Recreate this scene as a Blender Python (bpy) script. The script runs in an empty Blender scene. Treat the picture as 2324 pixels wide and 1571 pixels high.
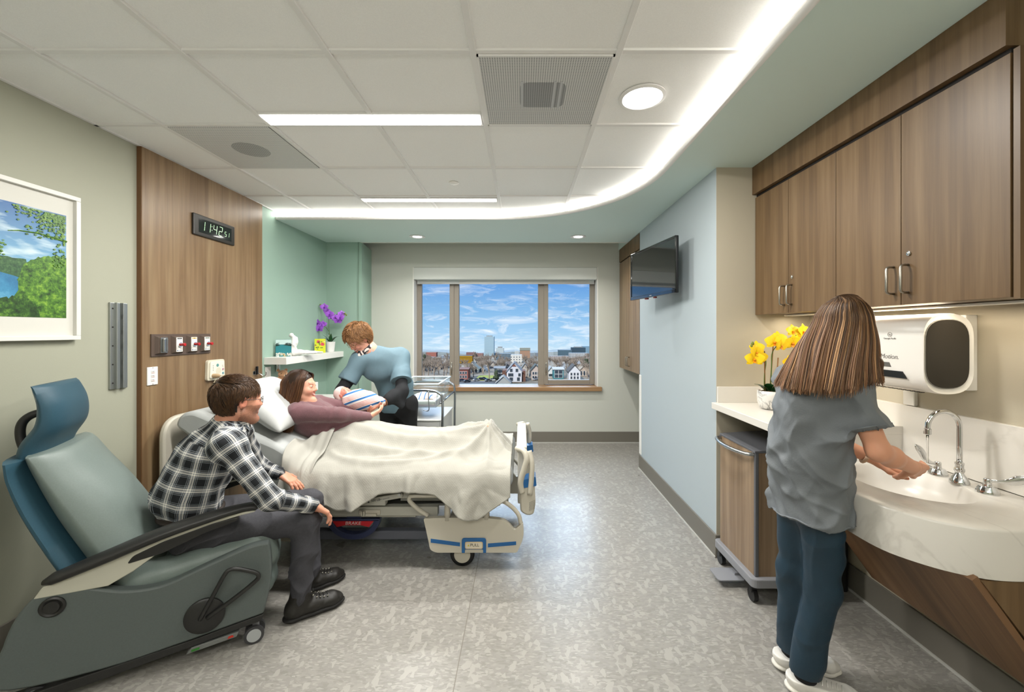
import bpy, math, random
import numpy as np
from mathutils import Vector, Matrix, Euler
R = math.radians
PI = math.pi
sc = bpy.context.scene
col = sc.collection
random.seed(7)

# ---------------------------------------------------------------- camera, exposure, sky, sun
EYE = 1.516; FP = 927.0; VX = 1185.0; VY = 752.0
cam_d = bpy.data.cameras.new('camera'); cam = bpy.data.objects.new('camera', cam_d); col.objects.link(cam)
cam.location = (0, 0, EYE); cam.rotation_euler = (R(90), 0, 0)
cam_d.sensor_width = 36; cam_d.lens = FP / 2324 * 36
cam_d.shift_x = (1162 - VX) / 2324; cam_d.shift_y = (VY - 785.5) / 2324
cam_d.clip_start = 0.02; cam_d.clip_end = 3000
sc.camera = cam
sc.view_settings.view_transform = 'Standard'; sc.view_settings.look = 'None'
sc.view_settings.exposure = 0.3; sc.view_settings.gamma = 1.0; sc.view_settings.use_curve_mapping = False

def at(px, py, Y):
    """a point of the room at depth Y that the photograph shows at px, py (measuring aid)"""
    return ((px - VX) * Y / FP, Y, EYE - (py - VY) * Y / FP)

def build_sky():
    w = bpy.data.worlds.new('sky'); sc.world = w; w.use_nodes = True
    nt = w.node_tree; N = nt.nodes; L = nt.links
    for n in list(N): N.remove(n)
    out = N.new('ShaderNodeOutputWorld'); bg = N.new('ShaderNodeBackground')
    tc = N.new('ShaderNodeTexCoord'); sep = N.new('ShaderNodeSeparateXYZ'); L.new(tc.outputs['Generated'], sep.inputs[0])
    el_ = N.new('ShaderNodeMapRange'); el_.inputs['From Min'].default_value = -.08; el_.inputs['From Max'].default_value = .32; L.new(sep.outputs['Z'], el_.inputs['Value'])
    ramp = N.new('ShaderNodeValToRGB'); L.new(el_.outputs[0], ramp.inputs[0]); e = ramp.color_ramp.elements
    sky_c = lambda h: tuple(((int(h[i:i + 2], 16) / 255 + .055) / 1.055) ** 2.4 for i in (1, 3, 5)) + (1,)
    e[0].position = 0.0; e[0].color = sky_c('#cfe6f2'); e[1].position = 1.0; e[1].color = sky_c('#3a6fb8')
    for p_, c_ in ((.08, '#c3e0f2'), (.20, '#9fcbee'), (.32, '#86b9e6'), (.50, '#6199d9')): m = e.new(p_); m.color = sky_c(c_)
    # streaky cirrus in bearing and elevation
    def streaks(scale, rot, dist, lo, hi):
        mp = N.new('ShaderNodeMapping'); mp.inputs['Rotation'].default_value = (0, R(rot), 0); mp.inputs['Scale'].default_value = scale; L.new(tc.outputs['Generated'], mp.inputs[0])
        n1 = N.new('ShaderNodeTexNoise'); n1.inputs['Scale'].default_value = 1.0; n1.inputs['Detail'].default_value = 10; n1.inputs['Roughness'].default_value = 0.62; n1.inputs['Distortion'].default_value = dist
        L.new(mp.outputs[0], n1.inputs['Vector']); r1 = N.new('ShaderNodeValToRGB'); r1.color_ramp.elements[0].position = lo; r1.color_ramp.elements[1].position = hi; L.new(n1.outputs['Fac'], r1.inputs[0]); return r1.outputs[0]
    s1 = streaks((9, 3, 55), 12, .9, .50, .78); s2 = streaks((14, 3, 34), -24, 1.3, .56, .80)
    mxs = N.new('ShaderNodeMath'); mxs.operation = 'MAXIMUM'; L.new(s1, mxs.inputs[0]); L.new(s2, mxs.inputs[1])
    low = N.new('ShaderNodeMapRange'); low.inputs['From Min'].default_value = -.05; low.inputs['From Max'].default_value = 0.14
    low.inputs['To Min'].default_value = 1.05; low.inputs['To Max'].default_value = 0.55; L.new(sep.outputs['Z'], low.inputs['Value'])
    ml = N.new('ShaderNodeMath'); ml.operation = 'MULTIPLY'; ml.use_clamp = True; L.new(mxs.outputs[0], ml.inputs[0]); L.new(low.outputs[0], ml.inputs[1])
    mixc = N.new('ShaderNodeMixRGB'); mixc.inputs[2].default_value = (0.93, 0.97, 1.0, 1)
    L.new(ml.outputs[0], mixc.inputs[0]); L.new(ramp.outputs[0], mixc.inputs[1])
    L.new(mixc.outputs[0], bg.inputs[0]); bg.inputs[1].default_value = 0.88
    L.new(bg.outputs[0], out.inputs[0])
build_sky()
sun_d = bpy.data.lights.new('sun', 'SUN'); sun_d.energy = 3.6; sun_d.angle = R(0.6); sun_d.color = (1.0, 0.96, 0.90)
sun = bpy.data.objects.new('sun', sun_d); col.objects.link(sun); sun.rotation_euler = (R(52), 0, R(-28))

def area_light(name, loc, size, power, color=(1, 1, 1), rot=(0, 0, 0), shape='RECTANGLE', spread=180):
    d = bpy.data.lights.new(name, 'AREA'); d.shape = shape; d.size = size[0]
    if shape in ('RECTANGLE', 'ELLIPSE'): d.size_y = size[1]
    d.energy = power; d.color = color; d.spread = R(spread)
    o = bpy.data.objects.new(name, d); col.objects.link(o); o.location = loc; o.rotation_euler = rot
    return o
WARM = (1.0, 0.86, 0.70); NEUT = (1.0, 0.975, 0.93)
CZ = 2.69; SZ = 2.616           # grid ceiling and soffit heights
# the ceiling lamps' own light, just below each fitting
area_light('linear_lamp_light_front', (-.82, 2.245, CZ - .03), (1.18, .11), 44, NEUT)
area_light('linear_lamp_light_rear', (-.82, 3.625, CZ - .03), (1.18, .10), 38, NEUT)
area_light('disc_lamp_light', (.60, 2.04, CZ - .03), (.17, .17), 20, NEUT, shape='DISK')
area_light('spot_light_left', (-1.217, 4.74, SZ - .02), (.07, .07), 10, NEUT, shape='DISK', spread=140)
area_light('spot_light_right', (.65, 4.74, SZ - .02), (.07, .07), 10, NEUT, shape='DISK', spread=140)
# ceiling lamps over the entrance side of the room, behind the camera
area_light('entry_lamp_light_left', (-.9, -.9, CZ - .03), (1.18, .11), 30, NEUT)
area_light('entry_lamp_light_right', (1.35, -.6, SZ - .02), (.3, .3), 10, NEUT)
area_light('added_ceiling_fill', (-.3, -1.6, 1.95), (2.2, .5), 46, NEUT, rot=(R(180 - 12), 0, 0))  # added upward fill without a fitting, only there to brighten the ceiling
# warm strips under the wall cabinets
area_light('under_cabinet_light', (1.76, 2.05, 1.613), (.05, 1.25), 3.8, (1.0, .87, .68))
# broad soft light of the bright sky low in front of the window
glow_d = bpy.data.lights.new('sky_glow', 'SUN'); glow_d.energy = 3.2; glow_d.angle = R(44); glow_d.color = (.62, .80, 1.0)
glow = bpy.data.objects.new('sky_glow', glow_d); col.objects.link(glow); glow.rotation_euler = (R(-54), 0, R(8))

# ---------------------------------------------------------------- helpers
def hx(h, a=1.0):
    h = h.lstrip('#'); v = [int(h[i:i + 2], 16) / 255 for i in (0, 2, 4)]
    return tuple((c / 12.92 if c <= .04045 else ((c + .055) / 1.055) ** 2.4) for c in v) + (a,)

def tag(o, label=None, cat=None, group=None, kind=None):
    if label: o['label'] = label
    if cat: o['category'] = cat
    if group: o['group'] = group
    if kind: o['kind'] = kind
    return o

def thing(name, loc, label, cat, group=None, rz=0.0):
    o = bpy.data.objects.new(name, None); col.objects.link(o); o.location = loc; o.rotation_euler = (0, 0, rz)
    o.empty_display_size = 0.05
    return tag(o, label, cat, group)

MATS = {}
def new_mat(name):
    m = bpy.data.materials.new(name); m.use_nodes = True
    return m, m.node_tree.nodes, m.node_tree.links, m.node_tree.nodes['Principled BSDF']

def mat(name, color, rough=.5, metal=0.0, spec=.5, noise=None, bump=None, emit=None, trans=0.0, ior=1.45, coat=0.0, sheen=0.0, alpha=1.0, sss=0.0):
    """noise=(scale, amount[, stretch xyz]) varies the colour; bump=(scale, strength[, stretch])"""
    if name in MATS: return MATS[name]
    m, N, L, b = new_mat(name)
    c = hx(color) if isinstance(color, str) else color
    b.inputs['Base Color'].default_value = c; b.inputs['Roughness'].default_value = rough; b.inputs['Metallic'].default_value = metal
    b.inputs['Specular IOR Level'].default_value = spec; b.inputs['IOR'].default_value = ior
    b.inputs['Transmission Weight'].default_value = trans; b.inputs['Coat Weight'].default_value = coat
    b.inputs['Sheen Weight'].default_value = sheen; b.inputs['Alpha'].default_value = alpha
    if sss: b.inputs['Subsurface Weight'].default_value = sss; b.inputs['Subsurface Radius'].default_value = (.012, .005, .003)
    if emit: b.inputs['Emission Color'].default_value = hx(emit[0]) if isinstance(emit[0], str) else emit[0]; b.inputs['Emission Strength'].default_value = emit[1]
    if noise or bump:
        tc = N.new('ShaderNodeTexCoord')
    def nz(spec_):
        n = N.new('ShaderNodeTexNoise'); n.inputs['Scale'].default_value = spec_[0]; n.inputs['Detail'].default_value = 6
        if len(spec_) > 2:
            mp = N.new('ShaderNodeMapping'); mp.inputs['Scale'].default_value = spec_[2]; L.new(tc.outputs['Object'], mp.inputs[0]); L.new(mp.outputs[0], n.inputs['Vector'])
        else: L.new(tc.outputs['Object'], n.inputs['Vector'])
        return n
    if noise:
        n = nz(noise); a = noise[1]
        mr = N.new('ShaderNodeMapRange'); mr.inputs['From Min'].default_value = .25; mr.inputs['From Max'].default_value = .75
        mr.inputs['To Min'].default_value = 1 - a; mr.inputs['To Max'].default_value = 1 + a; L.new(n.outputs['Fac'], mr.inputs['Value'])
        vm = N.new('ShaderNodeVectorMath'); vm.operation = 'SCALE'; vm.inputs[0].default_value = c[:3]; L.new(mr.outputs[0], vm.inputs['Scale'])
        L.new(vm.outputs[0], b.inputs['Base Color'])
    if bump:
        n = nz(bump); bp = N.new('ShaderNodeBump'); bp.inputs['Strength'].default_value = bump[1]; bp.inputs['Distance'].default_value = .004
        L.new(n.outputs['Fac'], bp.inputs['Height']); L.new(bp.outputs[0], b.inputs['Normal'])
    MATS[name] = m
    return m

def attr_mat(name, rough=.5, sss=0.0, bump=None, sheen=0.0, spec=.5):
    """colour from the mesh's own colour attribute 'Col' (skin features, hair strands)"""
    if name in MATS: return MATS[name]
    m, N, L, b = new_mat(name)
    a = N.new('ShaderNodeAttribute'); a.attribute_name = 'Col'; L.new(a.outputs['Color'], b.inputs['Base Color'])
    b.inputs['Roughness'].default_value = rough; b.inputs['Sheen Weight'].default_value = sheen; b.inputs['Specular IOR Level'].default_value = spec
    if sss: b.inputs['Subsurface Weight'].default_value = sss; b.inputs['Subsurface Radius'].default_value = (.012, .004, .002); b.inputs['Subsurface Scale'].default_value = 1.0
    if bump:
        tc = N.new('ShaderNodeTexCoord'); n = N.new('ShaderNodeTexNoise'); n.inputs['Scale'].default_value = bump[0]; L.new(tc.outputs['Object'], n.inputs['Vector'])
        bp = N.new('ShaderNodeBump'); bp.inputs['Strength'].default_value = bump[1]; bp.inputs['Distance'].default_value = .003
        L.new(n.outputs['Fac'], bp.inputs['Height']); L.new(bp.outputs[0], b.inputs['Normal'])
    MATS[name] = m
    return m

def wood_mat(name, c1, c2, c3, grain=(0, 0, 1), rough=.42, scale=1.0):
    """laminate with long vertical grain; grain = direction the streaks run along, in object space"""
    if name in MATS: return MATS[name]
    m, N, L, b = new_mat(name)
    tc = N.new('ShaderNodeTexCoord'); mp = N.new('ShaderNodeMapping')
    s = [1.0 if g else 16.0 for g in grain]; mp.inputs['Scale'].default_value = [v * scale for v in (s[0] if not grain[0] else .7, s[1] if not grain[1] else .7, s[2] if not grain[2] else .7)]
    L.new(tc.outputs['Object'], mp.inputs[0])
    n = N.new('ShaderNodeTexNoise'); n.inputs['Scale'].default_value = 1.0; n.inputs['Detail'].default_value = 5; n.inputs['Roughness'].default_value = .6; n.inputs['Distortion'].default_value = .35
    L.new(mp.outputs[0], n.inputs['Vector'])
    mp2 = N.new('ShaderNodeMapping'); mp2.inputs['Scale'].default_value = [5 * v * scale if v > 1 else 1.2 for v in s]; L.new(tc.outputs['Object'], mp2.inputs[0])
    n2 = N.new('ShaderNodeTexNoise'); n2.inputs['Scale'].default_value = 1.0; n2.inputs['Detail'].default_value = 8; n2.inputs['Roughness'].default_value = .7; L.new(mp2.outputs[0], n2.inputs['Vector'])
    ramp = N.new('ShaderNodeValToRGB'); e = ramp.color_ramp.elements
    e[0].position = .34; e[0].color = hx(c1); e[1].position = .68; e[1].color = hx(c3); k = e.new(.5); k.color = hx(c2)
    L.new(n.outputs['Fac'], ramp.inputs[0])
    r2 = N.new('ShaderNodeMapRange'); r2.inputs['From Min'].default_value = .3; r2.inputs['From Max'].default_value = .7; r2.inputs['To Min'].default_value = .88; r2.inputs['To Max'].default_value = 1.1
    L.new(n2.outputs['Fac'], r2.inputs['Value'])
    vm = N.new('ShaderNodeVectorMath'); vm.operation = 'SCALE'; L.new(ramp.outputs[0], vm.inputs[0]); L.new(r2.outputs[0], vm.inputs['Scale'])
    L.new(vm.outputs[0], b.inputs['Base Color']); b.inputs['Roughness'].default_value = rough; b.inputs['Specular IOR Level'].default_value = .4
    MATS[name] = m
    return m

def emit_mat(name, color, strength):
    if name in MATS: return MATS[name]
    m, N, L, b = new_mat(name)
    b.inputs['Base Color'].default_value = (.8, .8, .8, 1)
    b.inputs['Emission Color'].default_value = hx(color) if isinstance(color, str) else color; b.inputs['Emission Strength'].default_value = strength
    MATS[name] = m
    return m

def mesh_obj(name, verts, faces, material=None, parent=None, smooth=False, mats=None, midx=None, cols=None, uv=None):
    me = bpy.data.meshes.new(name)
    if isinstance(verts, np.ndarray):
        me.vertices.add(len(verts)); me.vertices.foreach_set('co', verts.astype(np.float32).ravel())
        faces = np.asarray(faces, dtype=np.int32); k = faces.shape[1]
        me.loops.add(faces.size); me.loops.foreach_set('vertex_index', faces.ravel())
        me.polygons.add(len(faces)); me.polygons.foreach_set('loop_start', np.arange(0, faces.size, k, dtype=np.int32))
        me.polygons.foreach_set('loop_total', np.full(len(faces), k, dtype=np.int32))
        me.update(calc_edges=True)
    else:
        me.from_pydata([tuple(v) for v in verts], [], faces); me.update()
    if mats:
        for m_ in mats: me.materials.append(m_)
    elif material: me.materials.append(material)
    if midx is not None: me.polygons.foreach_set('material_index', np.asarray(midx, dtype=np.int32))
    if smooth: me.polygons.foreach_set('use_smooth', np.ones(len(me.polygons), dtype=bool))
    if cols is not None:
        a = me.attributes.new('Col', 'FLOAT_COLOR', 'POINT'); a.data.foreach_set('color', np.asarray(cols, dtype=np.float32).ravel())
    if uv is not None:
        a = me.attributes.new('cloth', 'FLOAT_VECTOR', 'POINT'); a.data.foreach_set('vector', np.asarray(uv, dtype=np.float32).ravel())
    me.validate()
    o = bpy.data.objects.new(name, me); col.objects.link(o)
    if parent is not None: o.parent = parent
    return o

class G:
    """collects simple shapes and links them as ONE mesh object"""
    def __init__(s): s.v = []; s.f = []; s.m = []; s.cur = 0; s.T = Matrix.Identity(4)
    def add(s, vs, fs):
        k = len(s.v); s.v += [tuple(s.T @ Vector(v)) for v in vs]; s.f += [tuple(i + k for i in f) for f in fs]; s.m += [s.cur] * len(fs); return s
    def box(s, x0, x1, y0, y1, z0, z1, r=0.0):
        if r <= 0:
            v = [(x, y, z) for x in (x0, x1) for y in (y0, y1) for z in (z0, z1)]
            return s.add(v, [(0, 1, 3, 2), (4, 6, 7, 5), (0, 4, 5, 1), (2, 3, 7, 6), (0, 2, 6, 4), (1, 5, 7, 3)])
        import bmesh
        bm = bmesh.new(); bmesh.ops.create_cube(bm, size=1)
        for q in bm.verts: q.co = Vector(((x0 + x1) / 2 + q.co.x * (x1 - x0), (y0 + y1) / 2 + q.co.y * (y1 - y0), (z0 + z1) / 2 + q.co.z * (z1 - z0)))
        r = min(r, (x1 - x0) * .49, (y1 - y0) * .49, (z1 - z0) * .49)
        bmesh.ops.bevel(bm, geom=list(bm.edges) + list(bm.verts), offset=r, segments=3, profile=.5, affect='EDGES')
        bm.verts.ensure_lookup_table(); bm.verts.index_update()
        s.add([q.co.copy() for q in bm.verts], [tuple(q.index for q in f.verts) for f in bm.faces]); bm.free(); return s
    def prism(s, pts, d0, d1, axis='y'):
        """polygon pts (a,b) extruded along axis from d0 to d1; plane = the other two axes in xyz order"""
        def mk(a, b, d): return {'x': (d, a, b), 'y': (a, d, b), 'z': (a, b, d)}[axis]
        n = len(pts); v = [mk(a, b, d0) for a, b in pts] + [mk(a, b, d1) for a, b in pts]
        return s.add(v, [tuple(range(n)), tuple(range(2 * n - 1, n - 1, -1))] + [(i, i + n, (i + 1) % n + n, (i + 1) % n) for i in range(n)])
    def tube(s, pts, r, n=10, cap=True, flat=None):
        pts = [Vector(p) for p in pts]; rs = r if isinstance(r, (list, tuple)) else [r] * len(pts)
        vs = []; fs = []; up = None
        for i, p in enumerate(pts):
            t = (pts[min(i + 1, len(pts) - 1)] - pts[max(i - 1, 0)])
            t = t.normalized() if t.length > 1e-9 else Vector((0, 0, 1))
            if up is None:
                up = Vector((0, 0, 1)) if abs(t.z) < .9 else Vector((1, 0, 0))
            a = t.cross(up)
            a = a.normalized() if a.length > 1e-6 else Vector((1, 0, 0))
            b = a.cross(t).normalized(); up = b
            for k in range(n):
                th = 2 * PI * k / n; sx, sy = (1, 1) if flat is None else flat
                vs.append(p + (a * math.cos(th) * sx + b * math.sin(th) * sy) * rs[i])
        for i in range(len(pts) - 1):
            for k in range(n): fs.append((i * n + k, i * n + (k + 1) % n, (i + 1) * n + (k + 1) % n, (i + 1) * n + k))
        if cap: fs += [tuple(range(n - 1, -1, -1)), tuple((len(pts) - 1) * n + k for k in range(n))]
        return s.add(vs, fs)
    def cyl(s, p0, p1, r, r2=None, n=20): return s.tube([p0, p1], [r, r if r2 is None else r2], n)
    def lathe(s, prof, c=(0, 0, 0), n=28, axis='z', sx=1, sy=1):
        """prof = [(radius, height)...] about an axis"""
        vs = []; fs = []; m = len(prof)
        for r_, h in prof:
            for k in range(n):
                a = 2 * PI * k / n; x, y = r_ * math.cos(a) * sx, r_ * math.sin(a) * sy
                q = {'z': (x, y, h), 'y': (x, h, y), 'x': (h, x, y)}[axis]
                vs.append((c[0] + q[0], c[1] + q[1], c[2] + q[2]))
        for i in range(m - 1):
            for k in range(n): fs.append((i * n + k, i * n + (k + 1) % n, (i + 1) * n + (k + 1) % n, (i + 1) * n + k))
        if prof[0][0] > 1e-5: fs.append(tuple(range(n - 1, -1, -1)))
        if prof[-1][0] > 1e-5: fs.append(tuple((m - 1) * n + k for k in range(n)))
        return s.add(vs, fs)
    def ball(s, c, r, n=16, sq=(1, 1, 1)):
        pr = [(math.sin(PI * i / n) * r + (1e-6), -math.cos(PI * i / n) * r) for i in range(n + 1)]
        T = s.T; s.T = T @ Matrix.Translation(c) @ Matrix.Diagonal((sq[0], sq[1], sq[2], 1)); s.lathe(pr, n=n + 4); s.T = T
        return s
    def build(s, name, material, parent=None, smooth=False, bevel=0.0, auto=None, mats=None, subd=0, weld=True):
        o = mesh_obj(name, s.v, s.f, material, parent, smooth, mats=mats, midx=s.m if mats else None)
        import bmesh
        bm = bmesh.new(); bm.from_mesh(o.data)
        if weld: bmesh.ops.remove_doubles(bm, verts=bm.verts, dist=1e-6)
        bmesh.ops.recalc_face_normals(bm, faces=bm.faces); bm.to_mesh(o.data); bm.free()
        if bevel:
            b = o.modifiers.new('edge', 'BEVEL'); b.width = bevel; b.segments = 2; b.limit_method = 'ANGLE'; b.angle_limit = R(40)
        if subd:
            b = o.modifiers.new('sub', 'SUBSURF'); b.levels = subd; b.render_levels = subd
        if auto is not None:
            for p in o.data.polygons: p.use_smooth = True
            try: o.data.set_sharp_from_angle(angle=R(auto))
            except Exception: pass
        return o

def bez(pts, n=8):
    """Catmull-Rom through pts"""
    P = [Vector(p) for p in pts]; P = [P[0] * 2 - P[1]] + P + [P[-1] * 2 - P[-2]]; out = []
    for i in range(1, len(P) - 2):
        for k in range(n):
            t = k / n; a, b, c, d = P[i - 1], P[i], P[i + 1], P[i + 2]
            out.append(.5 * ((2 * b) + (c - a) * t + (2 * a - 5 * b + 4 * c - d) * t * t + (3 * b - a - 3 * c + d) * t ** 3))
    out.append(P[-2]); return out

def round_poly(pts, r, n=5):
    """round the corners of a 2-D polygon; r number or list"""
    out = []; m = len(pts)
    for i, p in enumerate(pts):
        rr = r[i] if isinstance(r, (list, tuple)) else r
        p = Vector(p); a = Vector(pts[i - 1]) - p; b = Vector(pts[(i + 1) % m]) - p
        rr = min(rr, a.length * .49, b.length * .49)
        if rr < 1e-5: out.append(tuple(p)); continue
        p0 = p + a.normalized() * rr; p1 = p + b.normalized() * rr
        for k in range(n + 1):
            t = k / n; out.append(tuple((1 - t) ** 2 * p0 + 2 * t * (1 - t) * p + t * t * p1))
    return out

def text_mesh(body, size, name, material, parent, loc, rot, extrude=.0006, align='CENTER', sx=1.0, shear=0.0):
    """raised lettering turned into a mesh"""
    c = bpy.data.curves.new(name, 'FONT'); c.body = body; c.size = size; c.extrude = extrude; c.align_x = align; c.align_y = 'CENTER'; c.shear = shear
    t = bpy.data.objects.new('lettering_source', c); col.objects.link(t)
    dg = bpy.context.evaluated_depsgraph_get(); me = bpy.data.meshes.new_from_object(t.evaluated_get(dg)); bpy.data.objects.remove(t)
    me.name = name; me.materials.clear(); me.materials.append(material)
    o = bpy.data.objects.new(name, me); col.objects.link(o); o.parent = parent; o.location = loc; o.rotation_euler = rot; o.scale = (sx, 1, 1)
    return o

# ---------------------------------------------------------------- distance-field bodies
class Body:
    """union of tapered limbs and ellipsoids, blended smoothly into ONE continuous surface"""
    def __init__(s, h=.005): s.h = h; s.p = []
    def cap(s, a, b, r1, r2=None, k=.02, flat=None, op='u'):
        """flat=(axis vector, factor) squeezes the section along that axis"""
        s.p.append(('c', np.array(a, float), np.array(b, float), r1, r1 if r2 is None else r2, k, flat, op)); return s
    def ell(s, c, r, rot=None, k=.02, op='u'):
        M = np.eye(3) if rot is None else np.array(rot.to_3x3() if hasattr(rot, 'to_3x3') else rot, float)
        s.p.append(('e', np.array(c, float), np.array(r, float), M, 0, k, None, op)); return s
    def chain(s, pts, rs, k=.02, flat=None):
        for i in range(len(pts) - 1): s.cap(pts[i], pts[i + 1], rs[i], rs[i + 1], k, flat)
        return s
    def cut(s, p, n):
        """keep only the side that n points away from"""
        s.p.append(('h', np.array(p, float), np.array(n, float) / np.linalg.norm(n), None, 0, 0, None, 'i')); return s
    def mesh(s, noise=None):
        h = s.h; lo = np.full(3, 1e9); hi = -lo
        def bb(q):
            if q[0] == 'c': r = max(q[3], q[4]); return np.minimum(q[1], q[2]) - r, np.maximum(q[1], q[2]) + r
            r = np.abs(q[3]) @ q[2]; return q[1] - r, q[1] + r
        for q in s.p:
            if q[7] == 'u': a, b = bb(q); lo = np.minimum(lo, a); hi = np.maximum(hi, b)
        lo -= 4 * h; hi += 4 * h; n = np.ceil((hi - lo) / h).astype(int) + 1
        F = np.full(n, .08, dtype=np.float32)
        ax = [lo[i] + np.arange(n[i]) * h for i in range(3)]
        for q in s.p:
            if q[0] == 'h':
                d = ((ax[0][:, None, None] - q[1][0]) * q[2][0] + (ax[1][None, :, None] - q[1][1]) * q[2][1] + (ax[2][None, None, :] - q[1][2]) * q[2][2]).astype(np.float32)
                F = np.maximum(F, d); continue
            a, b = bb(q); m = .03 + q[5]; i0 = np.clip(((a - m - lo) / h).astype(int), 0, n - 1); i1 = np.clip(((b + m - lo) / h).astype(int) + 2, 1, n)
            sl = tuple(slice(i0[i], i1[i]) for i in range(3))
            X = ax[0][sl[0]][:, None, None]; Y = ax[1][sl[1]][None, :, None]; Z = ax[2][sl[2]][None, None, :]
            if q[0] == 'c':
                A, B = q[1], q[2]; ba = B - A; L2 = max(ba @ ba, 1e-9)
                px, py, pz = X - A[0], Y - A[1], Z - A[2]
                t = np.clip((px * ba[0] + py * ba[1] + pz * ba[2]) / L2, 0, 1)
                dx, dy, dz = px - t * ba[0], py - t * ba[1], pz - t * ba[2]
                if q[6] is not None:
                    f = np.array(q[6][0], float); f /= np.linalg.norm(f); g = q[6][1]
                    c_ = (dx * f[0] + dy * f[1] + dz * f[2]) * (1 / g - 1)
                    dx, dy, dz = dx + c_ * f[0], dy + c_ * f[1], dz + c_ * f[2]
                d = np.sqrt(dx * dx + dy * dy + dz * dz) - (q[3] + (q[4] - q[3]) * t)
            else:
                M = q[3]; r = q[2]; px, py, pz = X - q[1][0], Y - q[1][1], Z - q[1][2]
                u = [(px * M[0, j] + py * M[1, j] + pz * M[2, j]) for j in range(3)]
                k0 = np.sqrt((u[0] / r[0]) ** 2 + (u[1] / r[1]) ** 2 + (u[2] / r[2]) ** 2)
                k1 = np.sqrt((u[0] / r[0] ** 2) ** 2 + (u[1] / r[1] ** 2) ** 2 + (u[2] / r[2] ** 2) ** 2) + 1e-9
                d = k0 * (k0 - 1) / k1
            d = d.astype(np.float32); f0 = F[sl]; k = q[5]
            if q[7] == 'u':
                hh = np.maximum(k - np.abs(f0 - d), 0) / k; F[sl] = np.minimum(f0, d) - hh * hh * k * .25
            else:
                hh = np.maximum(k - np.abs(f0 + d), 0) / k; F[sl] = np.maximum(f0, -d) + hh * hh * k * .25
        return surface_net(F, lo, h)

def surface_net(F, lo, h):
    S = F < 0
    c = [S[i:S.shape[0] - 1 + i, j:S.shape[1] - 1 + j, k:S.shape[2] - 1 + k] for i in (0, 1) for j in (0, 1) for k in (0, 1)]
    any_ = np.zeros_like(c[0]); all_ = np.ones_like(c[0])
    for q in c: any_ |= q; all_ &= q
    cell = any_ & ~all_; idx = -np.ones(cell.shape, dtype=np.int64); ci = np.argwhere(cell); idx[cell] = np.arange(len(ci))
    off = np.array([(i, j, k) for i in (0, 1) for j in (0, 1) for k in (0, 1)])
    val = np.stack([F[ci[:, 0] + o[0], ci[:, 1] + o[1], ci[:, 2] + o[2]] for o in off], 1)
    acc = np.zeros((len(ci), 3)); cnt = np.zeros(len(ci))
    for a in range(8):
        for b in range(a + 1, 8):
            if np.abs(off[a] - off[b]).sum() != 1: continue
            va, vb = val[:, a], val[:, b]; m = (va < 0) != (vb < 0)
            t = np.where(m, va / np.where(m, va - vb, 1), 0)
            acc += np.where(m[:, None], off[a] + (off[b] - off[a]) * t[:, None], 0); cnt += m
    V = lo + (ci + acc / cnt[:, None]) * h
    Q = []
    for axx in range(3):
        s0 = [slice(None)] * 3; s1 = [slice(None)] * 3; s0[axx] = slice(0, -1); s1[axx] = slice(1, None)
        A, B = S[tuple(s0)], S[tuple(s1)]; e = np.argwhere(A != B); flip = A[tuple(e.T)]
        o1, o2 = [(1, 2), (2, 0), (0, 1)][axx]
        ok = (e[:, o1] > 0) & (e[:, o2] > 0) & (e[:, o1] < idx.shape[o1]) & (e[:, o2] < idx.shape[o2]); e = e[ok]; flip = flip[ok]
        def g(d1, d2):
            q = e.copy(); q[:, o1] -= d1; q[:, o2] -= d2; return idx[tuple(q.T)]
        q = np.stack([g(1, 1), g(0, 1), g(0, 0), g(1, 0)], 1); q[~flip] = q[~flip][:, ::-1]; Q.append(q)
    Q = np.concatenate(Q); Q = Q[(Q >= 0).all(1)]
    return V, Q

def vnormals(V, Q):
    n = np.cross(V[Q[:, 2]] - V[Q[:, 0]], V[Q[:, 3]] - V[Q[:, 1]]); N_ = np.zeros_like(V)
    for k in range(4): np.add.at(N_, Q[:, k], n)
    return N_ / (np.linalg.norm(N_, axis=1, keepdims=True) + 1e-12)

def smooth_verts(V, Q, it=2, f=.5):
    for _ in range(it):
        a = np.zeros_like(V); c = np.zeros(len(V))
        for i in range(4):
            np.add.at(a, Q[:, i], V[Q[:, (i + 1) % 4]] + V[Q[:, (i + 3) % 4]]); np.add.at(c, Q[:, i], 2)
        V = V * (1 - f) + f * a / c[:, None]
    return V

def fnoise(P, scale, seed=0, stretch=(1, 1, 1), n=10):
    """smooth pseudo-noise, sum of randomly directed warped sines, roughly -1..1"""
    rg = np.random.RandomState(seed); P = P * np.array(stretch) * scale; o = np.zeros(len(P)); W = P + .6 * np.sin(P[:, [1, 2, 0]] * 1.7 + rg.rand(3) * 6)
    for _ in range(n):
        d = rg.normal(size=3); d *= rg.uniform(.6, 1.6) / np.linalg.norm(d); o += np.sin(W @ d * 2.2 + rg.rand() * 6.28)
    return o / math.sqrt(n) / 1.2

def folds(P, dirs, amp, seed=0, freq=60.0):
    """cloth creases: ridged waves running along dirs (crease direction)"""
    o = np.zeros(len(P)); rg = np.random.RandomState(seed)
    for i, d in enumerate(dirs):
        d = np.array(d, float); d /= np.linalg.norm(d); t = np.cross(d, [.3, .5, .8]); t /= np.linalg.norm(t); b = np.cross(d, t)
        ph = P @ t * freq * rg.uniform(.7, 1.2) + 1.4 * fnoise(P, 5, seed + i); ph2 = P @ b * freq * .6
        mask = np.clip(.3 + fnoise(P, 7, seed + 31 + i), 0, 1)
        o += (1 - np.abs(np.sin(ph + .5 * np.sin(ph2)))) ** 2 * mask
    return amp * (o / len(dirs) - .2)
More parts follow.
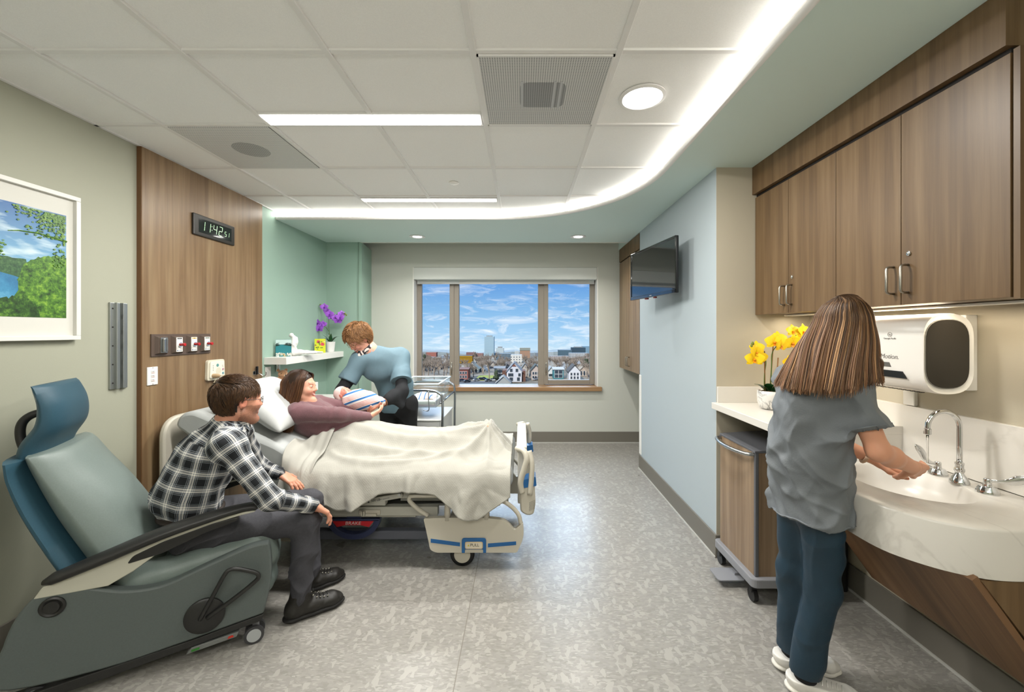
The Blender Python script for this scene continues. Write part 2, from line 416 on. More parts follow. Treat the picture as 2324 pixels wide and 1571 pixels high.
# ================================================================ materials of the room
M_WALL = mat('wall_cream_paint', '#9fa08f', .62, bump=(220, .06))
M_WALLR = mat('wall_white_paint', '#a9b4b9', .62, bump=(220, .06))
M_GREIGE = mat('wall_greige_paint', '#c1c3ba', .62, bump=(220, .06))
M_BEIGE = mat('wall_warm_beige_paint', '#b4ac99', .6, bump=(220, .06))
M_GREEN = mat('wall_green_paint', '#93ad9f', .6, bump=(220, .06))
M_SOFFIT = mat('soffit_sage_daylight_tint', '#cddfd9', .6)  # sage paint, tinted paler and bluer to stand in for window daylight
M_TILE = mat('ceiling_tile', '#f1f1ee', .85, noise=(260, .035), bump=(420, .25))
M_GRID = mat('ceiling_grid_white', '#e3e2df', .45)
M_BASE = mat('cove_base_taupe', '#6f6b62', .5)
M_WHITE = mat('white_paint', '#e6e4de', .45)
M_WOOD = wood_mat('walnut_laminate', '#58432c', '#685136', '#765f43')
M_WOODP = wood_mat('walnut_laminate_panel', '#6f583e', '#7e664b', '#8d7759', rough=.36)
M_WOODH = wood_mat('walnut_laminate_sill', '#7f5f40', '#93714e', '#a18059', grain=(1, 0, 0))
M_CHROME = mat('chrome', '#d9dadb', .07, 1.0)
M_STEEL = mat('brushed_steel', '#b4b6b6', .28, 1.0)
M_NICKEL = mat('satin_nickel', '#a9a59c', .3, 1.0)
M_BLACK = mat('black_plastic', '#101113', .35)
M_DARK = mat('dark_gap', '#1b1713', .8)
M_GLASS = mat('clear_glass', '#ffffff', .0, trans=1.0, ior=1.45)
M_LAMP = emit_mat('lamp_diffuser', (1, .97, .92, 1), 5.0)
M_SPOT = emit_mat('spot_lens', (1, .98, .93, 1), 14.0)
M_COVE = emit_mat('cove_lens', (1, .965, .90, 1), 9.0)

def floor_material():
    m, N, L, b = new_mat('speckled_vinyl_floor')
    tc = N.new('ShaderNodeTexCoord')
    def nd(t, **k):
        n = N.new(t)
        for a, v in k.items():
            try: n.inputs[a].default_value = v
            except Exception: setattr(n, a, v)
        return n
    dn = nd('ShaderNodeTexNoise', Scale=9.0, Detail=3.0); L.new(tc.outputs['Object'], dn.inputs['Vector'])
    dm = N.new('ShaderNodeVectorMath'); dm.operation = 'MULTIPLY_ADD'; dm.inputs[1].default_value = (.03, .03, .03); L.new(dn.outputs['Color'], dm.inputs[0]); L.new(tc.outputs['Object'], dm.inputs[2])
    def chips(scale, rot, st, lo, hi):
        mp = N.new('ShaderNodeMapping'); mp.inputs['Rotation'].default_value = (0, 0, rot); mp.inputs['Scale'].default_value = st; L.new(dm.outputs[0], mp.inputs[0])
        v = N.new('ShaderNodeTexVoronoi'); v.inputs['Scale'].default_value = scale; v.inputs['Randomness'].default_value = 1.0; L.new(mp.outputs[0], v.inputs['Vector'])
        sp = N.new('ShaderNodeSeparateColor'); L.new(v.outputs['Color'], sp.inputs[0])
        r = N.new('ShaderNodeValToRGB'); r.color_ramp.elements[0].position = lo; r.color_ramp.elements[1].position = hi; L.new(sp.outputs[0], r.inputs[0])
        return r.outputs[0]
    def mix(c1, c2, f):
        x = N.new('ShaderNodeMixRGB'); L.new(f, x.inputs[0])
        for s_, q in ((1, c1), (2, c2)):
            if isinstance(q, tuple): x.inputs[s_].default_value = q
            else: L.new(q, x.inputs[s_])
        return x.outputs[0]
    c = mix(hx('#888580'), hx('#8e8b85'), chips(48, .4, (1, 2.1, 1), .4, .6))
    c = mix(c, hx('#82807a'), chips(44, 1.1, (1, 3.2, 1), .74, .80))
    c = mix(c, hx('#9a9791'), chips(32, 2.0, (1.5, .9, 1), .83, .86))
    c = mix(c, hx('#999690'), chips(52, .9, (1, 3.0, 1), .84, .87))
    L.new(c, b.inputs['Base Color'])
    rn = nd('ShaderNodeTexNoise', Scale=6.0); L.new(tc.outputs['Object'], rn.inputs['Vector'])
    mr = N.new('ShaderNodeMapRange'); mr.inputs['To Min'].default_value = .24; mr.inputs['To Max'].default_value = .36; L.new(rn.outputs['Fac'], mr.inputs['Value']); L.new(mr.outputs[0], b.inputs['Roughness'])
    b.inputs['Specular IOR Level'].default_value = .45
    return m
M_FLOOR = floor_material()

def marble_material(name, base, vein, scale=1.5, amt=.5, wd=.01, m0=.45):
    m, N, L, b = new_mat(name)
    tc = N.new('ShaderNodeTexCoord'); n = N.new('ShaderNodeTexNoise'); n.inputs['Scale'].default_value = scale; n.inputs['Detail'].default_value = 7; n.inputs['Roughness'].default_value = .55; n.inputs['Distortion'].default_value = 1.6
    L.new(tc.outputs['Object'], n.inputs['Vector'])
    r = N.new('ShaderNodeValToRGB'); e = r.color_ramp.elements; e[0].position = .5 - wd; e[0].color = (0, 0, 0, 1); e[1].position = .5 + wd; e[1].color = (0, 0, 0, 1); k = e.new(.5); k.color = (amt, amt, amt, 1)
    L.new(n.outputs['Fac'], r.inputs[0])
    n2 = N.new('ShaderNodeTexNoise'); n2.inputs['Scale'].default_value = scale * .8; L.new(tc.outputs['Object'], n2.inputs['Vector'])
    r2 = N.new('ShaderNodeValToRGB'); r2.color_ramp.elements[0].position = m0; r2.color_ramp.elements[1].position = .62; L.new(n2.outputs['Fac'], r2.inputs[0])
    mu = N.new('ShaderNodeMath'); mu.operation = 'MULTIPLY'; L.new(r.outputs[0], mu.inputs[0]); L.new(r2.outputs[0], mu.inputs[1])
    x = N.new('ShaderNodeMixRGB'); x.inputs[1].default_value = hx(base); x.inputs[2].default_value = hx(vein); L.new(mu.outputs[0], x.inputs[0])
    L.new(x.outputs[0], b.inputs['Base Color']); b.inputs['Roughness'].default_value = .28
    MATS[name] = m
    return m
M_QUARTZ = marble_material('white_quartz', '#d6d2ca', '#aba69d', .8, .30, .010, .44)
M_MARBLE = marble_material('grey_veined_marble', '#dcdad6', '#4a4a4c', 7, .95, .03, .25)

def struct(g, name, m, **k):
    o = g.build(name, m, **k); o['kind'] = 'structure'; return o

XL, XR, YN, YB = -2.42, 1.93, -2.6, 5.555
# floor, walls
struct(G().box(XL - .2, XR + .2, YN - .2, YB + .3, -.1, 0), 'floor', M_FLOOR)
struct(G().box(-.292, -.288, YN, YB, 0, .0006), 'trim_1', mat('floor_seam', '#77726a', .6))
struct(G().box(XL - .15, XL, YN, 3.74, 0, 2.9), 'wall_left', M_WALL)
struct(G().box(XL - .15, XL, 3.74, YB + .1, 0, 2.9), 'wall_left_alcove', M_GREEN)
g = G(); g.prism([(XL, 5.05), (-1.985, 5.05), (-1.985, 5.06), (-2.05, YB), (XL, YB)], 0, SZ, 'z'); struct(g, 'wall_chase', M_GREEN)
g = G(); g.box(-2.03, -2.018, 5.044, 5.0501, 0, SZ); struct(g, 'trim_2', mat('green_trim', '#7d9486', .55))
# window wall with its opening
WX0, WX1, WZ0, WZ1, WD = -1.486, 1.031, .762, 2.385, .235
g = G(); T_ = YB + WD + .06
g.box(-2.2, WX0, YB, T_, 0, 2.9); g.box(WX1, 1.95, YB, T_, 0, 2.9); g.box(WX0, WX1, YB, T_, 0, WZ0); g.box(WX0, WX1, YB, T_, WZ1, 2.9)
struct(g, 'wall_window', M_GREIGE)
struct(G().box(XR, XR + .15, YN, 2.76, 0, 2.9), 'wall_right', M_BEIGE)
g = G(); g.box(1.305, XR + .1, 2.746, 4.53, 0, SZ + .02); struct(g, 'wall_right_closet', M_WALLR)
struct(G().box(1.305, XR + .1, 2.743, 2.746, 0, SZ + .02), 'wall_right_return', M_BEIGE)
struct(G().box(1.85, 2.05, 4.5, YB + .1, 0, 2.9), 'wall_right_niche', M_GREIGE)
struct(G().box(XL - .15, XR + .15, YN - .15, YN, 0, 2.9), 'wall_near', M_WALL)
# bases
BH = .152
def base(name, x0, x1, y0, y1):
    g = G(); g.box(x0, x1, y0, y1, 0, BH); o = struct(g, name, M_BASE, bevel=.004); return o
base('baseboard_left', XL, XL + .012, YN, 2.56); base('baseboard_alcove', XL, XL + .012, 3.76, 5.05)
base('baseboard_window', -2.05, 1.85, YB - .012, YB); base('baseboard_closet', 1.293, 1.305, 2.735, 4.53)
base('baseboard_return', 1.293, XR, 2.731, 2.743); base('baseboard_right', XR - .012, XR, YN, 2.74)
g = G(); g.box(XL + .012, XL + .018, YN, 2.56, 0, .012); g.box(1.286, 1.293, 2.73, 4.53, 0, .010); g.box(XR - .019, XR - .012, YN, 2.73, 0, .012); g.box(-2.0, 1.85, YB - .018, YB - .012, 0, .012)
struct(g, 'trim_3', mat('base_toe_grey', '#b3b2ac', .35))
g = G(); g.box(1.298, 1.31, 4.47, 4.535, BH + .01, 1.035, .004); struct(g, 'trim_4', M_WHITE)

# ceiling: lay-in grid, cove lamp, soffit
def cove_curve(off=0.0, n=26):
    cx, cy, r = -.25, 2.79, 1.22 + off
    pts = [(cx + r, YN)] + [(cx + r * math.cos(a), cy + r * math.sin(a)) for a in [PI / 2 * i / n for i in range(n + 1)]]
    return pts + [(XL, cy + r)]
cv = cove_curve(0)
v = [(x, y, CZ) for x, y in cv] + [(XL, YN, CZ)]; v2 = [(x, y, CZ + .05) for x, y, z in v]; n_ = len(v)
ceil = mesh_obj('ceiling', v + v2, [tuple(range(n_ - 1, -1, -1)), tuple(range(n_, 2 * n_))] + [(i, (i + 1) % n_, (i + 1) % n_ + n_, i + n_) for i in range(n_)], M_TILE); ceil['kind'] = 'structure'
def cove_x(y): return -.25 + (1.22 if y < 2.79 else math.sqrt(max(0, 1.22 ** 2 - (y - 2.79) ** 2)))
def cove_y(x): return 2.79 + (1.22 if x < -.25 else math.sqrt(max(0, 1.22 ** 2 - (x + .25) ** 2)))
g = G()
ys = [1.703 + .61 * i for i in range(-7, 4)]; xs = [-.205 + .61 * i for i in range(-4, 3)]
for y in ys: g.box(XL, cove_x(y) - .002, y - .012, y + .012, CZ - .010, CZ + .001)
for x in xs:
    if x < .96 and x > XL: g.box(x - .013, x + .013, YN, cove_y(x) - .002, CZ - .013, CZ + .001)
g.box(XL, XL + .02, YN, 4.0, CZ - .010, CZ + .001)
struct(g, 'trim_5', M_GRID, bevel=.0015)
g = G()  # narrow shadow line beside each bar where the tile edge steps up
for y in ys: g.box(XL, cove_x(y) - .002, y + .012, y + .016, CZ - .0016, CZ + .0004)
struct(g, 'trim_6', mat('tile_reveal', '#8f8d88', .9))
# soffit round the grid (concave outline)
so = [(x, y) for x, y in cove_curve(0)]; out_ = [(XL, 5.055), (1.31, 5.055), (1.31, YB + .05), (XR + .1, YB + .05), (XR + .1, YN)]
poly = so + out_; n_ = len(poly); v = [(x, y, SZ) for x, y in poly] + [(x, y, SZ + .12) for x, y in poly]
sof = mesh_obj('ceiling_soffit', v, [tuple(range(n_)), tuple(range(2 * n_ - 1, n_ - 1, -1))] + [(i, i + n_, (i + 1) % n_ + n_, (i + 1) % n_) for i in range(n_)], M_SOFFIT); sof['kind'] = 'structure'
struct(G().box(XL, 1.9, 5.055, YB + .1, SZ + .10, SZ + .2), 'ceiling_pocket', M_GREIGE)
struct(G().box(-2.0, 1.31, 5.05, 5.062, SZ - .006, SZ + .002), 'trim_7', M_WHITE)
struct(G().box(XL, XR, YN, YB, 2.86, 2.9), 'ceiling_slab', M_WALL)
cl = thing('cove_light', (0, 0, SZ), 'long curved white cove light strip between tile ceiling and green soffit', 'light')
def sweep(prof):
    """profile of (inward offset, z) swept along the cove"""
    vs = []; fs = []; m = len(prof)
    for o_, z in prof: 
        c_ = cove_curve(-o_); vs += [(x, y, z - SZ) for x, y in c_]
    k = len(c_)
    for j in range(m - 1):
        for i in range(k - 1): fs.append((j * k + i, j * k + i + 1, (j + 1) * k + i + 1, (j + 1) * k + i))
    return vs, fs
vs, fs = sweep([(.002, CZ + .002), (.012, CZ - .004), (.014, CZ - .02), (.013, CZ - .036), (.009, CZ - .046), (.002, CZ - .05)])
mesh_obj('lens', vs, fs, M_COVE, cl, smooth=True)
vs, fs = sweep([(.002, CZ - .05), (.010, CZ - .052), (.008, CZ - .062), (.004, SZ - .001), (-.02, SZ - .0012)])
mesh_obj('rim', vs, fs, M_GRID, cl, smooth=True)

# linear lamps, disc lamp, spots, grilles
def linear(y0, y1, label):
    t = thing('linear_ceiling_light', (-.82, (y0 + y1) / 2, CZ), label, 'light', 'linear ceiling lights'); w = (y1 - y0) / 2
    G().box(-.598, .598, -w, w, -.012, .0).box(-.60, .60, -w - .006, -w, -.014, 0).box(-.60, .60, w, w + .006, -.014, 0).build('frame', M_GRID, t)
    G().box(-.59, .59, -w + .008, w - .008, -.0185, -.012, .004).build('diffuser', M_LAMP, t)
linear(2.185, 2.30, 'bright linear ceiling light beside the perforated grille with a square core')
linear(3.575, 3.66, 'thinner linear ceiling light close in front of the cove strip')
t = thing('round_ceiling_light', (.60, 2.04, CZ), 'large round bright ceiling light with white rim in a ceiling tile', 'light')
G().lathe([(.098, 0), (.112, -.003), (.114, -.010), (.098, -.014), (.094, -.006)], n=40).build('rim', M_GRID, t, auto=35)
G().lathe([(0, -.006), (.094, -.0065)], n=40).build('diffuser', M_LAMP, t)
for (x, lab) in ((-1.217, 'small recessed spotlight in the soffit, nearer the green alcove'), (.65, 'small recessed spotlight in the soffit, nearer the television')):
    t = thing('recessed_spotlight', (x, 4.74, SZ), lab, 'light', 'recessed soffit spotlights')
    G().lathe([(.055, .002), (.088, 0), (.090, -.005), (.060, -.008), (.052, -.003)], n=32).build('trim_ring', M_GRID, t, auto=35)
    G().lathe([(0, -.003), (.05, -.0035)], n=28).build('lens', M_SPOT, t)
def perforated(name, base_c, hole_c, scale):
    m, N, L, b = new_mat(name); tc = N.new('ShaderNodeTexCoord'); mp = N.new('ShaderNodeMapping'); mp.inputs['Scale'].default_value = (scale, scale, 1); L.new(tc.outputs['Object'], mp.inputs[0])
    fr = N.new('ShaderNodeVectorMath'); fr.operation = 'FRACTION'; L.new(mp.outputs[0], fr.inputs[0])
    sb = N.new('ShaderNodeVectorMath'); sb.operation = 'SUBTRACT'; sb.inputs[1].default_value = (.5, .5, 0); L.new(fr.outputs[0], sb.inputs[0])
    sp = N.new('ShaderNodeSeparateXYZ'); L.new(sb.outputs[0], sp.inputs[0]); cb = N.new('ShaderNodeCombineXYZ'); L.new(sp.outputs[0], cb.inputs[0]); L.new(sp.outputs[1], cb.inputs[1])
    ln = N.new('ShaderNodeVectorMath'); ln.operation = 'LENGTH'; L.new(cb.outputs[0], ln.inputs[0])
    lt = N.new('ShaderNodeMath'); lt.operation = 'LESS_THAN'; lt.inputs[1].default_value = .30; L.new(ln.outputs[1], lt.inputs[0])
    x = N.new('ShaderNodeMixRGB'); x.inputs[1].default_value = hx(base_c); x.inputs[2].default_value = hx(hole_c); L.new(lt.outputs[0], x.inputs[0]); L.new(x.outputs[0], b.inputs['Base Color'])
    b.inputs['Roughness'].default_value = .5; MATS[name] = m; return m
M_PERF = perforated('perforated_white', '#d9d9d6', '#909395', 95)
M_PERF2 = perforated('perforated_grey', '#cfcfcc', '#7b7e80', 95)
t = thing('ceiling_grille', (.0995, 2.008, CZ), 'perforated square ceiling grille beside the large round ceiling light', 'vent')
G().box(-.288, .288, -.288, .288, -.012, -.009).build('face', M_PERF2, t)
g = G(); g.box(-.292, -.284, -.292, .292, -.016, 0); g.box(.284, .292, -.292, .292, -.016, 0); g.box(-.292, .292, -.292, -.284, -.016, 0); g.box(-.292, .292, .284, .292, -.016, 0); g.build('frame', M_GRID, t)
g = G(); g.prism(round_poly([(-.11, -.10), (.11, -.10), (.11, .11), (-.11, .11)], .045), -.0128, -.012, 'z'); g.build('duct_opening', perforated('perforated_dark', '#9b9c9b', '#5b5d60', 95), t)
for x in (-.10, .055, .085): G().box(x - .006, x + .006, -.11, .12, -.0135, -.0128).build('damper', mat('damper_grey', '#b8babb', .4), t)
t = thing('round_core_grille', (-1.735, 2.618, CZ), 'grey perforated ceiling grille with a round core, above the wood panel', 'vent')
G().box(-.29, .29, -.292, .292, -.012, -.009).build('face', M_PERF, t)
G().lathe([(0, -.0128), (.105, -.0128), (.106, -.012)], n=36).build('duct_opening', perforated('perforated_dark_fine', '#a8a9a8', '#777a7c', 70), t)
t = thing('sprinkler_cover', at(1030, 414, 1088 / (752 - 414)), 'small round white cover plate on a ceiling tile', 'sprinkler cover')
t.location.z = CZ; G().lathe([(0, -.012), (.034, -.010), (.040, -.006), (.036, 0)], n=28).build('cap', M_WHITE, t, auto=50)

# ---------------------------------------------------------------- window
win = bpy.data.objects.new('window_1', None); col.objects.link(win); win.location = (0, YB, 0); win['kind'] = 'structure'
M_FRAME = mat('anodised_window_frame', '#8b8378', .42, .15)
fy0, fy1 = WD - .045, WD + .02
sx = lambda px: (px - VX) * (YB + WD - .03) / FP
sz = lambda py: EYE - (py - VY) * (YB + WD - .03) / FP
g = G()
for a, b_ in ((938, 949), (1026, 1042), (1221, 1237), (1346, 1358)): g.box(sx(a), sx(b_), fy0, fy1, sz(881), sz(605), .004)
g.box(sx(938), sx(1358), fy0, fy1, sz(884), sz(873), .004); g.box(sx(938), sx(1358), fy0, fy1, sz(640), sz(603), .004)
g.build('window_frame', M_FRAME, win)
for a, b_, zb in ((948, 1031, 872), (1234, 1348, 872)):
    s_ = bpy.data.objects.new('casement_sash', None); col.objects.link(s_); s_.parent = win
    f = G(); i0, i1 = sx(a), sx(b_); w = .062
    f.box(i0, i0 + w, fy0 - .012, fy1 - .02, sz(zb), sz(625), .004); f.box(i1 - w, i1, fy0 - .012, fy1 - .02, sz(zb), sz(625), .004); f.box(i0 + w + .0005, i1 - w - .0005, fy0 - .012, fy1 - .02, sz(zb), sz(zb) + w, .004)
    f.build('sash_frame', M_FRAME, s_)
    hxp = i1 - w * .5 if a < 1000 else i0 + w * .5
    h = G(); h.box(hxp - .008, hxp + .008, fy0 - .030, fy0 - .012, sz(850), sz(822), .003); h.tube([(hxp, fy0 - .034, sz(846)), (hxp, fy0 - .036, sz(826))], .006); h.build('handle', M_NICKEL, s_, smooth=True)
g = G()
for a, b_ in ((948, 1031), (1040, 1223), (1234, 1348)): g.box(sx(a), sx(b_), fy1 - .03, fy1 - .026, sz(876), sz(625))
g.build('window_glass', mat('window_glazing', '#ffffff', 0, trans=1.0, ior=1.01), win)
g = G(); g.box(WX0 - .035, WX1 + .045, -.055, WD - .045, WZ0 - .055, WZ0 + .001, .006); g.build('window_sill', M_WOODH, win)
for nm, bx in (('window_reveal', (WX0, WX0 + .012, 0, WD, WZ0, WZ1)), ('window_reveal', (WX1 - .012, WX1, 0, WD, WZ0, WZ1))): G().box(*bx).build(nm, M_WHITE, win)
sh = thing('roller_shade', (-.227, YB, 0), 'rolled up white roller shade in a box above the window', 'window shade')
xa, xb = WX0 + .014 + .227, WX1 - .014 + .227
G().box(xa, xb, -.012, .10, EYE + (752 - 634) * .005975, WZ1 - .003, .004).build('fascia', mat('shade_box', '#cfd2cd', .5), sh)
G().box(xa + .02, xb - .02, .10, .104, EYE + (752 - 640) * .005975, WZ1 - .03).build('fabric', mat('shade_fabric', '#c4c9c8', .8), sh)
g = G(); g.cyl((xa + .02, .102, EYE + (752 - 641) * .005975), (xb - .02, .102, EYE + (752 - 641) * .005975), .011); g.build('hem_bar', M_GRID, sh, smooth=True)
# ================================================================ right-hand casework
FX, DX, CT = 1.545, 1.562, 1.04
YA, YB2, YC = 2.743, 2.034, 1.305
t = thing('cabinet_fascia', (FX, 2.0, 2.43), 'long horizontal walnut fascia board above the wall cabinet doors', 'fascia board')
G().box(0, XR - FX, YC - 2.0, YA - 2.0, 0, SZ - 2.43 - .001).build('board', M_WOOD, t)
G().box(.03, XR - FX, YC - 2.0 + .01, YA - 2.0, -.018, 0).build('shadow_gap', M_DARK, t)
def bar_pull(p0, p1, out, parent, name='handle', r=.005):
    """bent bar handle between two points, standing out by the vector out"""
    p0, p1, o_ = Vector(p0), Vector(p1), Vector(out); d = (p1 - p0).normalized() * .012
    pts = [p0, p0 + o_ * .6] + [p0 + o_ * .9 + d * .3, p0 + o_ + d, p1 + o_ - d, p1 + o_ * .9 - d * .3] + [p1 + o_ * .6, p1]
    g = G(); g.tube(pts, r, 10); return g.build(name, M_NICKEL, parent, smooth=True)
def wall_cabinet(y0, y1, ym, label, keyed):
    t = thing('wall_cabinet', (DX, y0, 1.625), label, 'cabinet', 'walnut wall cabinets'); h = 2.412 - 1.625; w = y1 - y0
    G().box(.020, XR - DX, .001, w - .001, .002, h).build('body', M_WOOD, t)
    for (a, b_, hy) in ((0, ym - y0, ym - y0 - .032), (ym - y0, w, ym - y0 + .032)):
        d = G().box(0, .0195, a + .0015, b_ - .0015, 0, h - .004).build('door', M_WOOD, t, bevel=.001)
        bar_pull((0, hy, .048), (0, hy, .160), (-.032, 0, 0), d)
        if (hy < ym - y0): 
            g = G(); g.lathe([(.0095, 0), (.0095, -.004), (.006, -.006), (0, -.006)], (0, a + (ym - y0) - .035 - a, .205), axis='x'); g.build('lock', M_CHROME, d, auto=40)
    return t
wall_cabinet(YB2, YA - .005, 2.397, 'two-door walnut wall cabinet above the yellow orchid, beside the corner', 1)
wall_cabinet(YC, YB2, 1.684, 'two-door walnut wall cabinet above the paper towel dispenser', 1)
t = thing('under_cabinet_lamp', (1.76, 2.0, 1.625), 'slim light fitting under the walnut wall cabinets', 'light')
G().box(-.03, .03, -.68, .70, -.010, 0, .003).build('housing', M_WHITE, t)
t = thing('end_panel', (FX + .02, YC - .004, 1.62), 'dark walnut end panel closing the wall cabinets at the picture edge', 'panel')
G().box(0, XR - FX - .02, -.018, 0, 0, 2.43 - 1.62 - .015).build('board', M_WOOD, t)

# countertop with end and splash
t = thing('countertop', (1.27, 2.05, CT), 'white quartz countertop under the yellow orchid', 'countertop')
G().box(0, .66, 0, .69, -.042, 0, .003).build('top', M_QUARTZ, t)
G().box(.008, .64, .002, .050, -.33, -.042).build('end_panel', M_QUARTZ, t)
g = G(); g.box(.036, .66, .674, .6925, 0, .105, .002); g.build('splash', M_QUARTZ, t)
t = thing('quartz_backsplash', (XR, 1.9, .885), 'long white veined backsplash on the wall behind the sink', 'backsplash')
G().box(-.02, 0, 1.0 - 1.9, 2.745 - 1.9, 0, .262, .002).build('slab', M_QUARTZ, t)

# sink: slab with bowed apron and oval bowl
SZT, SZB = .885, .726
SC = Vector((1.614, 1.728)); srx, sry = .187, .229
lip = bez([(1.29, 2.052, 0), (1.29, 1.80, 0), (1.291, 1.60, 0), (1.297, 1.50, 0), (1.322, 1.432, 0), (1.384, 1.356, 0), (1.460, 1.308, 0), (1.53, 1.290, 0), (1.64, 1.288, 0), (1.91, 1.292, 0)], 8)
outline = [(p.x, p.y) for p in lip] + [(1.91, 2.052)]
def ray_out(a):
    d = Vector((math.cos(a), math.sin(a))); best = 9
    for i in range(len(outline)):
        p, q = Vector(outline[i]), Vector(outline[(i + 1) % len(outline)]); e = q - p; w_ = p - SC; den = d.x * e.y - d.y * e.x
        if abs(den) < 1e-9: continue
        t_ = (w_.x * e.y - w_.y * e.x) / den; u_ = (w_.x * d.y - w_.y * d.x) / den
        if t_ > 0 and -1e-6 <= u_ <= 1 + 1e-6: best = min(best, t_)
    return SC + d * best
t = thing('washbasin', (SC.x, SC.y, SZT), 'white quartz washbasin deck with bowed apron and oval bowl', 'sink')
corner = [math.atan2(p[1] - SC.y, p[0] - SC.x) for p in ((1.29, 2.052), (1.91, 2.052), (1.91, 1.292))]
angs = sorted([2 * PI * i / 120 - PI for i in range(120)] + corner)
rings = []
for a in angs:
    o_ = ray_out(a) - SC; c_, s_ = math.cos(a), math.sin(a); er = 1 / math.sqrt((c_ / srx) ** 2 + (s_ / sry) ** 2); e = Vector((c_, s_)) * er
    on = o_.normalized(); w_ = o_ - on * .006
    rings.append([(o_.x * .97, o_.y * .97, SZB - SZT + .001), (o_.x, o_.y, SZB - SZT), (o_.x, o_.y, -.008), (w_.x + on.x * .003, w_.y + on.y * .003, -.002), (w_.x, w_.y, 0), (e.x * 1.03, e.y * 1.03, 0), (e.x * 1.0, e.y * 1.0, -.003),
                  (e.x * .97, e.y * .97, -.012), (e.x * .90, e.y * .90, -.055), (e.x * .78, e.y * .78, -.092), (e.x * .55, e.y * .55, -.118), (e.x * .25, e.y * .25, -.128), (e.x * .08, e.y * .08, -.131)])
n_ = len(rings); m_ = len(rings[0]); vs = [p for r_ in rings for p in r_]
fs = [(i * m_ + j, i * m_ + j + 1, ((i + 1) % n_) * m_ + j + 1, ((i + 1) % n_) * m_ + j) for i in range(n_) for j in range(m_ - 1)] + [tuple(i * m_ + m_ - 1 for i in range(n_)), tuple(i * m_ for i in range(n_))]
g = G(); g.add(vs, fs); g.build('deck', M_QUARTZ, t, auto=50)
g = G(); g.lathe([(.019, -.1295), (.020, -.127), (.008, -.127), (0, -.129)], n=24); g.build('drain', M_CHROME, t, auto=40)
# wood guard below the sink
t = thing('sloping_sink_guard', (1.6, 1.3, .5), 'sloping walnut guard panel under the washbasin', 'panel')
a_, b_ = (1.432, .722), (1.747, .286); th = .022; nx, nz_ = (a_[1] - b_[1]), (b_[0] - a_[0]); l_ = math.hypot(nx, nz_); nx, nz_ = nx / l_ * th, nz_ / l_ * th
g = G(); g.prism([(a_[0] - 1.6, a_[1] - .5), (b_[0] - 1.6, b_[1] - .5), (b_[0] - 1.6 + nx, b_[1] - .5 + nz_), (a_[0] - 1.6 + nx, a_[1] - .5 + nz_)], 0, 2.04 - 1.3, 'y'); g.build('board', wood_mat('walnut_laminate_slope', '#664b33', '#7a5a3e', '#8b6b4b', grain=(.72, 0, 1)), t)
g = G(); g.prism([(a_[0] - 1.6 + nx + .008, a_[1] - .5), (b_[0] - 1.6 + nx + .004, b_[1] - .5 + .03), (.31, b_[1] - .5 + .03), (.31, a_[1] - .5)], -.004, .016, 'y'); g.build('side_board', M_WOOD, t)
# faucet with two wrist-blade handles
def bell(g, r, h): g.lathe([(r, 0), (r, .004), (r * .93, .012), (r * .72, .026), (r * .42, h * .8), (r * .36, h), (0, h)], n=28)
t = thing('gooseneck_faucet', (1.815, 1.695, SZT), 'chrome gooseneck faucet on the washbasin deck', 'faucet')
g = G(); bell(g, .032, .052); g.build('base', M_CHROME, t, auto=50)
g = G(); g.lathe([(.013, .045), (.017, .052), (.017, .06), (.0135, .064), (.0135, .075), (.015, .078), (.015, .086), (.010, .09)], n=24); g.build('collar', M_CHROME, t, auto=40)
arc = [(0, 0, .08), (0, 0, .16), (0, 0, .232)] + [(-.0665 + .0665 * math.cos(a), 0, .232 + .0665 * math.sin(a)) for a in [PI * i / 14 for i in range(1, 15)]] + [(-.133, 0, .222)]
g = G(); g.tube(arc, .0095, 14); g.build('spout', M_CHROME, t, smooth=True)
g = G(); g.lathe([(.010, .228), (.0125, .226), (.0125, .205), (.0105, .203), (0, .204)], (-.133, 0, 0), n=24); g.build('aerator', M_CHROME, t, auto=40)
def blade(loc, dirn, up, label):
    t = thing('faucet_handle', loc, label, 'faucet handle', 'chrome wrist blade faucet handles'); g = G(); bell(g, .034, .034); g.build('base', M_CHROME, t, auto=50)
    g = G(); g.lathe([(.010, .032), (.012, .036), (.012, .052), (.010, .056), (0, .056)], n=20); g.build('stem', M_CHROME, t, auto=40)
    d = Vector((dirn[0], dirn[1], 0)).normalized(); P = [d * .0 + Vector((0, 0, .050)), d * .03 + Vector((0, 0, .052)), d * .06 + Vector((0, 0, .052 + up * .2)), d * .085 + Vector((0, 0, .05 + up * .65)), d * .115 + Vector((0, 0, .05 + up))]
    g = G(); g.tube(bez(P, 5), [.007, .007, .0065, .006, .0065, .007, .008, .009, .011, .013, .015, .017, .018, .0185, .0185, .018, .0175, .016, .013, .009, .003], 12, flat=(.35, .9)); g.build('blade', M_CHROME, t, smooth=True)
blade((1.832, 1.80, SZT), (-1, -.12), .085, 'chrome wrist blade handle behind the washing hands')
blade((1.816, 1.594, SZT), (.75, -.8), .035, 'chrome wrist blade handle at the near end of the washbasin')
t = thing('water_stream', (1.682, 1.695, SZT), 'thin stream of water falling from the faucet', 'water')
g = G(); g.tube([(0, 0, .203), (0, 0, .17), (.001, 0, .12), (0, 0, .085)], [.0045, .0036, .0032, .003], 10); g.build('stream', mat('water', '#ffffff', .02, trans=1.0, ior=1.33), t, smooth=True)

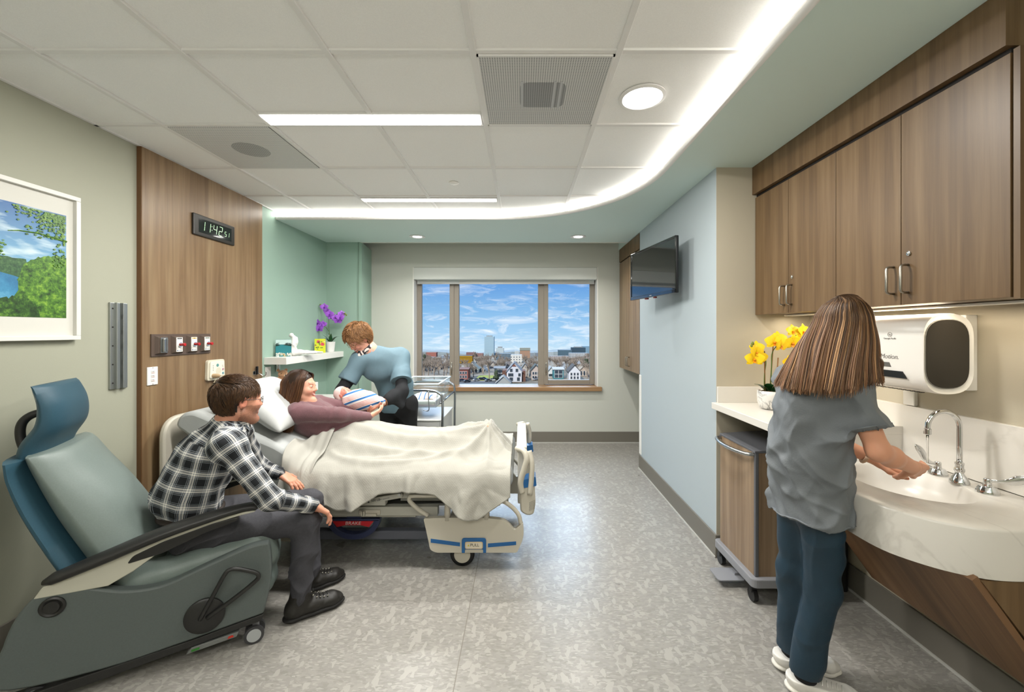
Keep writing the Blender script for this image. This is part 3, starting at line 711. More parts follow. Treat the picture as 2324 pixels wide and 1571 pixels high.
# towel dispenser
t = thing('paper_towel_dispenser', (XR, 1.70, 1.251), 'white wall paper towel dispenser with smoked oval window', 'towel dispenser')
M_DISP = mat('dispenser_white', '#e4e1da', .3)
prof = round_poly([(-.262, .03), (-.205, -.004), (-.05, -.002), (-.03, .335), (-.15, .342), (-.262, .30)], [.06, .07, .02, .02, .11, .13], 8)
prof = round_poly([(-.258, 0), (-.045, 0), (-.045, .34), (-.258, .34)], [.10, .10, .10, .10], 9)
def inset(P, c, f): return [(c[0] + (x - c[0]) * f, c[1] + (z - c[1]) * f) for x, z in P]
cc = (-.15, .17)
g = G(); rs = [(.92, .012, ), (.985, .003), (1.0, .012), (1.0, .36), (.95, .372), (.2, .372)]
vs = []; n_ = len(prof)
for f, y in rs: vs += [(x, y, z) for x, z in inset(prof, cc, f)]
fs = [(j * n_ + i, j * n_ + (i + 1) % n_, (j + 1) * n_ + (i + 1) % n_, (j + 1) * n_ + i) for j in range(len(rs) - 1) for i in range(n_)] + [tuple(range(n_))]
g.add(vs, fs); g.build('cover', M_DISP, t, auto=40)
G().box(-.05, 0, .03, .355, .012, .335, .004).build('back_plate', M_DISP, t)
g = G(); g.prism(inset(prof, cc, .84), .006, .012, 'y'); g.build('window', mat('smoked_plastic', '#26231f', .08, coat=.5), t)
g = G(); g.prism(inset(prof, cc, .86), .008, .0125, 'y'); g.build('window_rim', mat('rim_grey', '#8d8a83', .3), t)
g = G(); g.prism([(.075, .058), (.33, .058), (.33, .088), (.095, .088)], -.2615, -.256, 'x'); g.build('towel_slot', M_BLACK, t)
g = G(); g.prism([(.150, .104), (.205, .104), (.198, .124), (.160, .124)], -.2600, -.2565, 'x'); g.build('sensor', mat('sensor_grey', '#5f5d59', .3), t)
g = G()
for i in range(14): g.box(-.22, -.205, .05 + i * .021, .060 + i * .021, -.0012 + .002, .0035)
g.build('tear_teeth', M_BLACK, t)
M_PRINT = mat('grey_print', '#8b8883', .5)
text_mesh('enMotion.', .030, 'lettering', M_PRINT, t, (-.2588, .175, .150), (R(90), 0, R(-90)), .0005, shear=.25)
text_mesh('Georgia-Pacific', .0105, 'lettering', M_PRINT, t, (-.2586, .157, .232), (R(90), 0, R(-90)), .0005)
g = G()
for k in range(24):
    a, b_ = 2 * PI * k / 24, 2 * PI * (k + 1) / 24; g.cyl((-.2588, .157 + .010 * math.cos(a), .25 + .010 * math.sin(a)), (-.2588, .157 + .010 * math.cos(b_), .25 + .010 * math.sin(b_)), .0008, n=6)
g.prism([(.151, .246), (.163, .246), (.157, .254)], -.2592, -.2585, 'x'); g.build('emblem', M_PRINT, t)
# small white box below it, mostly behind the hair
t = thing('wall_hook_plate', (XR, 2.02, 1.17), 'small white plate on the wall below the towel dispenser', 'plate')
G().box(-.02, 0, -.03, .03, -.02, .05, .004).build('plate', M_WHITE, t)

# rolling hamper under the counter
t = thing('rolling_hamper', (1.30, 2.28, 0), 'walnut-sided rolling hamper with steel handle under the counter', 'hamper')
M_CART = wood_mat('hamper_walnut', '#75604a', '#867058', '#978168'); M_GREY = mat('grey_plastic', '#85868a', .4); M_GREYD = mat('dark_grey_plastic', '#5b5c60', .4)
G().box(.0, .012, .012, .40, .145, .835).build('front_panel', M_CART, t); G().box(.02, .33, 0, .012, .145, .835).build('side_panel', M_CART, t)
G().box(.012, .33, .012, .39, .14, .82).build('body', M_GREYD, t)
G().box(.0, .02, -.004, .014, .14, .84, .004).build('corner_post', M_GREYD, t)
g = G(); g.prism(round_poly([(-.03, -.03), (.36, -.03), (.36, .43), (-.03, .43)], .035), .095, .145, 'z'); g.build('base_frame', M_GREY, t, bevel=.006)
g = G(); g.prism([(-.004, .835), (-.004, .848), (.30, .868), (.335, .868), (.335, .835)], -.006, .402, 'y'); g.build('lid', M_GREYD, t, bevel=.003)
g = G(); g.tube(bez([(.004, .012, .825), (-.035, .03, .823), (-.062, .12, .822), (-.068, .20, .822), (-.062, .28, .822), (-.035, .375, .823), (.004, .39, .825)], 6), .011, 12); g.build('handle', M_STEEL, t, smooth=True)
for x, y in ((.0, .02), (.0, .385), (.31, .02), (.31, .385)):
    g = G(); g.cyl((x - .012, y, .036), (x + .012, y, .036), .036, n=24); g.box(x - .017, x + .017, y - .014, y + .014, .05, .096, .004); g.build('caster', M_BLACK, t, auto=40)
g = G(); g.prism(round_poly([(-.14, .13), (.02, .13), (.02, .26), (-.14, .26)], .02), .040, .046, 'z'); g.box(-.02, .1, .18, .22, .046, .06); g.build('foot_pedal', M_GREY, t)
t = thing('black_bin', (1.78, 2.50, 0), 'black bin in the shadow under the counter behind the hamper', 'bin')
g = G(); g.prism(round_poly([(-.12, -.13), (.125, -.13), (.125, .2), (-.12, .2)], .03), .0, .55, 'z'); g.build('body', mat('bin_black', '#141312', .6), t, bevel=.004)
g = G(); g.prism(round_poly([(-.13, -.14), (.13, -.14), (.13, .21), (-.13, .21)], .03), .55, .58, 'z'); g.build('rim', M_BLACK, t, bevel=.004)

# tall cabinet in the niche
t = thing('niche_cabinet', (1.305, 4.54, 1.035), 'tall narrow walnut cabinet in the niche behind the television', 'cabinet')
G().box(.02, .54, 0, .94, 0, 1.385).build('body', M_WOOD, t)
for a, b_, hy in ((0, .462, .43), (.465, .93, .497)):
    d = G().box(0, .019, a + .002, b_, .0, 1.385).build('door', M_WOODP, t); bar_pull((0, hy, .055), (0, hy, .165), (-.032, 0, 0), d)
G().box(-.004, .54, 0, .93, 1.40, 1.570).build('fascia', M_WOOD, t)
G().box(.01, .5, 0, .93, 1.385, 1.40).build('shadow_gap', M_DARK, t)

# television
ang = math.atan2(-.82, .131)
t = thing('wall_television', (1.12, 3.55, 2.035), 'flat black television tilted out from the white wall', 'television', rz=ang)
# local x runs towards the far end, +y towards the wall
W_, H_ = .415, .222
g = G(); g.box(-W_, W_, -.0, .022, -H_, H_, .006); g.box(-.30, .30, .02, .055, -.16, .15, .012); g.build('casing', M_BLACK, t, auto=40)
g = G(); g.box(-W_ + .020, W_ - .020, -.0012, .001, -H_ + .028, H_ - .020); g.build('screen', mat('tv_screen', '#0b0e13', .06, coat=1.0, spec=.9), t)
g = G(); fr = mat('tv_gloss_black', '#08090b', .12, coat=1)
g.box(-W_, W_, -.006, .0, -H_, -H_ + .028, .003); g.box(-W_, W_, -.006, 0, H_ - .020, H_, .003); g.box(-W_, -W_ + .020, -.006, 0, -H_, H_, .003); g.box(W_ - .020, W_, -.006, 0, -H_, H_, .003); g.build('bezel', fr, t)
g = G(); g.box(-.02, .02, -.0075, -.006, -H_ + .010, -H_ + .016); g.build('maker_badge', mat('tv_badge', '#a8a8a8', .3), t)
for xa_, xb_ in ((-.14, -.10), (.02, .05)): G().box(xa_, xb_, .01, .03, -H_ - .011, -H_).build('control_button', mat('tv_red', '#7a1c18', .4), t)
g = G(); g.box(-.04, .04, .05, .165, -.04, .04, .005); g.box(-.08, .08, .155, .20, -.12, .12, .004); g.build('wall_bracket', M_BLACK, t)

# ================================================================ left wall
PX = -2.39
def LW(px, py, X=PX):
    Y = FP * X / (px - VX); return (X, Y, EYE - (py - VY) * Y / FP)
t = thing('headwall_panel', (XL + .001, 2.567, 0), 'tall walnut wall panel behind the bed with clock and gas outlets', 'wall panel')
G().box(0, PX - XL, 0, 1.188, .0, CZ - .012).build('board', M_WOODP, t)
G().box(0, PX - XL - .002, -.004, 0, .0, CZ - .012).build('edge_band', mat('walnut_edge', '#6b4c2f', .45), t)
# digital clock
t = thing('digital_clock', (PX, 3.161, 2.298), 'black digital clock with green numerals on the walnut panel', 'clock')
g = G(); g.box(0, .018, -.211, .211, -.078, .078, .006); g.build('case', mat('clock_case', '#26231f', .4), t)
g = G(); g.box(.016, .0188, -.165, .172, -.052, .052); g.build('display', mat('clock_window', '#060606', .1, coat=.6), t)
SEG = {'0': 'abcdef', '1': 'bc', '2': 'abged', '4': 'fgbc', '5': 'afgcd'}
g = G()
def seg7(g, ch, y, z, w, h):
    s_ = h * .06; b = {'a': ((-w, h), (w, h)), 'g': ((-w, 0), (w, 0)), 'd': ((-w, -h), (w, -h)), 'f': ((-w, 0), (-w, h)), 'b': ((w, 0), (w, h)), 'e': ((-w, -h), (-w, 0)), 'c': ((w, -h), (w, 0))}
    for k in SEG[ch]:
        (y0, z0), (y1, z1) = b[k]; sl = .12
        f = lambda yy, zz: (y + yy + sl * zz, z + zz)
        p, q = Vector(f(y0, z0)), Vector(f(y1, z1)); d = (q - p).normalized(); n = Vector((-d.y, d.x)) * s_; p += d * s_ * 1.3; q -= d * s_ * 1.3
        g.prism([tuple(p - d * s_), tuple(p + n), tuple(q + n), tuple(q + d * s_), tuple(q - n), tuple(p - n)], .0188, .0194, 'x')
M_LED = emit_mat('green_led', (.03, .6, .02, 1), .8)
for ch, y in (('1', -.125), ('1', -.070), ('4', -.005), ('2', .052)): g = G(); seg7(g, ch, y, .002, .016, .034); g.build('numeral', M_LED, t)
for ch, y in (('5', .105), ('1', .135)): g = G(); seg7(g, ch, y, -.006, .009, .018); g.build('numeral', M_LED, t)
for z in (-.012, .016): G().box(.0188, .0194, -.040, -.035, z, z + .005).build('colon_dot', M_LED, t)
# gas outlet console
t = thing('medical_gas_console', (PX, 2.622, 1.352), 'brown medical gas outlet plate with three red-knobbed outlets', 'gas outlets')
M_BRN = mat('console_brown', '#56483f', .45)
G().box(0, .010, 0, .498, 0, .145, .001).build('back_plate', M_BRN, t)
for i, y in enumerate((.068, .192, .318, .440)):
    g = G(); w1, w2 = .046, .034
    v0 = [(.010, y - w1, .012), (.010, y + w1, .012), (.010, y + w1, .133), (.010, y - w1, .133)]; v1 = [(.028, y - w2, .022), (.028, y + w2, .022), (.028, y + w2, .123), (.028, y - w2, .123)]
    g.add(v0 + v1, [(4, 5, 6, 7), (0, 1, 5, 4), (1, 2, 6, 5), (2, 3, 7, 6), (3, 0, 4, 7)]); u = g.build('outlet_surround', M_BRN, t)
    if i == 0:
        g = G(); g.box(.028, .034, y - .026, y + .026, .022, .122, .001); g.box(.034, .048, y - .018, y + .004, .026, .118, .006); g.box(.034, .044, y + .010, y + .018, .03, .116, .003); g.build('slide_bracket', M_STEEL, u)
    else:
        g = G(); g.box(.028, .031, y - .026, y + .026, .022, .122, .002); pl = g.build('face_plate', M_WHITE, u)
        g = G(); g.box(.031, .0315, y - .020, y + .020, .110, .118); g.build('marking', mat('plate_mark_%d' % i, ('#6b6b6b', '#d8b25e', '#8d9c8c')[i - 1], .5), pl) if False else g.build('marking', mat('plate_mark_%d' % i, ('#6b6b6b', '#d8b25e', '#8d9c8c')[i - 1], .5), u)
        g = G(); g.cyl((.031, y, .072), (.040, y, .072), .016, n=20); g.build('socket', M_CHROME, u, auto=40)
        g = G(); g.lathe([(0, .040), (.0095, .040), (.0095, .052), (.011, .054), (.011, .068), (.009, .070), (0, .070)], (0, y, .072), axis='x', n=22); g.build('knob', mat('red_knob', '#b01f22', .35), u, auto=40)
for y in (.192, .318, .440):
    g = G(); g.cyl((.031, y - .017, .031), (.0315, y - .017, .031), .004, n=12); g.build('emblem', mat('plate_blue', '#2d4f7c', .5), t); G().box(.031, .0314, y - .010, y + .020, .0295, .0325).build('small_print', mat('plate_print_grey', '#7d8b9c', .5), t)
for y, w_ in ((.192, 'VACUUM'), (.318, 'AIR'), (.440, 'OXYGEN')): text_mesh(w_, .0085, 'lettering', M_DARK, t, (.0318, y, .1138), (R(90), 0, R(90)), .0002)
def plate(name, px0, px1, py0, py1, label, X=PX, m=None, th=.008):
    Y0 = FP * X / (px0 - VX); Y1 = FP * X / (px1 - VX); Ym = (Y0 + Y1) / 2; z1 = EYE - (py0 - VY) * Ym / FP; z0 = EYE - (py1 - VY) * Ym / FP
    t = thing(name, (X, Ym, (z0 + z1) / 2), label, name.replace('_', ' ')); w_, h_ = (Y1 - Y0) / 2, (z1 - z0) / 2
    G().box(0, th, -w_, w_, -h_, h_, .003).build('plate', m or M_WHITE, t); return t, w_, h_
t, w_, h_ = plate('switch_plate', 332, 356, 833, 874, 'white button switch plate on the walnut panel below the gas outlets')
for k in range(3):
    z = .026 - k * .026; b_ = G().box(.008, .0105, -.013, .013, z - .009, z + .009, .003).build('button', mat('button_white', '#d5d5d2', .4), t)
    G().box(.0105, .0108, -.009, .009, z - .0065, z - .005).build('marking', mat('red_mark', '#c8574b', .5), t); G().box(.0105, .0108, -.007, .007, z, z + .004).build('marking', mat('grey_mark', '#9b9b9b', .5), t)
g = G(); g.cyl((.008, 0, .052), (.009, 0, .052), .003, n=10); g.cyl((.008, 0, -.052), (.009, 0, -.052), .003, n=10); g.build('screw', M_NICKEL, t)
t, w_, h_ = plate('power_outlet', 406, 427, 962, 1008, 'steel outlet plate on the walnut panel behind the seated man', m=M_STEEL)
for s_ in (-1, 1):
    f = G(); f.prism(round_poly([(-.019, s_ * .027 - .017), (.019, s_ * .027 - .017), (.019, s_ * .027 + .017), (-.019, s_ * .027 + .017)], .01), .008, .011, 'x'); f = f.build('socket', mat('outlet_ivory', '#d9dbdc', .4), t)
    G().box(.011, .0112, -.009, -.006, s_ * .027 - .004, s_ * .027 + .007).box(.011, .0112, .006, .009, s_ * .027 - .004, s_ * .027 + .007).build('slot', M_BLACK, f)
# nurse call station with its cord
t = thing('nurse_call_station', (PX, 3.165, 1.218), 'ivory nurse call station with a plugged cord on the walnut panel', 'nurse call station')
M_IVORY = mat('ivory_plastic', '#cfc9b5', .4)
g = G(); g.prism(round_poly([(-.092, -.078), (.092, -.078), (.086, .078), (-.086, .078)], .02), 0, .022, 'x'); g.build('case', M_IVORY, t, bevel=.003)
g = G(); g.prism(round_poly([(-.075, -.063), (.075, -.063), (.070, .066), (-.070, .066)], .015), .022, .030, 'x'); g.build('face', mat('ivory_face', '#dcdacd', .4), t, bevel=.002)
g = G(); g.cyl((.030, .0, .035), (.032, 0, .035), .012, n=20); g.build('call_light', mat('teal_lens', '#5d8f8c', .2), t)
g = G(); g.cyl((.030, .01, -.008), (.0315, .01, -.008), .026, n=28); g.build('speaker', M_IVORY, t)
for k, z in enumerate((.03, .0, -.03)):
    g = G(); g.cyl((.030, .057, z), (.033, .057, z), .009, n=16); g.build('button', mat(('btn_a', 'btn_b', 'btn_c')[k], ('#d5d2c8', '#b58c97', '#6d9aa2')[k], .4), t)
g = G()
for k in range(4): g.cyl((.030, -.045, .035 - k * .012), (.031, -.045, .035 - k * .012), .0028, n=8)
g.build('indicator', M_BLACK, t)
g = G(); g.lathe([(0, .028), (.016, .030), (.017, .05), (.013, .075), (.006, .085)], (0, -.045, -.042), axis='x', n=18); g.build('plug', mat('tan_plug', '#b79e7c', .5), t, auto=50)
t = thing('call_cord', (PX, 3.165, 1.218), 'tan cord looping from the nurse call station down behind the man', 'cord')
g = G(); g.tube(bez([(.085, -.045, -.042), (.11, .0, -.045), (.10, .06, -.06), (.07, .095, -.11), (.05, .09, -.22), (.04, .05, -.40), (.05, .05, -.55), (.12, .06, -.68)], 10), .0035, 8)
g.tube(bez([(.02, -.01, -.078), (.03, -.05, -.12), (.03, -.04, -.17), (.03, .0, -.19), (.03, .03, -.15), (.02, .0, -.085)], 8), .0035, 8); g.build('cable', mat('tan_cable', '#b3a98c', .5), t, smooth=True)
t = thing('robe_hook', (PX, 3.655, 1.14), 'chrome double hook at the far edge of the walnut panel', 'hook')
G().box(0, .006, -.035, .035, -.012, .02, .002).build('plate', M_CHROME, t)
g = G()
g.tube(bez([(.0, .02, 0), (.03, .03, -.012), (.05, .035, -.03), (.072, .038, -.02), (.075, .038, .012)], 6), .0045, 8); g.build('hook', M_CHROME, t, smooth=True)
g = G(); g.box(.012, .028, -.012, .006, -.01, .062, .003); g.build('clip', M_BLACK, t)
# aluminium track
t = thing('equipment_rail', (XL, 2.44, 1.43), 'aluminium equipment track on the cream wall beside the framed picture', 'wall rail')
g = G()
for a, b_, d in ((-.052, -.022, .012), (-.026, -.006, .026), (-.006, .012, .008), (.012, .032, .026), (.030, .052, .014)): g.box(0, d, a, b_, -.256, .256, .003)
g.build('extrusion', mat('brushed_aluminium', '#a9adab', .33, .9), t)
for k in range(5):
    g = G(); g.cyl((.012, -.038, -.22 + k * .11), (.0135, -.038, -.22 + k * .11), .0045, n=12); g.build('screw', M_DARK, t)
    g = G(); g.box(.008, .0095, -.001, .007, -.20 + k * .09, -.175 + k * .09); g.build('slot', M_DARK, t)
# framed landscape
t = thing('framed_landscape', (XL, 1.78, 1.853), 'large white framed photograph of a lake between green wooded hills', 'picture')
PW, PH = .43, .383
g = G()
for bx in ((-PW, PW, PH - .022, PH), (-PW, PW, -PH, -PH + .022)): g.box(0, .034, bx[0], bx[1], bx[2], bx[3], .002)
g.box(0, .034, -PW, -PW + .022, -PH + .0225, PH - .0225, .002); g.box(0, .034, PW - .022, PW, -PH + .0225, PH - .0225, .002); g.build('frame', mat('white_frame', '#d9d8d2', .4), t)
G().box(.004, .014, -PW + .02, PW - .02, -PH + .02, PH - .02).build('mat_board', mat('mat_board', '#cdccc4', .7), t)
y0, y1, z0, z1 = -.375, .375, -.268, .272
def layer(pts, name, m, d): g = G(); g.prism(pts, .014, .0145 + d, 'x'); return g.build(name, m, ph)
def sky_pic():
    m, N, L, b = new_mat('printed_sky'); tc = N.new('ShaderNodeTexCoord'); sp = N.new('ShaderNodeSeparateXYZ'); L.new(tc.outputs['Object'], sp.inputs[0])
    r = N.new('ShaderNodeValToRGB'); mr = N.new('ShaderNodeMapRange'); mr.inputs['From Min'].default_value = -.05; mr.inputs['From Max'].default_value = .27; L.new(sp.outputs[2], mr.inputs['Value']); L.new(mr.outputs[0], r.inputs[0])
    r.color_ramp.elements[0].color = hx('#7fb0cc'); r.color_ramp.elements[1].color = hx('#1f5a94')
    mp = N.new('ShaderNodeMapping'); mp.inputs['Scale'].default_value = (1, 4, 16); mp.inputs['Rotation'].default_value = (R(-18), 0, 0); L.new(tc.outputs['Object'], mp.inputs[0])
    n = N.new('ShaderNodeTexNoise'); n.inputs['Scale'].default_value = 1.4; n.inputs['Detail'].default_value = 7; L.new(mp.outputs[0], n.inputs['Vector'])
    r2 = N.new('ShaderNodeValToRGB'); r2.color_ramp.elements[0].position = .50; r2.color_ramp.elements[1].position = .72; L.new(n.outputs['Fac'], r2.inputs[0])
    x = N.new('ShaderNodeMixRGB'); x.inputs[2].default_value = hx('#c3d6dc'); L.new(r2.outputs[0], x.inputs[0]); L.new(r.outputs[0], x.inputs[1]); L.new(x.outputs[0], b.inputs['Base Color']); b.inputs['Roughness'].default_value = .35
    return m
def leafy(name, a, b_, c, sc_):
    m, N, L, b = new_mat(name); tc = N.new('ShaderNodeTexCoord'); n = N.new('ShaderNodeTexNoise'); n.inputs['Scale'].default_value = sc_; n.inputs['Detail'].default_value = 10; n.inputs['Roughness'].default_value = .75; L.new(tc.outputs['Object'], n.inputs['Vector'])
    r = N.new('ShaderNodeValToRGB'); e = r.color_ramp.elements; e[0].position = .38; e[0].color = hx(a); e[1].position = .66; e[1].color = hx(c); k = e.new(.52); k.color = hx(b_); L.new(n.outputs['Fac'], r.inputs[0]); L.new(r.outputs[0], b.inputs['Base Color']); b.inputs['Roughness'].default_value = .4; MATS[name] = m
    return m
g = G(); g.prism([(y0, z0), (y1, z0), (y1, z1), (y0, z1)], .0135, .0145, 'x'); ph = g.build('photograph', sky_pic(), t)
def wob(pts, n, amp, sd):
    rr = random.Random(sd); out = []
    for i in range(len(pts) - 1):
        for k in range(n): 
            f = k / n; out.append((pts[i][0] * (1 - f) + pts[i + 1][0] * f + rr.uniform(-amp, amp), pts[i][1] * (1 - f) + pts[i + 1][1] * f + rr.uniform(-amp, amp)))
    return out + [pts[-1]]
layer([(y0, z0), (y1, z0), (y1, -.03), (y0, -.03)], 'printed_lake', leafy('printed_water', '#2f6d96', '#3f86ad', '#64a3c2', 6), .0002)
layer(wob([(y0, -.055), (y0, -.01), (-.1, .015), (.10, .012), (.2, .012)], 8, .004, 1) + [(.22, -.10), (.16, -.075), (.10, -.062), (0, -.055)], 'printed_far_hill', leafy('printed_hill_far', '#22422f', '#3a5f38', '#54774a', 60), .0004)
layer(wob([(.165, -.10), (.19, -.01), (.25, .03), (.32, .05), (y1, .05)], 8, .004, 2) + [(y1, z0), (.10, z0), (.17, -.14)], 'printed_hillside', leafy('printed_hill_near', '#1f3d17', '#4d7a25', '#86ab3c', 45), .0006)
layer(wob([(y0, -.21), (-.15, -.2), (.02, -.215), (.10, -.19), (.18, -.16), (.24, -.20)], 8, .008, 3) + [(.26, z0), (y0, z0)], 'printed_near_trees', leafy('printed_tree', '#142a12', '#31561e', '#6f9a34', 30), .0008)
g = G(); rr = random.Random(5)
for k in range(420):
    y = y1 - abs(rr.gauss(0, .10)) - .004; z = z1 - abs(rr.gauss(0, .055)) * (1 if y > .2 else .6)
    if rr.random() < .12: y = y1 - rr.random() * .06; z = rr.uniform(-.02, .2)
    if y < .14 and rr.random() < .6: y += .1
    y = min(y, y1 - .012); s_ = rr.uniform(.004, .009); a = rr.random() * 6.3; z = min(z, z1 - .011)
    g.prism([(y + s_ * math.cos(a + q), z + s_ * .7 * math.sin(a + q)) for q in (0, 1.3, 2.5, 3.7, 5)], .0158, .0162 + rr.random() * .0030, 'x')
g.tube([(.0155, y1 - .001, .135), (.0155, .25, .150), (.0155, .17, .145), (.0155, .13, .135)], [.006, .004, .003, .002], 6)
for k in range(60):
    y = rr.gauss(.085, .018); z = rr.gauss(.045, .02); s_ = rr.uniform(.004, .007); a = rr.random() * 6; g.prism([(y + s_ * math.cos(a + q), z + s_ * .7 * math.sin(a + q)) for q in (0, 1.3, 2.5, 3.7, 5)], .0158, .0162 + rr.random() * .0030, 'x')
g.build('printed_foliage', leafy('printed_leaf', '#26451a', '#4f7a2a', '#8fae52', 70), ph)

# ================================================================ alcove shelves and what stands on them
M_SHELF = mat('shelf_white', '#e2e1dc', .35)
t = thing('floating_shelf', (XL, 3.826, 1.269), 'upper white floating shelf in the green alcove with the purple orchid', 'shelf')
G().box(0, .212, 0, 1.224, -.066, 0, .002).build('board', M_SHELF, t)
t = thing('floating_shelf', (XL, 3.80, .968), 'lower white floating shelf in the green alcove under the teddy bear', 'shelf')
G().box(0, .212, 0, .62, -.085, 0, .002).build('board', M_SHELF, t)
t = thing('bedside_cabinet', (XL + .02, 4.0, 0), 'white bedside cabinet in the alcove beyond the bed', 'cabinet')
G().box(0, .40, 0, .70, .05, .765).build('body', M_SHELF, t); G().box(-.01, .415, -.01, .71, .765, .79, .003).build('top', M_SHELF, t)
d = G().box(.40, .412, .01, .69, .52, .755, .002).build('drawer', M_SHELF, t); bar_pull((.412, .29, .64), (.412, .41, .64), (.03, 0, 0), d)
d = G().box(.40, .412, .01, .69, .06, .51, .002).build('door', M_SHELF, t); bar_pull((.412, .62, .36), (.412, .62, .46), (.03, 0, 0), d)
def greeting(loc, w_, h_, rz, label, front, art):
    t = thing('greeting_card', loc, label, 'card', None, rz)
    g = G(); g.prism([(-w_ / 2, 0), (w_ / 2, 0), (w_ / 2, h_), (-w_ / 2, h_)], -.0008, .0004, 'y'); f = g.build('front', front, t)
    g = G(); g.add([(w_ / 2, 0, 0), (w_ / 2 - .02, .05, 0), (w_ / 2 - .02, .05, h_), (w_ / 2, 0, h_), (w_ / 2, .0006, 0), (w_ / 2 - .0204, .0506, 0), (w_ / 2 - .0204, .0506, h_), (w_ / 2, .0006, h_)], [(0, 1, 2, 3), (7, 6, 5, 4), (0, 3, 7, 4), (1, 5, 6, 2)]); g.build('back', M_WHITE, t)
    for nm, m, polys in art:
        g = G()
        for P in polys: g.prism(P, -.0016, -.0008, 'y')
        g.build(nm, m, f)
def blob(x, z, r, n=7, sd=0, q=1.0):
    rr = random.Random(sd); return [(x + r * rr.uniform(.8, 1.1) * math.cos(2 * PI * k / n), z + q * r * rr.uniform(.8, 1.1) * math.sin(2 * PI * k / n)) for k in range(n)]
rr = random.Random(3)
greeting((-2.33, 3.99, 1.269), .135, .165, R(24), 'teal greeting card with a lake scene and pine trees on the upper shelf', mat('card_teal', '#257a83', .5),
    [('printed_sky', mat('card_sky', '#bfd6d4', .5), [[(-.067, .118), (.067, .118), (.067, .164), (-.067, .164)]]),
     ('printed_pines', mat('card_pine', '#173c36', .5), [blob(x, .118 + rr.random() * .008, .011, 5, i, 1.3) for i, x in enumerate((-.058, -.045, .02, .03, .042, .053, .060))] + [[(-.067, .10), (-.03, .108), (-.03, .112), (-.067, .118)], [(.0, .112), (.067, .10), (.067, .116), (.0, .116)]]),
     ('printed_bird', M_BLACK, [[(-.058, .150), (-.042, .140), (-.022, .138), (-.040, .136)]]),
     ('printed_flowers', mat('card_flowers', '#e8e6dc', .5), [blob(rr.uniform(-.064, .064), rr.uniform(.003, .035), .006, 6, i) for i in range(46)]),
     ('printed_gold', mat('card_gold', '#c9a95c', .5), [blob(rr.uniform(-.03, .03), rr.uniform(.003, .03), .005, 6, i + 50) for i in range(16)])])
greeting((-2.325, 4.70, 1.269), .115, .16, R(18), 'yellow greeting card with pink flowers beside the purple orchid', mat('card_yellow', '#c9cf2e', .5),
    [('printed_roses', mat('card_rose', '#d9565a', .5), [blob(-.018, .128, .020, 8, 1), blob(.024, .098, .022, 8, 2), blob(-.045, .085, .008, 6, 3)]),
     ('printed_pink', mat('card_pink', '#eeb4a4', .5), [blob(-.020, .130, .009, 6, 5), blob(.026, .100, .010, 6, 6), blob(.045, .13, .008, 6, 9)]),
     ('printed_leaves', mat('card_leaf', '#1f5b43', .5), [blob(rr.uniform(-.05, .05), rr.uniform(.02, .14), .009, 5, i + 70, .6) for i in range(15)])])
# white reclining figurine
b = Body(.004)
b.chain([(0, 0, .018), (.05, .01, .020), (.12, .03, .016), (.19, .06, .014), (.26, .10, .010)], [.030, .026, .018, .013, .008], .015)
b.chain([(0, -.02, .018), (.06, -.03, .018), (.13, -.01, .013), (.20, .03, .010)], [.024, .018, .012, .008], .015)
b.chain([(-.005, 0, .02), (-.012, 0, .07), (-.002, 0, .12), (.012, 0, .155)], [.032, .028, .033, .024], .02)
b.chain([(.005, 0, .15), (-.01, 0, .175), (-.022, 0, .190)], [.022, .014, .024], .015)
b.chain([(-.03, .01, .185), (.0, .03, .175), (.02, .02, .145)], [.012, .013, .016], .01); b.chain([(.0, -.02, .15), (-.005, -.035, .10), (.02, -.02, .055)], [.016, .011, .010], .01)
V, Q = b.mesh(); V += vnormals(V, Q) * (.0012 * fnoise(V, 60, 4))[:, None]
t = thing('reclining_figurine', (-2.29, 4.10, 1.269), 'white sculpted reclining figurine on the upper shelf', 'figurine', rz=R(28))
mesh_obj('figure', V - np.array([0, 0, V[:, 2].min()]), Q, mat('plaster_white', '#dcdcd8', .6), t, smooth=True)
# orchids
def petal_mesh(g, c, d, up, ln, w_, curl, n=7):
    """a curved petal with thickness, starting at c and pointing along d"""
    d = Vector(d).normalized(); up = Vector(up).normalized(); s_ = d.cross(up).normalized(); up = s_.cross(d); vs = []; fs = []
    for k in range(n + 1):
        f = k / n; ww = w_ * math.sin(PI * min(1, (.12 + .88 * f)) ** .85) ** .7 if f < 1 else w_ * .12
        base_ = Vector(c) + d * ln * f + up * curl * math.sin(f * PI * .8) * ln
        for q in (-1, -.5, 0, .5, 1): vs.append(base_ + s_ * ww * q + up * (curl * .35 * ww * (1 - q * q)))
    m = len(vs); vs = vs + [v_ - up * .0009 for v_ in vs]
    for k in range(n):
        for q in range(4): a = k * 5 + q; fs += [(a, a + 1, a + 6, a + 5), (m + a + 5, m + a + 6, m + a + 1, m + a)]
    g.add(vs, fs)
def orchid_flower(parent, c, face, r, mp, ml, name='flower'):
    f = Vector(face).normalized(); u = Vector((0, 0, 1)) if abs(f.z) < .9 else Vector((1, 0, 0)); s_ = f.cross(u).normalized(); u = s_.cross(f).normalized(); c = Vector(c)
    g = G()
    for a, w_, l_ in ((90, .34, 1.0), (215, .34, .95), (325, .34, .95)): petal_mesh(g, c - f * .003, s_ * math.cos(R(a)) + u * math.sin(R(a)), f, r * l_, r * w_, .16)
    for a in (12, 168): petal_mesh(g, c, s_ * math.cos(R(a)) + u * math.sin(R(a)) + f * .1, f, r * 1.05, r * .56, .14)
    o = g.build(name, mp, parent, smooth=True)
    g = G(); g.ball(c + f * r * .16 - u * r * .08, r * .14, 8); petal_mesh(g, c + f * r * .1 - u * r * .1, -u * .8 + f * .7, f, r * .45, r * .17, -.25, 5); g.build('lip', ml, o, smooth=True)
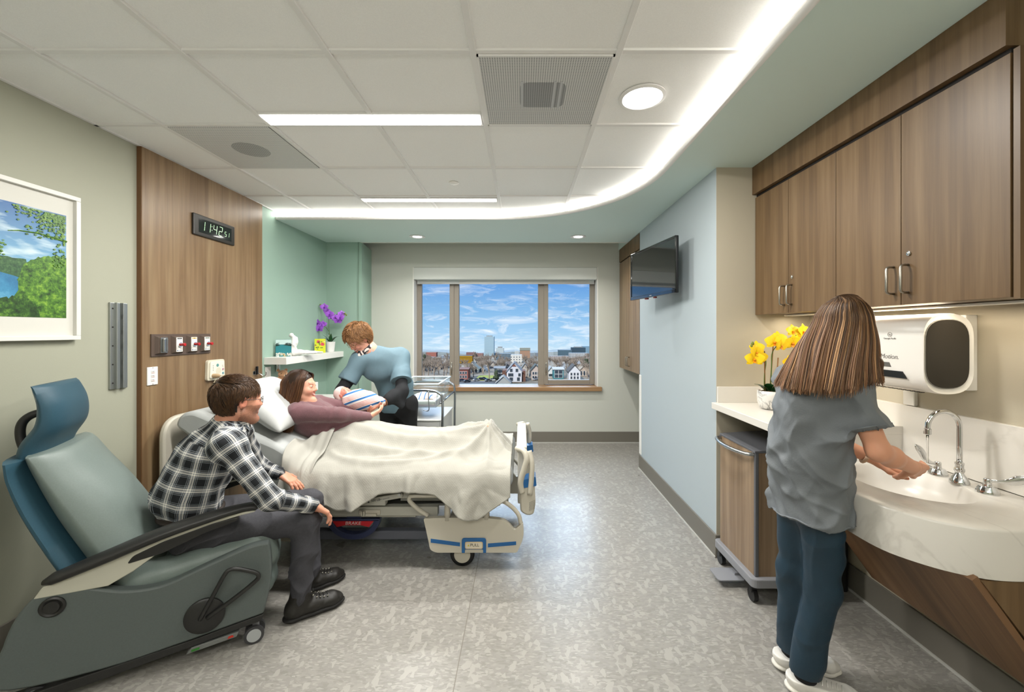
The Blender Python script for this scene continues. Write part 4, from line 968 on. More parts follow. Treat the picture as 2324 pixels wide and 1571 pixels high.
def orchid(name, loc, label, stems, flowers, buds, leaves, pot, mp, ml, stakes=(), r=.04):
    t = thing(name, loc, label, 'potted orchid'); pot(t); MG = mat('orchid_stem_green', '#4d6a2c', .5)
    for S_ in stems: g = G(); g.tube(bez(S_, 8), .0028, 8); g.build('flower_stem', MG, t, smooth=True)
    for S_ in stakes: g = G(); g.tube(S_, .0035, 8); g.build('stake', mat('bamboo_stake', '#8a6238', .6), t)
    for c, f in flowers: orchid_flower(t, c, f, r * random.uniform(.88, 1.1), mp, ml)
    for c in buds: g = G(); g.ball(c, r * .2, 10, (1, .8, 1.2)); g.build('bud', mat('orchid_bud', '#6e7a33', .5), t, smooth=True)
    for c, d, l_, w_, cu in leaves: g = G(); petal_mesh(g, c, d, (0, 0, 1), l_, w_, cu, 10); g.build('leaf', mat('orchid_leaf', '#1f4a25', .3), t, smooth=True)
def pot_white(t):
    pr = [(0, 0), (.038, 0)] + [(.040 + .012 * (z / .12) + (.0015 if int(i) % 2 else 0), z) for i, z in enumerate(np.linspace(.004, .118, 16))] + [(.053, .122), (.049, .122), (.047, .105), (0, .105)]
    g = G(); g.lathe(pr, n=32); g.build('pot', mat('glazed_white_pot', '#dddcd8', .25), t, smooth=True)
def pxo(loc, px, py, dY=0.0):
    p = at(px, py, loc[1] + dY); return (p[0] - loc[0], p[1] - loc[1], p[2] - loc[2])
L0 = (-2.275, 4.85, 1.269)
P_ = lambda a, b_, d=0.0: pxo(L0, a, b_, d)
fl = [(P_(736, 697), (.25, -1, .1)), (P_(742, 706), (-.2, -1, 0)), (P_(748, 713, -.02), (.3, -1, -.1)), (P_(752, 720), (.1, -1, .2)), (P_(762, 722), (.4, -1, 0)), (P_(767, 728), (.6, -1, -.3)), (P_(775, 713), (.7, -1, .1)), (P_(772, 720, -.02), (.2, -1, 0)),
      (P_(721, 733, -.03), (-.2, -1, .1)), (P_(716, 742), (.2, -1, -.1)), (P_(728, 740, -.02), (.1, -1, .2)), (P_(733, 736), (.4, -1, 0)), (P_(710, 746), (-.5, -1, -.2)), (P_(724, 746, -.04), (0, -1, -.2))]
orchid('purple_orchid', L0, 'purple orchid in a white ribbed pot on the upper shelf', [[(0, 0, .10), P_(747, 750), P_(746, 725), P_(741, 706), P_(737, 692)], [P_(746, 722), P_(758, 716), P_(775, 710), P_(784, 713)], [P_(746, 752), P_(738, 742), P_(722, 738), P_(700, 748)]],
       fl, [P_(727, 692), P_(783, 712), P_(786, 715), P_(779, 716), P_(700, 748), P_(704, 744), P_(706, 749)],
       [((0, 0, .11), d, l_, .018, cu) for d, l_, cu in (((-.9, -.2, .9), .13, .1), ((.9, -.3, .35), .15, .25), ((.3, -.5, 1.1), .12, .1), ((-.4, .3, 1.2), .12, .1), ((-1, .1, .5), .10, .2))], pot_white,
       mat('orchid_purple', '#9a55c8', .45, sss=0, noise=(60, .18)), mat('orchid_lip_purple', '#6a1f9a', .4), r=.050)
L1 = (1.615, 2.45, CT)
# pot spans 1722-1775 px
L1 = ((1749 - VX) * 2.5 / FP, 2.50, CT)
P2 = lambda a, b_, d=0.0: pxo(L1, a, b_, d)
def pot_marble(t):
    g = G(); g.lathe([(0, 0), (.045, 0), (.062, .012), (.072, .045), (.074, .085), (.072, .112), (.068, .114), (.066, .10), (0, .10)], n=40); g.build('pot', M_MARBLE, t, smooth=True)
    rr = random.Random(2); g = G()
    for k in range(60): a = rr.random() * 6.3; q = rr.random() ** .5 * .062; g.ball((q * math.cos(a), q * math.sin(a), .104 + rr.random() * .004), rr.uniform(.005, .009), 5)
    g.build('gravel', mat('pot_gravel', '#6b5138', .8, noise=(80, .4)), t)
fy = [(P2(1717, 790), (-.1, -1, .2)), (P2(1716, 800, -.03), (.2, -1, 0)), (P2(1723, 812), (.1, -1, -.1)), (P2(1712, 815, -.03), (-.3, -1, .1)), (P2(1765, 770), (-.1, -1, .2)), (P2(1772, 784, -.03), (.3, -1, -.2)), (P2(1758, 776, -.02), (-.4, -1, .1)),
      (P2(1799, 752), (0, -1, .3)), (P2(1799, 778, -.02), (-.2, -1, -.2)), (P2(1822, 752), (.3, -1, .1)), (P2(1815, 770), (.2, -1, 0)), (P2(1832, 764, .03), (.4, -1, .1)), (P2(1790, 824), (.1, -1, .1)), (P2(1801, 828, -.02), (.3, -1, 0))]
orchid('yellow_orchid', L1, 'yellow orchid in a grey marbled pot on the countertop', [[(-.04, 0, .1), P2(1735, 850), P2(1738, 820), P2(1728, 798), P2(1708, 782)], [(0, 0, .1), P2(1751, 830), P2(1753, 800), P2(1770, 780), P2(1805, 762), P2(1842, 760)], [(.03, .0, .1), P2(1768, 850), P2(1780, 838), P2(1800, 826)]],
       fy, [P2(1842, 756), P2(1840, 770), P2(1705, 786), P2(1708, 780)],
       [((-.01, 0, .10), (-1, -.1, .42), .11, .030, .2), ((.0, 0, .10), (-.5, -.6, .5), .10, .030, .2), ((.01, 0, .10), (.35, -.5, .8), .12, .034, .15), ((.02, 0, .10), (.9, .1, .5), .10, .03, .2)], pot_marble,
       mat('orchid_yellow', '#f2cc10', .45, noise=(50, .08)), mat('orchid_lip_amber', '#e08a10', .4), stakes=([(-.035, .0, .09), P2(1735, 797)], [(.03, 0, .09), P2(1766, 812)], [(0.0, .01, .09), P2(1755, 780)]), r=.050)
# teddy bear
b = Body(.0045); b.ell((0, 0, .052), (.045, .04, .052)); b.ell((.006, -.008, .132), (.043, .040, .040)); b.ell((.022, -.04, .122), (.019, .018, .015), k=.008)
for s_ in (-1, 1):
    b.ell((s_ * .034, .0, .170), (.015, .009, .015), k=.006); b.cap((s_ * .038, -.01, .088), (s_ * .056, -.035, .05), .017, .014, .01); b.cap((s_ * .028, -.03, .024), (s_ * .040, -.075, .02), .023, .019, .01)
V, Q = b.mesh(); V += vnormals(V, Q) * (.0016 * fnoise(V, 150, 4))[:, None]
t = thing('teddy_bear', (-2.33, 3.965, .968), 'tan teddy bear sitting on the lower alcove shelf', 'teddy bear', rz=R(35))
V = V - np.array([0, 0, V[:, 2].min()])
o = mesh_obj('body', V, Q, mat('teddy_plush', '#b58a66', .95, sheen=.5, noise=(90, .14), bump=(260, .6)), t, smooth=True)
g = G(); g.ball((.024, -.060, .127), .006, 8); g.build('nose', M_BLACK, t, smooth=True)
for s_ in (-1, 1): g = G(); g.ball((.006 + s_ * .017, -.045, .142), .0042, 8); g.build('eye', M_BLACK, t, smooth=True)
g = G(); g.ball((.024, -.050, .120), .0155, 8, (1, .7, .8)); g.build('muzzle', mat('muzzle_cream', '#d9cbb4', .9), t, smooth=True)
t, w_, h_ = plate('wall_switch', 601, 613, 833, 864, 'white wall switch under the upper alcove shelf', X=XL)
g = G(); g.box(.008, .011, -w_ * .45, w_ * .45, -h_ * .55, h_ * .55, .002); g.build('rocker', mat('switch_rocker', '#dadad6', .35), t)
t = thing('chrome_dispenser', (XL, 4.02, 1.12), 'small chrome fitting on the alcove wall above the teddy bear', 'wall fitting')
g = G(); g.cyl((.02, 0, 0), (.02, 0, .07), .016, n=20); g.box(0, .02, -.02, .02, .0, .07, .003); g.build('body', M_CHROME, t, auto=40)
# ================================================================ recliner
def rot2(phi): return Matrix.Rotation(phi, 4, 'Z')
M_REC = mat('recliner_grey_vinyl', '#565e5c', .5, noise=(160, .06), bump=(500, .12))
M_RECL = mat('recliner_light_vinyl', '#6e7a76', .42, noise=(160, .05), bump=(500, .12))
M_TEAL = mat('recliner_teal_vinyl', '#2a4b5a', .42, noise=(160, .06), bump=(500, .12))
M_RBLK = mat('recliner_black_trim', '#232322', .42); M_CREAM = mat('recliner_cream', '#b9b8a9', .45)
CH = R(28.0); CF = Vector((-1.245, 2.005, 0))     # front end of the near side panel, on the floor
def cpt(u, w, z):
    """chair frame: u along the seat (0 = front, negative = back), w across from the near side, z up"""
    return (CF.x + u * math.cos(CH) - w * math.sin(CH), CF.y + u * math.sin(CH) + w * math.cos(CH), z)
rec = thing('recliner_chair', cpt(-.4, .3, 0), 'grey vinyl hospital recliner with teal headrest under the seated man', 'recliner')
REC_T = Matrix.Translation(-Vector(cpt(-.4, .3, 0))) @ Matrix.Translation(CF) @ rot2(CH)
def RG(): g = G(); g.T = REC_T.copy(); return g
W = .62
def side_outline():
    return [(-.02, .135), (.012, .30), (.006, .455), (-.02, .478), (-.10, .472), (-.26, .425), (-.40, .385), (-.52, .395), (-.62, .435), (-.70, .475), (-.77, .470), (-.84, .40), (-.885, .28), (-.905, .12), (-.60, .085), (-.3, .105)]
for w0, w1 in ((0, .05), (W - .05, W)):
    P = [(p.x, p.y) for p in bez([(a, b_, 0) for a, b_ in side_outline()] , 5)]
    g = RG(); g.prism(P, w0, w1, 'y'); g.build('side_panel', M_REC, rec, bevel=.012, auto=40)
    g = RG(); low = [(-.02, .135), (-.3, .105), (-.6, .085), (-.9, .065), (-.9, .02), (-.6, .045), (-.3, .075), (-.03, .105)]; g.prism(low, w0 - .002, w1 + .002, 'y'); g.build('kick_trim', M_RBLK, rec, bevel=.003)
# seat cushion, leg rest, back
b = Body(.008)
b.chain([(-.06, .14, .43), (-.06, W - .14, .43)], [.075, .075], .05); b.chain([(-.50, .14, .37), (-.50, W - .14, .37)], [.075, .075], .05)
for w_ in (.12, .25, .37, .50): b.cap((-.06, w_, .43), (-.50, w_, .37), .073, .073, .04)
b.chain([(-.02, .12, .36), (-.02, W - .12, .36)], [.055, .055], .05); b.chain([(-.03, .12, .22), (-.03, W - .12, .22)], [.05, .05], .05); b.cap((-.02, .2, .36), (-.03, .2, .22), .052, .05, .04); b.cap((-.02, .4, .36), (-.03, .4, .22), .052, .05, .04)
V, Q = b.mesh(); V += vnormals(V, Q) * (.003 * fnoise(V, 14, 2, (1, 1, 1)))[:, None]
V = (np.array(REC_T)[:3, :3] @ V.T).T + np.array(REC_T)[:3, 3]
mesh_obj('seat_cushion', V, Q, M_RECL, rec, smooth=True)
# back: slab leaning, in (u,z) from (-.56,.36) to (-.93,1.02), then headrest curving forward
def slab(prof_f, prof_b, w0, w1, name, m, edge=.03, crown=.03):
    """cushion between a front and a back curve, rounded at its sides"""
    n = len(prof_f); K = 12; vs = []; fs = []
    for i in range(n):
        f, bk = Vector(prof_f[i]), Vector(prof_b[i]); 
        ring = []
        for k in range(K + 1):
            t_ = k / K; w_ = w0 + (w1 - w0) * t_; e = (1 - abs(2 * t_ - 1) ** 5) ; q = f + (bk - f) * (.5 * (1 - e) * .9) + (f - bk).normalized() * crown * (1 - (2 * t_ - 1) ** 2); ring.append((q.x, w_, q.y))
        for k in range(K, -1, -1):
            t_ = k / K; w_ = w0 + (w1 - w0) * t_; e = (1 - abs(2 * t_ - 1) ** 5); q = bk + (f - bk) * (.5 * (1 - e) * .9); ring.append((q.x, w_, q.y))
        vs += ring
    m_ = 2 * (K + 1)
    for i in range(n - 1):
        for k in range(m_): fs.append((i * m_ + k, i * m_ + (k + 1) % m_, (i + 1) * m_ + (k + 1) % m_, (i + 1) * m_ + k))
    fs += [tuple(range(m_)), tuple((n - 1) * m_ + k for k in range(m_ - 1, -1, -1))]
    g = RG(); g.add(vs, fs); return g.build(name, m, rec, auto=60)
def cur(pts, n=6): return [(p.x, p.y) for p in bez([(a, b_, 0) for a, b_ in pts], n)]
slab(cur([(-.44, .40), (-.52, .55), (-.63, .75), (-.73, .90), (-.79, .99), (-.83, 1.0)]), cur([(-.62, .33), (-.70, .50), (-.80, .72), (-.86, .90), (-.88, .985), (-.86, .995)]), .06, W - .06, 'back_cushion', M_RECL, crown=.035)
slab(cur([(-.60, .36), (-.68, .52), (-.78, .74), (-.84, .90), (-.86, .98)]), cur([(-.70, .34), (-.79, .52), (-.88, .74), (-.925, .90), (-.93, .99)]), .035, W - .035, 'back_shell', M_TEAL, crown=.0)
slab(cur([(-.85, .96), (-.83, 1.02), (-.79, 1.10), (-.79, 1.19), (-.82, 1.265), (-.84, 1.285)]), cur([(-.93, .955), (-.92, 1.03), (-.875, 1.11), (-.865, 1.19), (-.875, 1.265), (-.87, 1.282)]), .12, W - .12, 'headrest', M_TEAL, crown=.01)
g = RG(); g.tube(bez([(-.915, .33, .90), (-.955, .33, .97), (-.975, .335, 1.04), (-.972, .34, 1.10), (-.94, .345, 1.135), (-.88, .35, 1.145)], 6), [.017] * 31, 12); g.build('push_handle', M_RBLK, rec, smooth=True)
# arms
for w_, s_ in ((.012, 1), (W - .012, -1)):
    g = RG(); pts = bez([(-.775, w_, .500), (-.60, w_, .553), (-.40, w_, .615), (-.22, w_, .652), (-.10, w_, .668), (-.04, w_, .663)], 6); n_ = len(pts)
    g.tube(pts, [.032 + .016 * math.sin(PI * min(1, (i / n_) * 1.15 + .12)) if 0 < i < n_ - 1 else .018 for i in range(n_)], 16, flat=(1, .52)); g.build('armrest', M_RBLK, rec, smooth=True)
    g = RG(); P = [(-.80, .445), (-.775, .485), (-.60, .536), (-.40, .598), (-.22, .636), (-.10, .650), (-.05, .648), (-.06, .640), (-.11, .636), (-.20, .622), (-.32, .585), (-.42, .53), (-.50, .475), (-.58, .435), (-.70, .44)]
    g.prism(P, w_ - .014, w_ + .014, 'y'); g.build('arm_bracket', M_CREAM, rec, bevel=.004)
    g = RG(); P = round_poly([(-.52, .512), (-.50, .542), (-.40, .580), (-.22, .622), (-.12, .632), (-.125, .615), (-.25, .585), (-.40, .53)], .012, 4); g.prism(P, w_ - .017, w_ + .017, 'y'); g.build('arm_grip', M_RBLK, rec, bevel=.003)
# near side details: hub, lever, brake plate, casters
g = RG(); g.lathe([(.040, 0), (.040, -.006), (.034, -.010), (.026, -.006), (.024, -.012), (0, -.014)], (-.745, 0, .40), axis='y', n=32); g.build('pivot_cap', M_RBLK, rec, auto=40)
g = RG(); g.lathe([(.078, 0), (.078, -.010), (.070, -.016), (0, -.018)], (-.25, 0, .205), axis='y', n=40); g.build('lever_hub', M_RBLK, rec, auto=40)
g = RG(); g.tube(bez([(-.265, -.020, .20), (-.215, -.03, .30), (-.172, -.036, .385), (-.150, -.036, .405), (-.115, -.036, .398), (-.052, -.036, .365), (-.038, -.036, .340), (-.060, -.034, .315), (-.14, -.03, .26), (-.24, -.020, .20)], 6), .0115, 12, flat=(1, .8)); g.build('recline_lever', M_RBLK, rec, smooth=True)
g = RG(); g.prism([(-.32, .045), (-.13, .060), (-.12, .082), (-.30, .070)], .0, .03, 'y'); o = g.build('brake_pedal', mat('pedal_grey', '#6e716f', .4), rec, bevel=.003)
g = RG(); g.prism([(-.30, .052), (-.27, .055), (-.27, .064), (-.30, .061)], -.002, .0, 'y'); g.build('go_mark', mat('green_mark', '#2f7a2a', .5), o)
g = RG(); g.prism([(-.165, .064), (-.14, .066), (-.145, .075), (-.16, .073)], -.002, .0, 'y'); g.build('stop_mark', mat('red_mark2', '#c02a1a', .5), o)
for u, w_ in ((-.055, .035), (-.055, W - .035), (-.80, .05), (-.80, W - .05)):
    g = RG(); g.box(u - .014, u + .014, w_ - .012, w_ + .012, .045, .11, .006); o = g.build('caster', M_GREY, rec)
    for s_ in (-1, 1):
        g = RG(); g.cyl((u - .005, w_ + s_ * .018, .042), (u - .005, w_ + s_ * .034, .042), .042, n=28); g.build('wheel', mat('caster_tread', '#3a3a3c', .5), o, auto=40)
        g = RG(); g.cyl((u - .005, w_ + s_ * .033, .042), (u - .005, w_ + s_ * .036, .042), .030, n=28); g.build('wheel_disc', mat('caster_disc', '#a5a9aa', .4), o, auto=40)

# ================================================================ hospital bed (head at the left wall, foot to the right)
M_BED = mat('bed_cream_plastic', '#bdb8aa', .4); M_BEDM = mat('bed_frame_paint', '#adaca2', .4); M_BLUE = mat('bed_blue', '#1f5d96', .4); M_SHEET = mat('bed_sheet', '#a9acab', .85, bump=(30, .25))
YN1, YF1 = 2.63, 3.50; YM = (YN1 + YF1) / 2
bed = thing('hospital_bed', (-1.1, YM, 0), 'adjustable hospital bed with cream rails and blue-banded footboard', 'bed')
BT = Matrix.Translation(-Vector((-1.1, YM, 0)))
def BG(): g = G(); g.T = BT.copy(); return g
def bx(px, D=2.6): return (px - VX) * D / FP
def bz(py, D=2.6): return EYE - (py - VY) * D / FP
def zx(x, y): return (bx(640 + x / 3.74), bz(900 + y / 3.74))
MZ = .635
# mattress: flat part and raised back
g = BG(); P = [(-.06, .50), (-.06, MZ), (-1.28, MZ + .005), (-1.42, MZ + .03), (-1.60, MZ + .14), (-2.14, 1.00), (-2.22, .98), (-2.26, .90), (-1.68, .50), (-1.45, .475), (-1.30, .475)]
g.prism(round_poly(P, .05, 5), YN1 + .016, YF1 - .012, 'y'); g.build('mattress', M_SHEET, bed, bevel=.035, auto=50)
# deck frame
g = BG(); g.box(-1.30, -.10, YN1 + .02, YF1 - .02, .43, .475, .006); g.build('deck', M_BEDM, bed, bevel=.003)
g = BG(); g.prism([zx(600, 900), zx(1005, 830), zx(1018, 850), zx(1010, 872), zx(605, 945), zx(590, 930)], YN1 - .012, YN1 + .02, 'y'); lb = g.build('hinge_link', M_BEDM, bed, bevel=.003)
g = BG()
a = zx(990, 845); g.cyl((a[0], YN1 - .018, a[1]), (a[0], YN1 - .012, a[1]), .010, n=18)
a = zx(590, 922); g.cyl((a[0], YN1 - .018, a[1]), (a[0], YN1 - .012, a[1]), .008, n=18); g.build('pivot_bolt', M_STEEL, bed)
a = zx(787, 891); text_mesh('500 LB', .021, 'lettering', M_BLACK, bed, Vector((a[0], YN1 - .0135, a[1])) + BT.translation, (R(90), R(-9.5), 0), .0004)
a = zx(832, 884); g = BG(); g.cyl((a[0], YN1 - .0135, a[1]), (a[0], YN1 - .0125, a[1]), .0025, n=10); g.build('dot_print', M_BLACK, bed)
g = BG(); a = zx(845, 884); c_ = zx(905, 870); g.prism([(a[0], a[1] - .003), (c_[0], c_[1] - .003), (c_[0], c_[1] + .004), (a[0], a[1] + .004)], YN1 - .0130, YN1 - .0125, 'y'); g.build('outline_print', M_PRINT, bed)
g = BG(); a = zx(735, 899); g.prism([(a[0] - .014, a[1] - .010), (a[0] + .0, a[1] - .010), (a[0] - .007, a[1] + .003)], YN1 - .0135, YN1 - .0125, 'y'); g.build('warning_print', M_BLACK, bed)
g = BG(); g.box(-1.32, -.88, YN1 - .005, YN1 + .05, bz(1152), bz(1136), .004); g.build('back_deck_rail', M_BEDM, bed)
a = zx(430, 918); G_ = BG(); G_.box(a[0] - .055, a[0] + .055, YN1 - .0056, YN1 - .005, bz(1144) + .0015, bz(1144) + .0045); G_.build('small_print', M_PRINT, bed); G_ = BG(); G_.box(a[0] - .050, a[0] + .05, YN1 - .0056, YN1 - .005, bz(1144) - .0045, bz(1144) - .0015); G_.build('small_print', M_PRINT, bed)
for nm, x0, x1, z0, z1, y in (('side_beam', -1.95, -.55, bz(1181), bz(1160), YN1 + .03), ('lower_beam', -2.0, -.70, bz(1189), bz(1183), YN1 + .06), ('side_beam', -1.95, -.10, bz(1172), bz(1158), YF1 - .09), ('cross_frame', -1.9, -.1, .27, .33, YM - .1)):
    g = BG(); g.box(x0, x1, y, y + .05, z0, z1, .004); g.build(nm, M_BEDM, bed)
g = BG(); g.box(-.80, -.10, YN1 + .06, YN1 + .10, .40, .43); g.box(-1.9, -.15, YM - .30, YM + .30, .335, .35); g.build('base_deck', mat('bed_under_grey', '#8a8b86', .5), bed)
a = zx(625, 995); b2 = zx(810, 1035); g = BG(); g.box(a[0], b2[0], YN1 + .018, YN1 + .032, b2[1], a[1], .004); g.box(a[0] + .02, a[0] + .03, YN1, YN1 + .02, b2[1], a[1]); g.box(a[0] + .035, a[0] + .045, YN1, YN1 + .02, b2[1], a[1]); g.box(a[0] + .05, b2[0] - .02, YN1 + .0, YN1 + .02, b2[1], b2[1] + .012); g.build('strap_guide', M_BED, bed)
for x0 in (-1.75, -.45):
    g = BG(); g.box(x0 - .04, x0 + .04, YN1 + .06, YF1 - .06, .13, .27, .01); g.build('lift_leg', M_BEDM, bed)
g = BG(); g.box(-2.0, -.3, YN1 + .12, YN1 + .18, .11, .17, .01); g.box(-2.0, -.3, YF1 - .18, YF1 - .12, .11, .17, .01); g.build('wheel_frame', mat('bed_under_dark', '#5b5e68', .5), bed)
# casters
for x, y in ((-.385, YN1 + .02), (-.385, YF1 - .08), (-2.0, YN1 + .10), (-2.0, YF1 - .08)):
    g = BG(); g.lathe([(.045, -.024), (.068, -.024), (.078, -.015), (.078, .015), (.068, .024), (.045, .024)], (x, y, .078), axis='y', n=36); cs = g.build('caster_tyre', M_BLACK, bed, auto=50)
    g = BG(); g.lathe([(0, -.034), (.03, -.034), (.052, -.026), (.052, .026), (0, .03)], (x, y, .078), axis='y', n=30); g.build('caster_hub', M_BED, cs, auto=50)
    g = BG(); g.prism(round_poly([(x + .0, .03), (x + .045, .05), (x + .085, .16), (x + .06, .20), (x - .03, .19), (x - .04, .10)], .02, 5), y + .024, y + .040, 'y'); g.build('caster_fork', M_BED, cs, bevel=.004)
# brake pedal below the side
bc = zx(560, 1110); g = BG()
arcp = lambda rx_, rz_, a0, a1, n=16: [(bc[0] + rx_ * math.cos(R(a0 + (a1 - a0) * k / n)), bc[1] + .012 + rz_ * math.sin(R(a0 + (a1 - a0) * k / n))) for k in range(n + 1)]
g.prism(arcp(.172, .135, 180, 360) + arcp(.135, .098, 360, 180), YN1 + .05, YN1 + .10, 'y'); g.prism([(bc[0] - .172, bc[1] - .0), (bc[0] + .172, bc[1]), (bc[0] + .172, bc[1] + .014), (bc[0] - .172, bc[1] + .014)], YN1 + .05, YN1 + .10, 'y')
M_PED = mat('brake_pedal_navy', '#2c3350', .45); bp_ = g.build('brake_bar', M_PED, bed, bevel=.004)
g = BG(); g.prism([(bc[0] - .135, bc[1] + .002), (bc[0] + .135, bc[1] + .002), (bc[0] + .105, bc[1] - .036), (bc[0] + .05, bc[1] - .024), (bc[0] - .05, bc[1] - .024), (bc[0] - .105, bc[1] - .036)], YN1 + .046, YN1 + .060, 'y'); g.build('red_plate', mat('brake_red', '#b3222b', .4), bp_)
text_mesh('BRAKE', .030, 'lettering', mat('brake_letter', '#cfc6c0', .5), bed, Vector((bc[0], YN1 + .0455, bc[1] - .011)) + BT.translation, (R(90), 0, 0), .0004, shear=.15, sx=1.15)
g = BG(); g.box(bc[0] - .05, bc[0] + .05, YN1 + .06, YN1 + .09, bc[1], bz(1186), .004); g.build('brake_arm', M_PED, bed)
# foot-end side rails: outline with three windows
def rail(YR, name, out):
    g = BG(); q = [zx(*p) for p in ((1240, 1010), (1160, 960), (1085, 890), (1085, 850), (1120, 842), (1400, 838), (1600, 850), (1840, 880), (1935, 925), (2005, 1000), (2028, 1080))]
    pts = bez([(x, YR, z) for x, z in q], 5); g.tube(pts, .0165, 12, flat=(1, .8)); r_ = g.build(name, M_BED, bed, smooth=True)
    for top, bot in (((1405, 845), (1405, 1020)), ((1735, 870), (1735, 1010))):
        g = BG(); a_, c_ = zx(*top), zx(*bot); g.tube([(a_[0], YR, a_[1]), (c_[0], YR, c_[1] - .02)], [.015, .022], 12); g.build('post', M_BED, r_, smooth=True)
    pan = round_poly([zx(*p) for p in ((1205, 1028), (1300, 1022), (1700, 1018), (1900, 1040), (1975, 1130), (2045, 1060), (2055, 1180), (1995, 1315), (1310, 1315), (1262, 1290), (1240, 1180))], [.012, .01, .02, .05, .02, .015, .06, .015, .03, .015, .03], 5)
    g = BG(); g.prism(pan, YR - .018, YR + .016, 'y'); pn = g.build('panel', M_BED, r_, bevel=.008, auto=40)
    s_ = -1 if out < 0 else 1; yo = YR + (-.0195 if out < 0 else .0175)
    for P in (((1268, 1195), (1515, 1228), (1515, 1260), (1268, 1228)), ((1750, 1236), (1988, 1218), (1988, 1248), (1750, 1268))):
        g = BG(); g.prism([zx(*p) for p in P], yo, yo + .002, 'y'); g.build('blue_stripe', M_BLUE, pn)
    o_ = round_poly([zx(*p) for p in ((1530, 1312), (1530, 1188), (1735, 1188), (1735, 1312), (1710, 1312), (1710, 1282), (1556, 1282), (1556, 1312))], [.003, .018, .018, .003, .003, .006, .006, .003], 4)
    g = BG(); g.prism(o_, yo - .006, yo + .003, 'y'); lt = g.build('latch', M_BLUE, pn, bevel=.002)
    g = BG(); g.prism(round_poly([zx(*p) for p in ((1558, 1276), (1558, 1216), (1708, 1216), (1708, 1276))], .012), yo - .0085, yo - .005, 'y'); g.build('latch_plate', mat('latch_cream', '#c9b48f', .4), lt, bevel=.001)
    g = BG(); g.prism(round_poly([zx(*p) for p in ((1566, 1270), (1566, 1222), (1700, 1222), (1700, 1270))], .010), yo - .0092, yo - .0085, 'y'); g.build('latch_label', mat('latch_label', '#d3cbb8', .4), lt)
    if out < 0:
        a_ = zx(1640, 1243); text_mesh('PULL', .026, 'lettering', M_BLACK, bed, Vector((a_[0], yo - .0096, a_[1])) + BT.translation, (R(90), 0, 0), .0003)
        g = BG(); g.prism([zx(1578, 1252), zx(1598, 1252), zx(1588, 1236)], yo - .0098, yo - .0092, 'y'); g.build('caution_mark', mat('caution_yellow', '#c9b632', .5), lt)
    return r_
rail(YN1 - .03, 'side_rail', -1); rail(YF1 + .04, 'side_rail', 1)
# head-end near rail, lowered, mostly behind the seated man
def head_rail(YR):
    P = round_poly([(-1.98, .17), (-1.93, .50), (-1.36, .50), (-1.315, .42), (-1.32, .25), (-1.37, .165)], .05, 6); g = BG(); g.prism(P, YR - .016, YR + .016, 'y'); r_ = g.build('head_rail', M_BED, bed, bevel=.010, auto=40)
    g = BG(); g.tube(bez([(-1.93, YR, .49), (-1.92, YR, .57), (-1.85, YR, .60), (-1.55, YR, .60), (-1.44, YR, .57), (-1.40, YR, .49)], 6), .016, 12); g.build('rail_grip', M_BED, r_, smooth=True)
head_rail(YF1 + .05)
P = round_poly([(-1.70, .17), (-1.68, .44), (-1.36, .44), (-1.315, .38), (-1.32, .25), (-1.37, .165)], .05, 6); g = BG(); g.prism(P, YN1 - .018, YN1 + .005, 'y'); r_ = g.build('head_rail', M_BED, bed, bevel=.008, auto=40)
# headboard
g = BG(); g.prism(round_poly([(YN1 - .01, .40), (YN1 - .01, .955), (YF1 + .01, .955), (YF1 + .01, .40)], [.02, .14, .14, .02], 10), -2.335, -2.295, 'x'); g.build('headboard', M_BED, bed, bevel=.012, auto=40)
# footboard
FBX = .035
g = BG(); g.prism([(YN1 + .10, .36), (YN1 + .10, .742), (YF1 - .10, .742), (YF1 - .10, .36)], -.030, .028, 'x'); fb = g.build('footboard', mat('footboard_cream', '#c3c0b7', .4), bed, bevel=.010)
g = BG(); g.prism([(YN1 + .08, .712), (YN1 + .08, .748), (YF1 - .08, .748), (YF1 - .08, .712)], -.038, .032, 'x'); g.build('footboard_cap', M_BED, fb, bevel=.006)
for y0, sg in ((YN1 + .06, -1), (YF1 - .06, 1)):
    g = BG(); g.tube(bez([(-.035, y0 - sg * .03, .738), (.01, y0 + sg * .02, .735), (.030, y0 + sg * .045, .69), (.012, y0 + sg * .05, .62), (-.01, y0 + sg * .05, .54), (.0, y0 + sg * .045, .47)], 7), .021, 12, flat=(1, .8)); g.build('grab_handle', M_BED, fb, smooth=True)
    g = BG(); g.tube(bez([(.045, y0 + sg * .02, .735), (.062, y0 + sg * .04, .66), (.060, y0 + sg * .045, .56), (.05, y0 + sg * .045, .46)], 6), [.018] * 19, 12); g.build('grab_handle', M_BED, fb, smooth=True)
    g = BG(); g.prism(round_poly([(-.012, .345), (-.020, .52), (.082, .52), (.088, .40), (.075, .325), (.03, .318)], .02, 5), y0 - .045, y0 + .05, 'y'); bs = g.build('corner_bumper', M_BED, fb, bevel=.012, auto=40)
    g = BG(); g.prism(round_poly([(-.026, .495), (-.022, .545), (.088, .575), (.094, .515)], .008, 3), y0 - .05, y0 + .055, 'y'); g.build('blue_band', M_BLUE, fb, bevel=.006)
    if sg < 0:
        g = BG()
        for i in range(6):
            for j in range(5): g.box(.046 + j * .008, .050 + j * .008, y0 - .0470, y0 - .0445, .352 + i * .010 + j * .004, .357 + i * .010 + j * .004)
        g.build('vent_slots', mat('vent_grey', '#87857c', .6), bs)
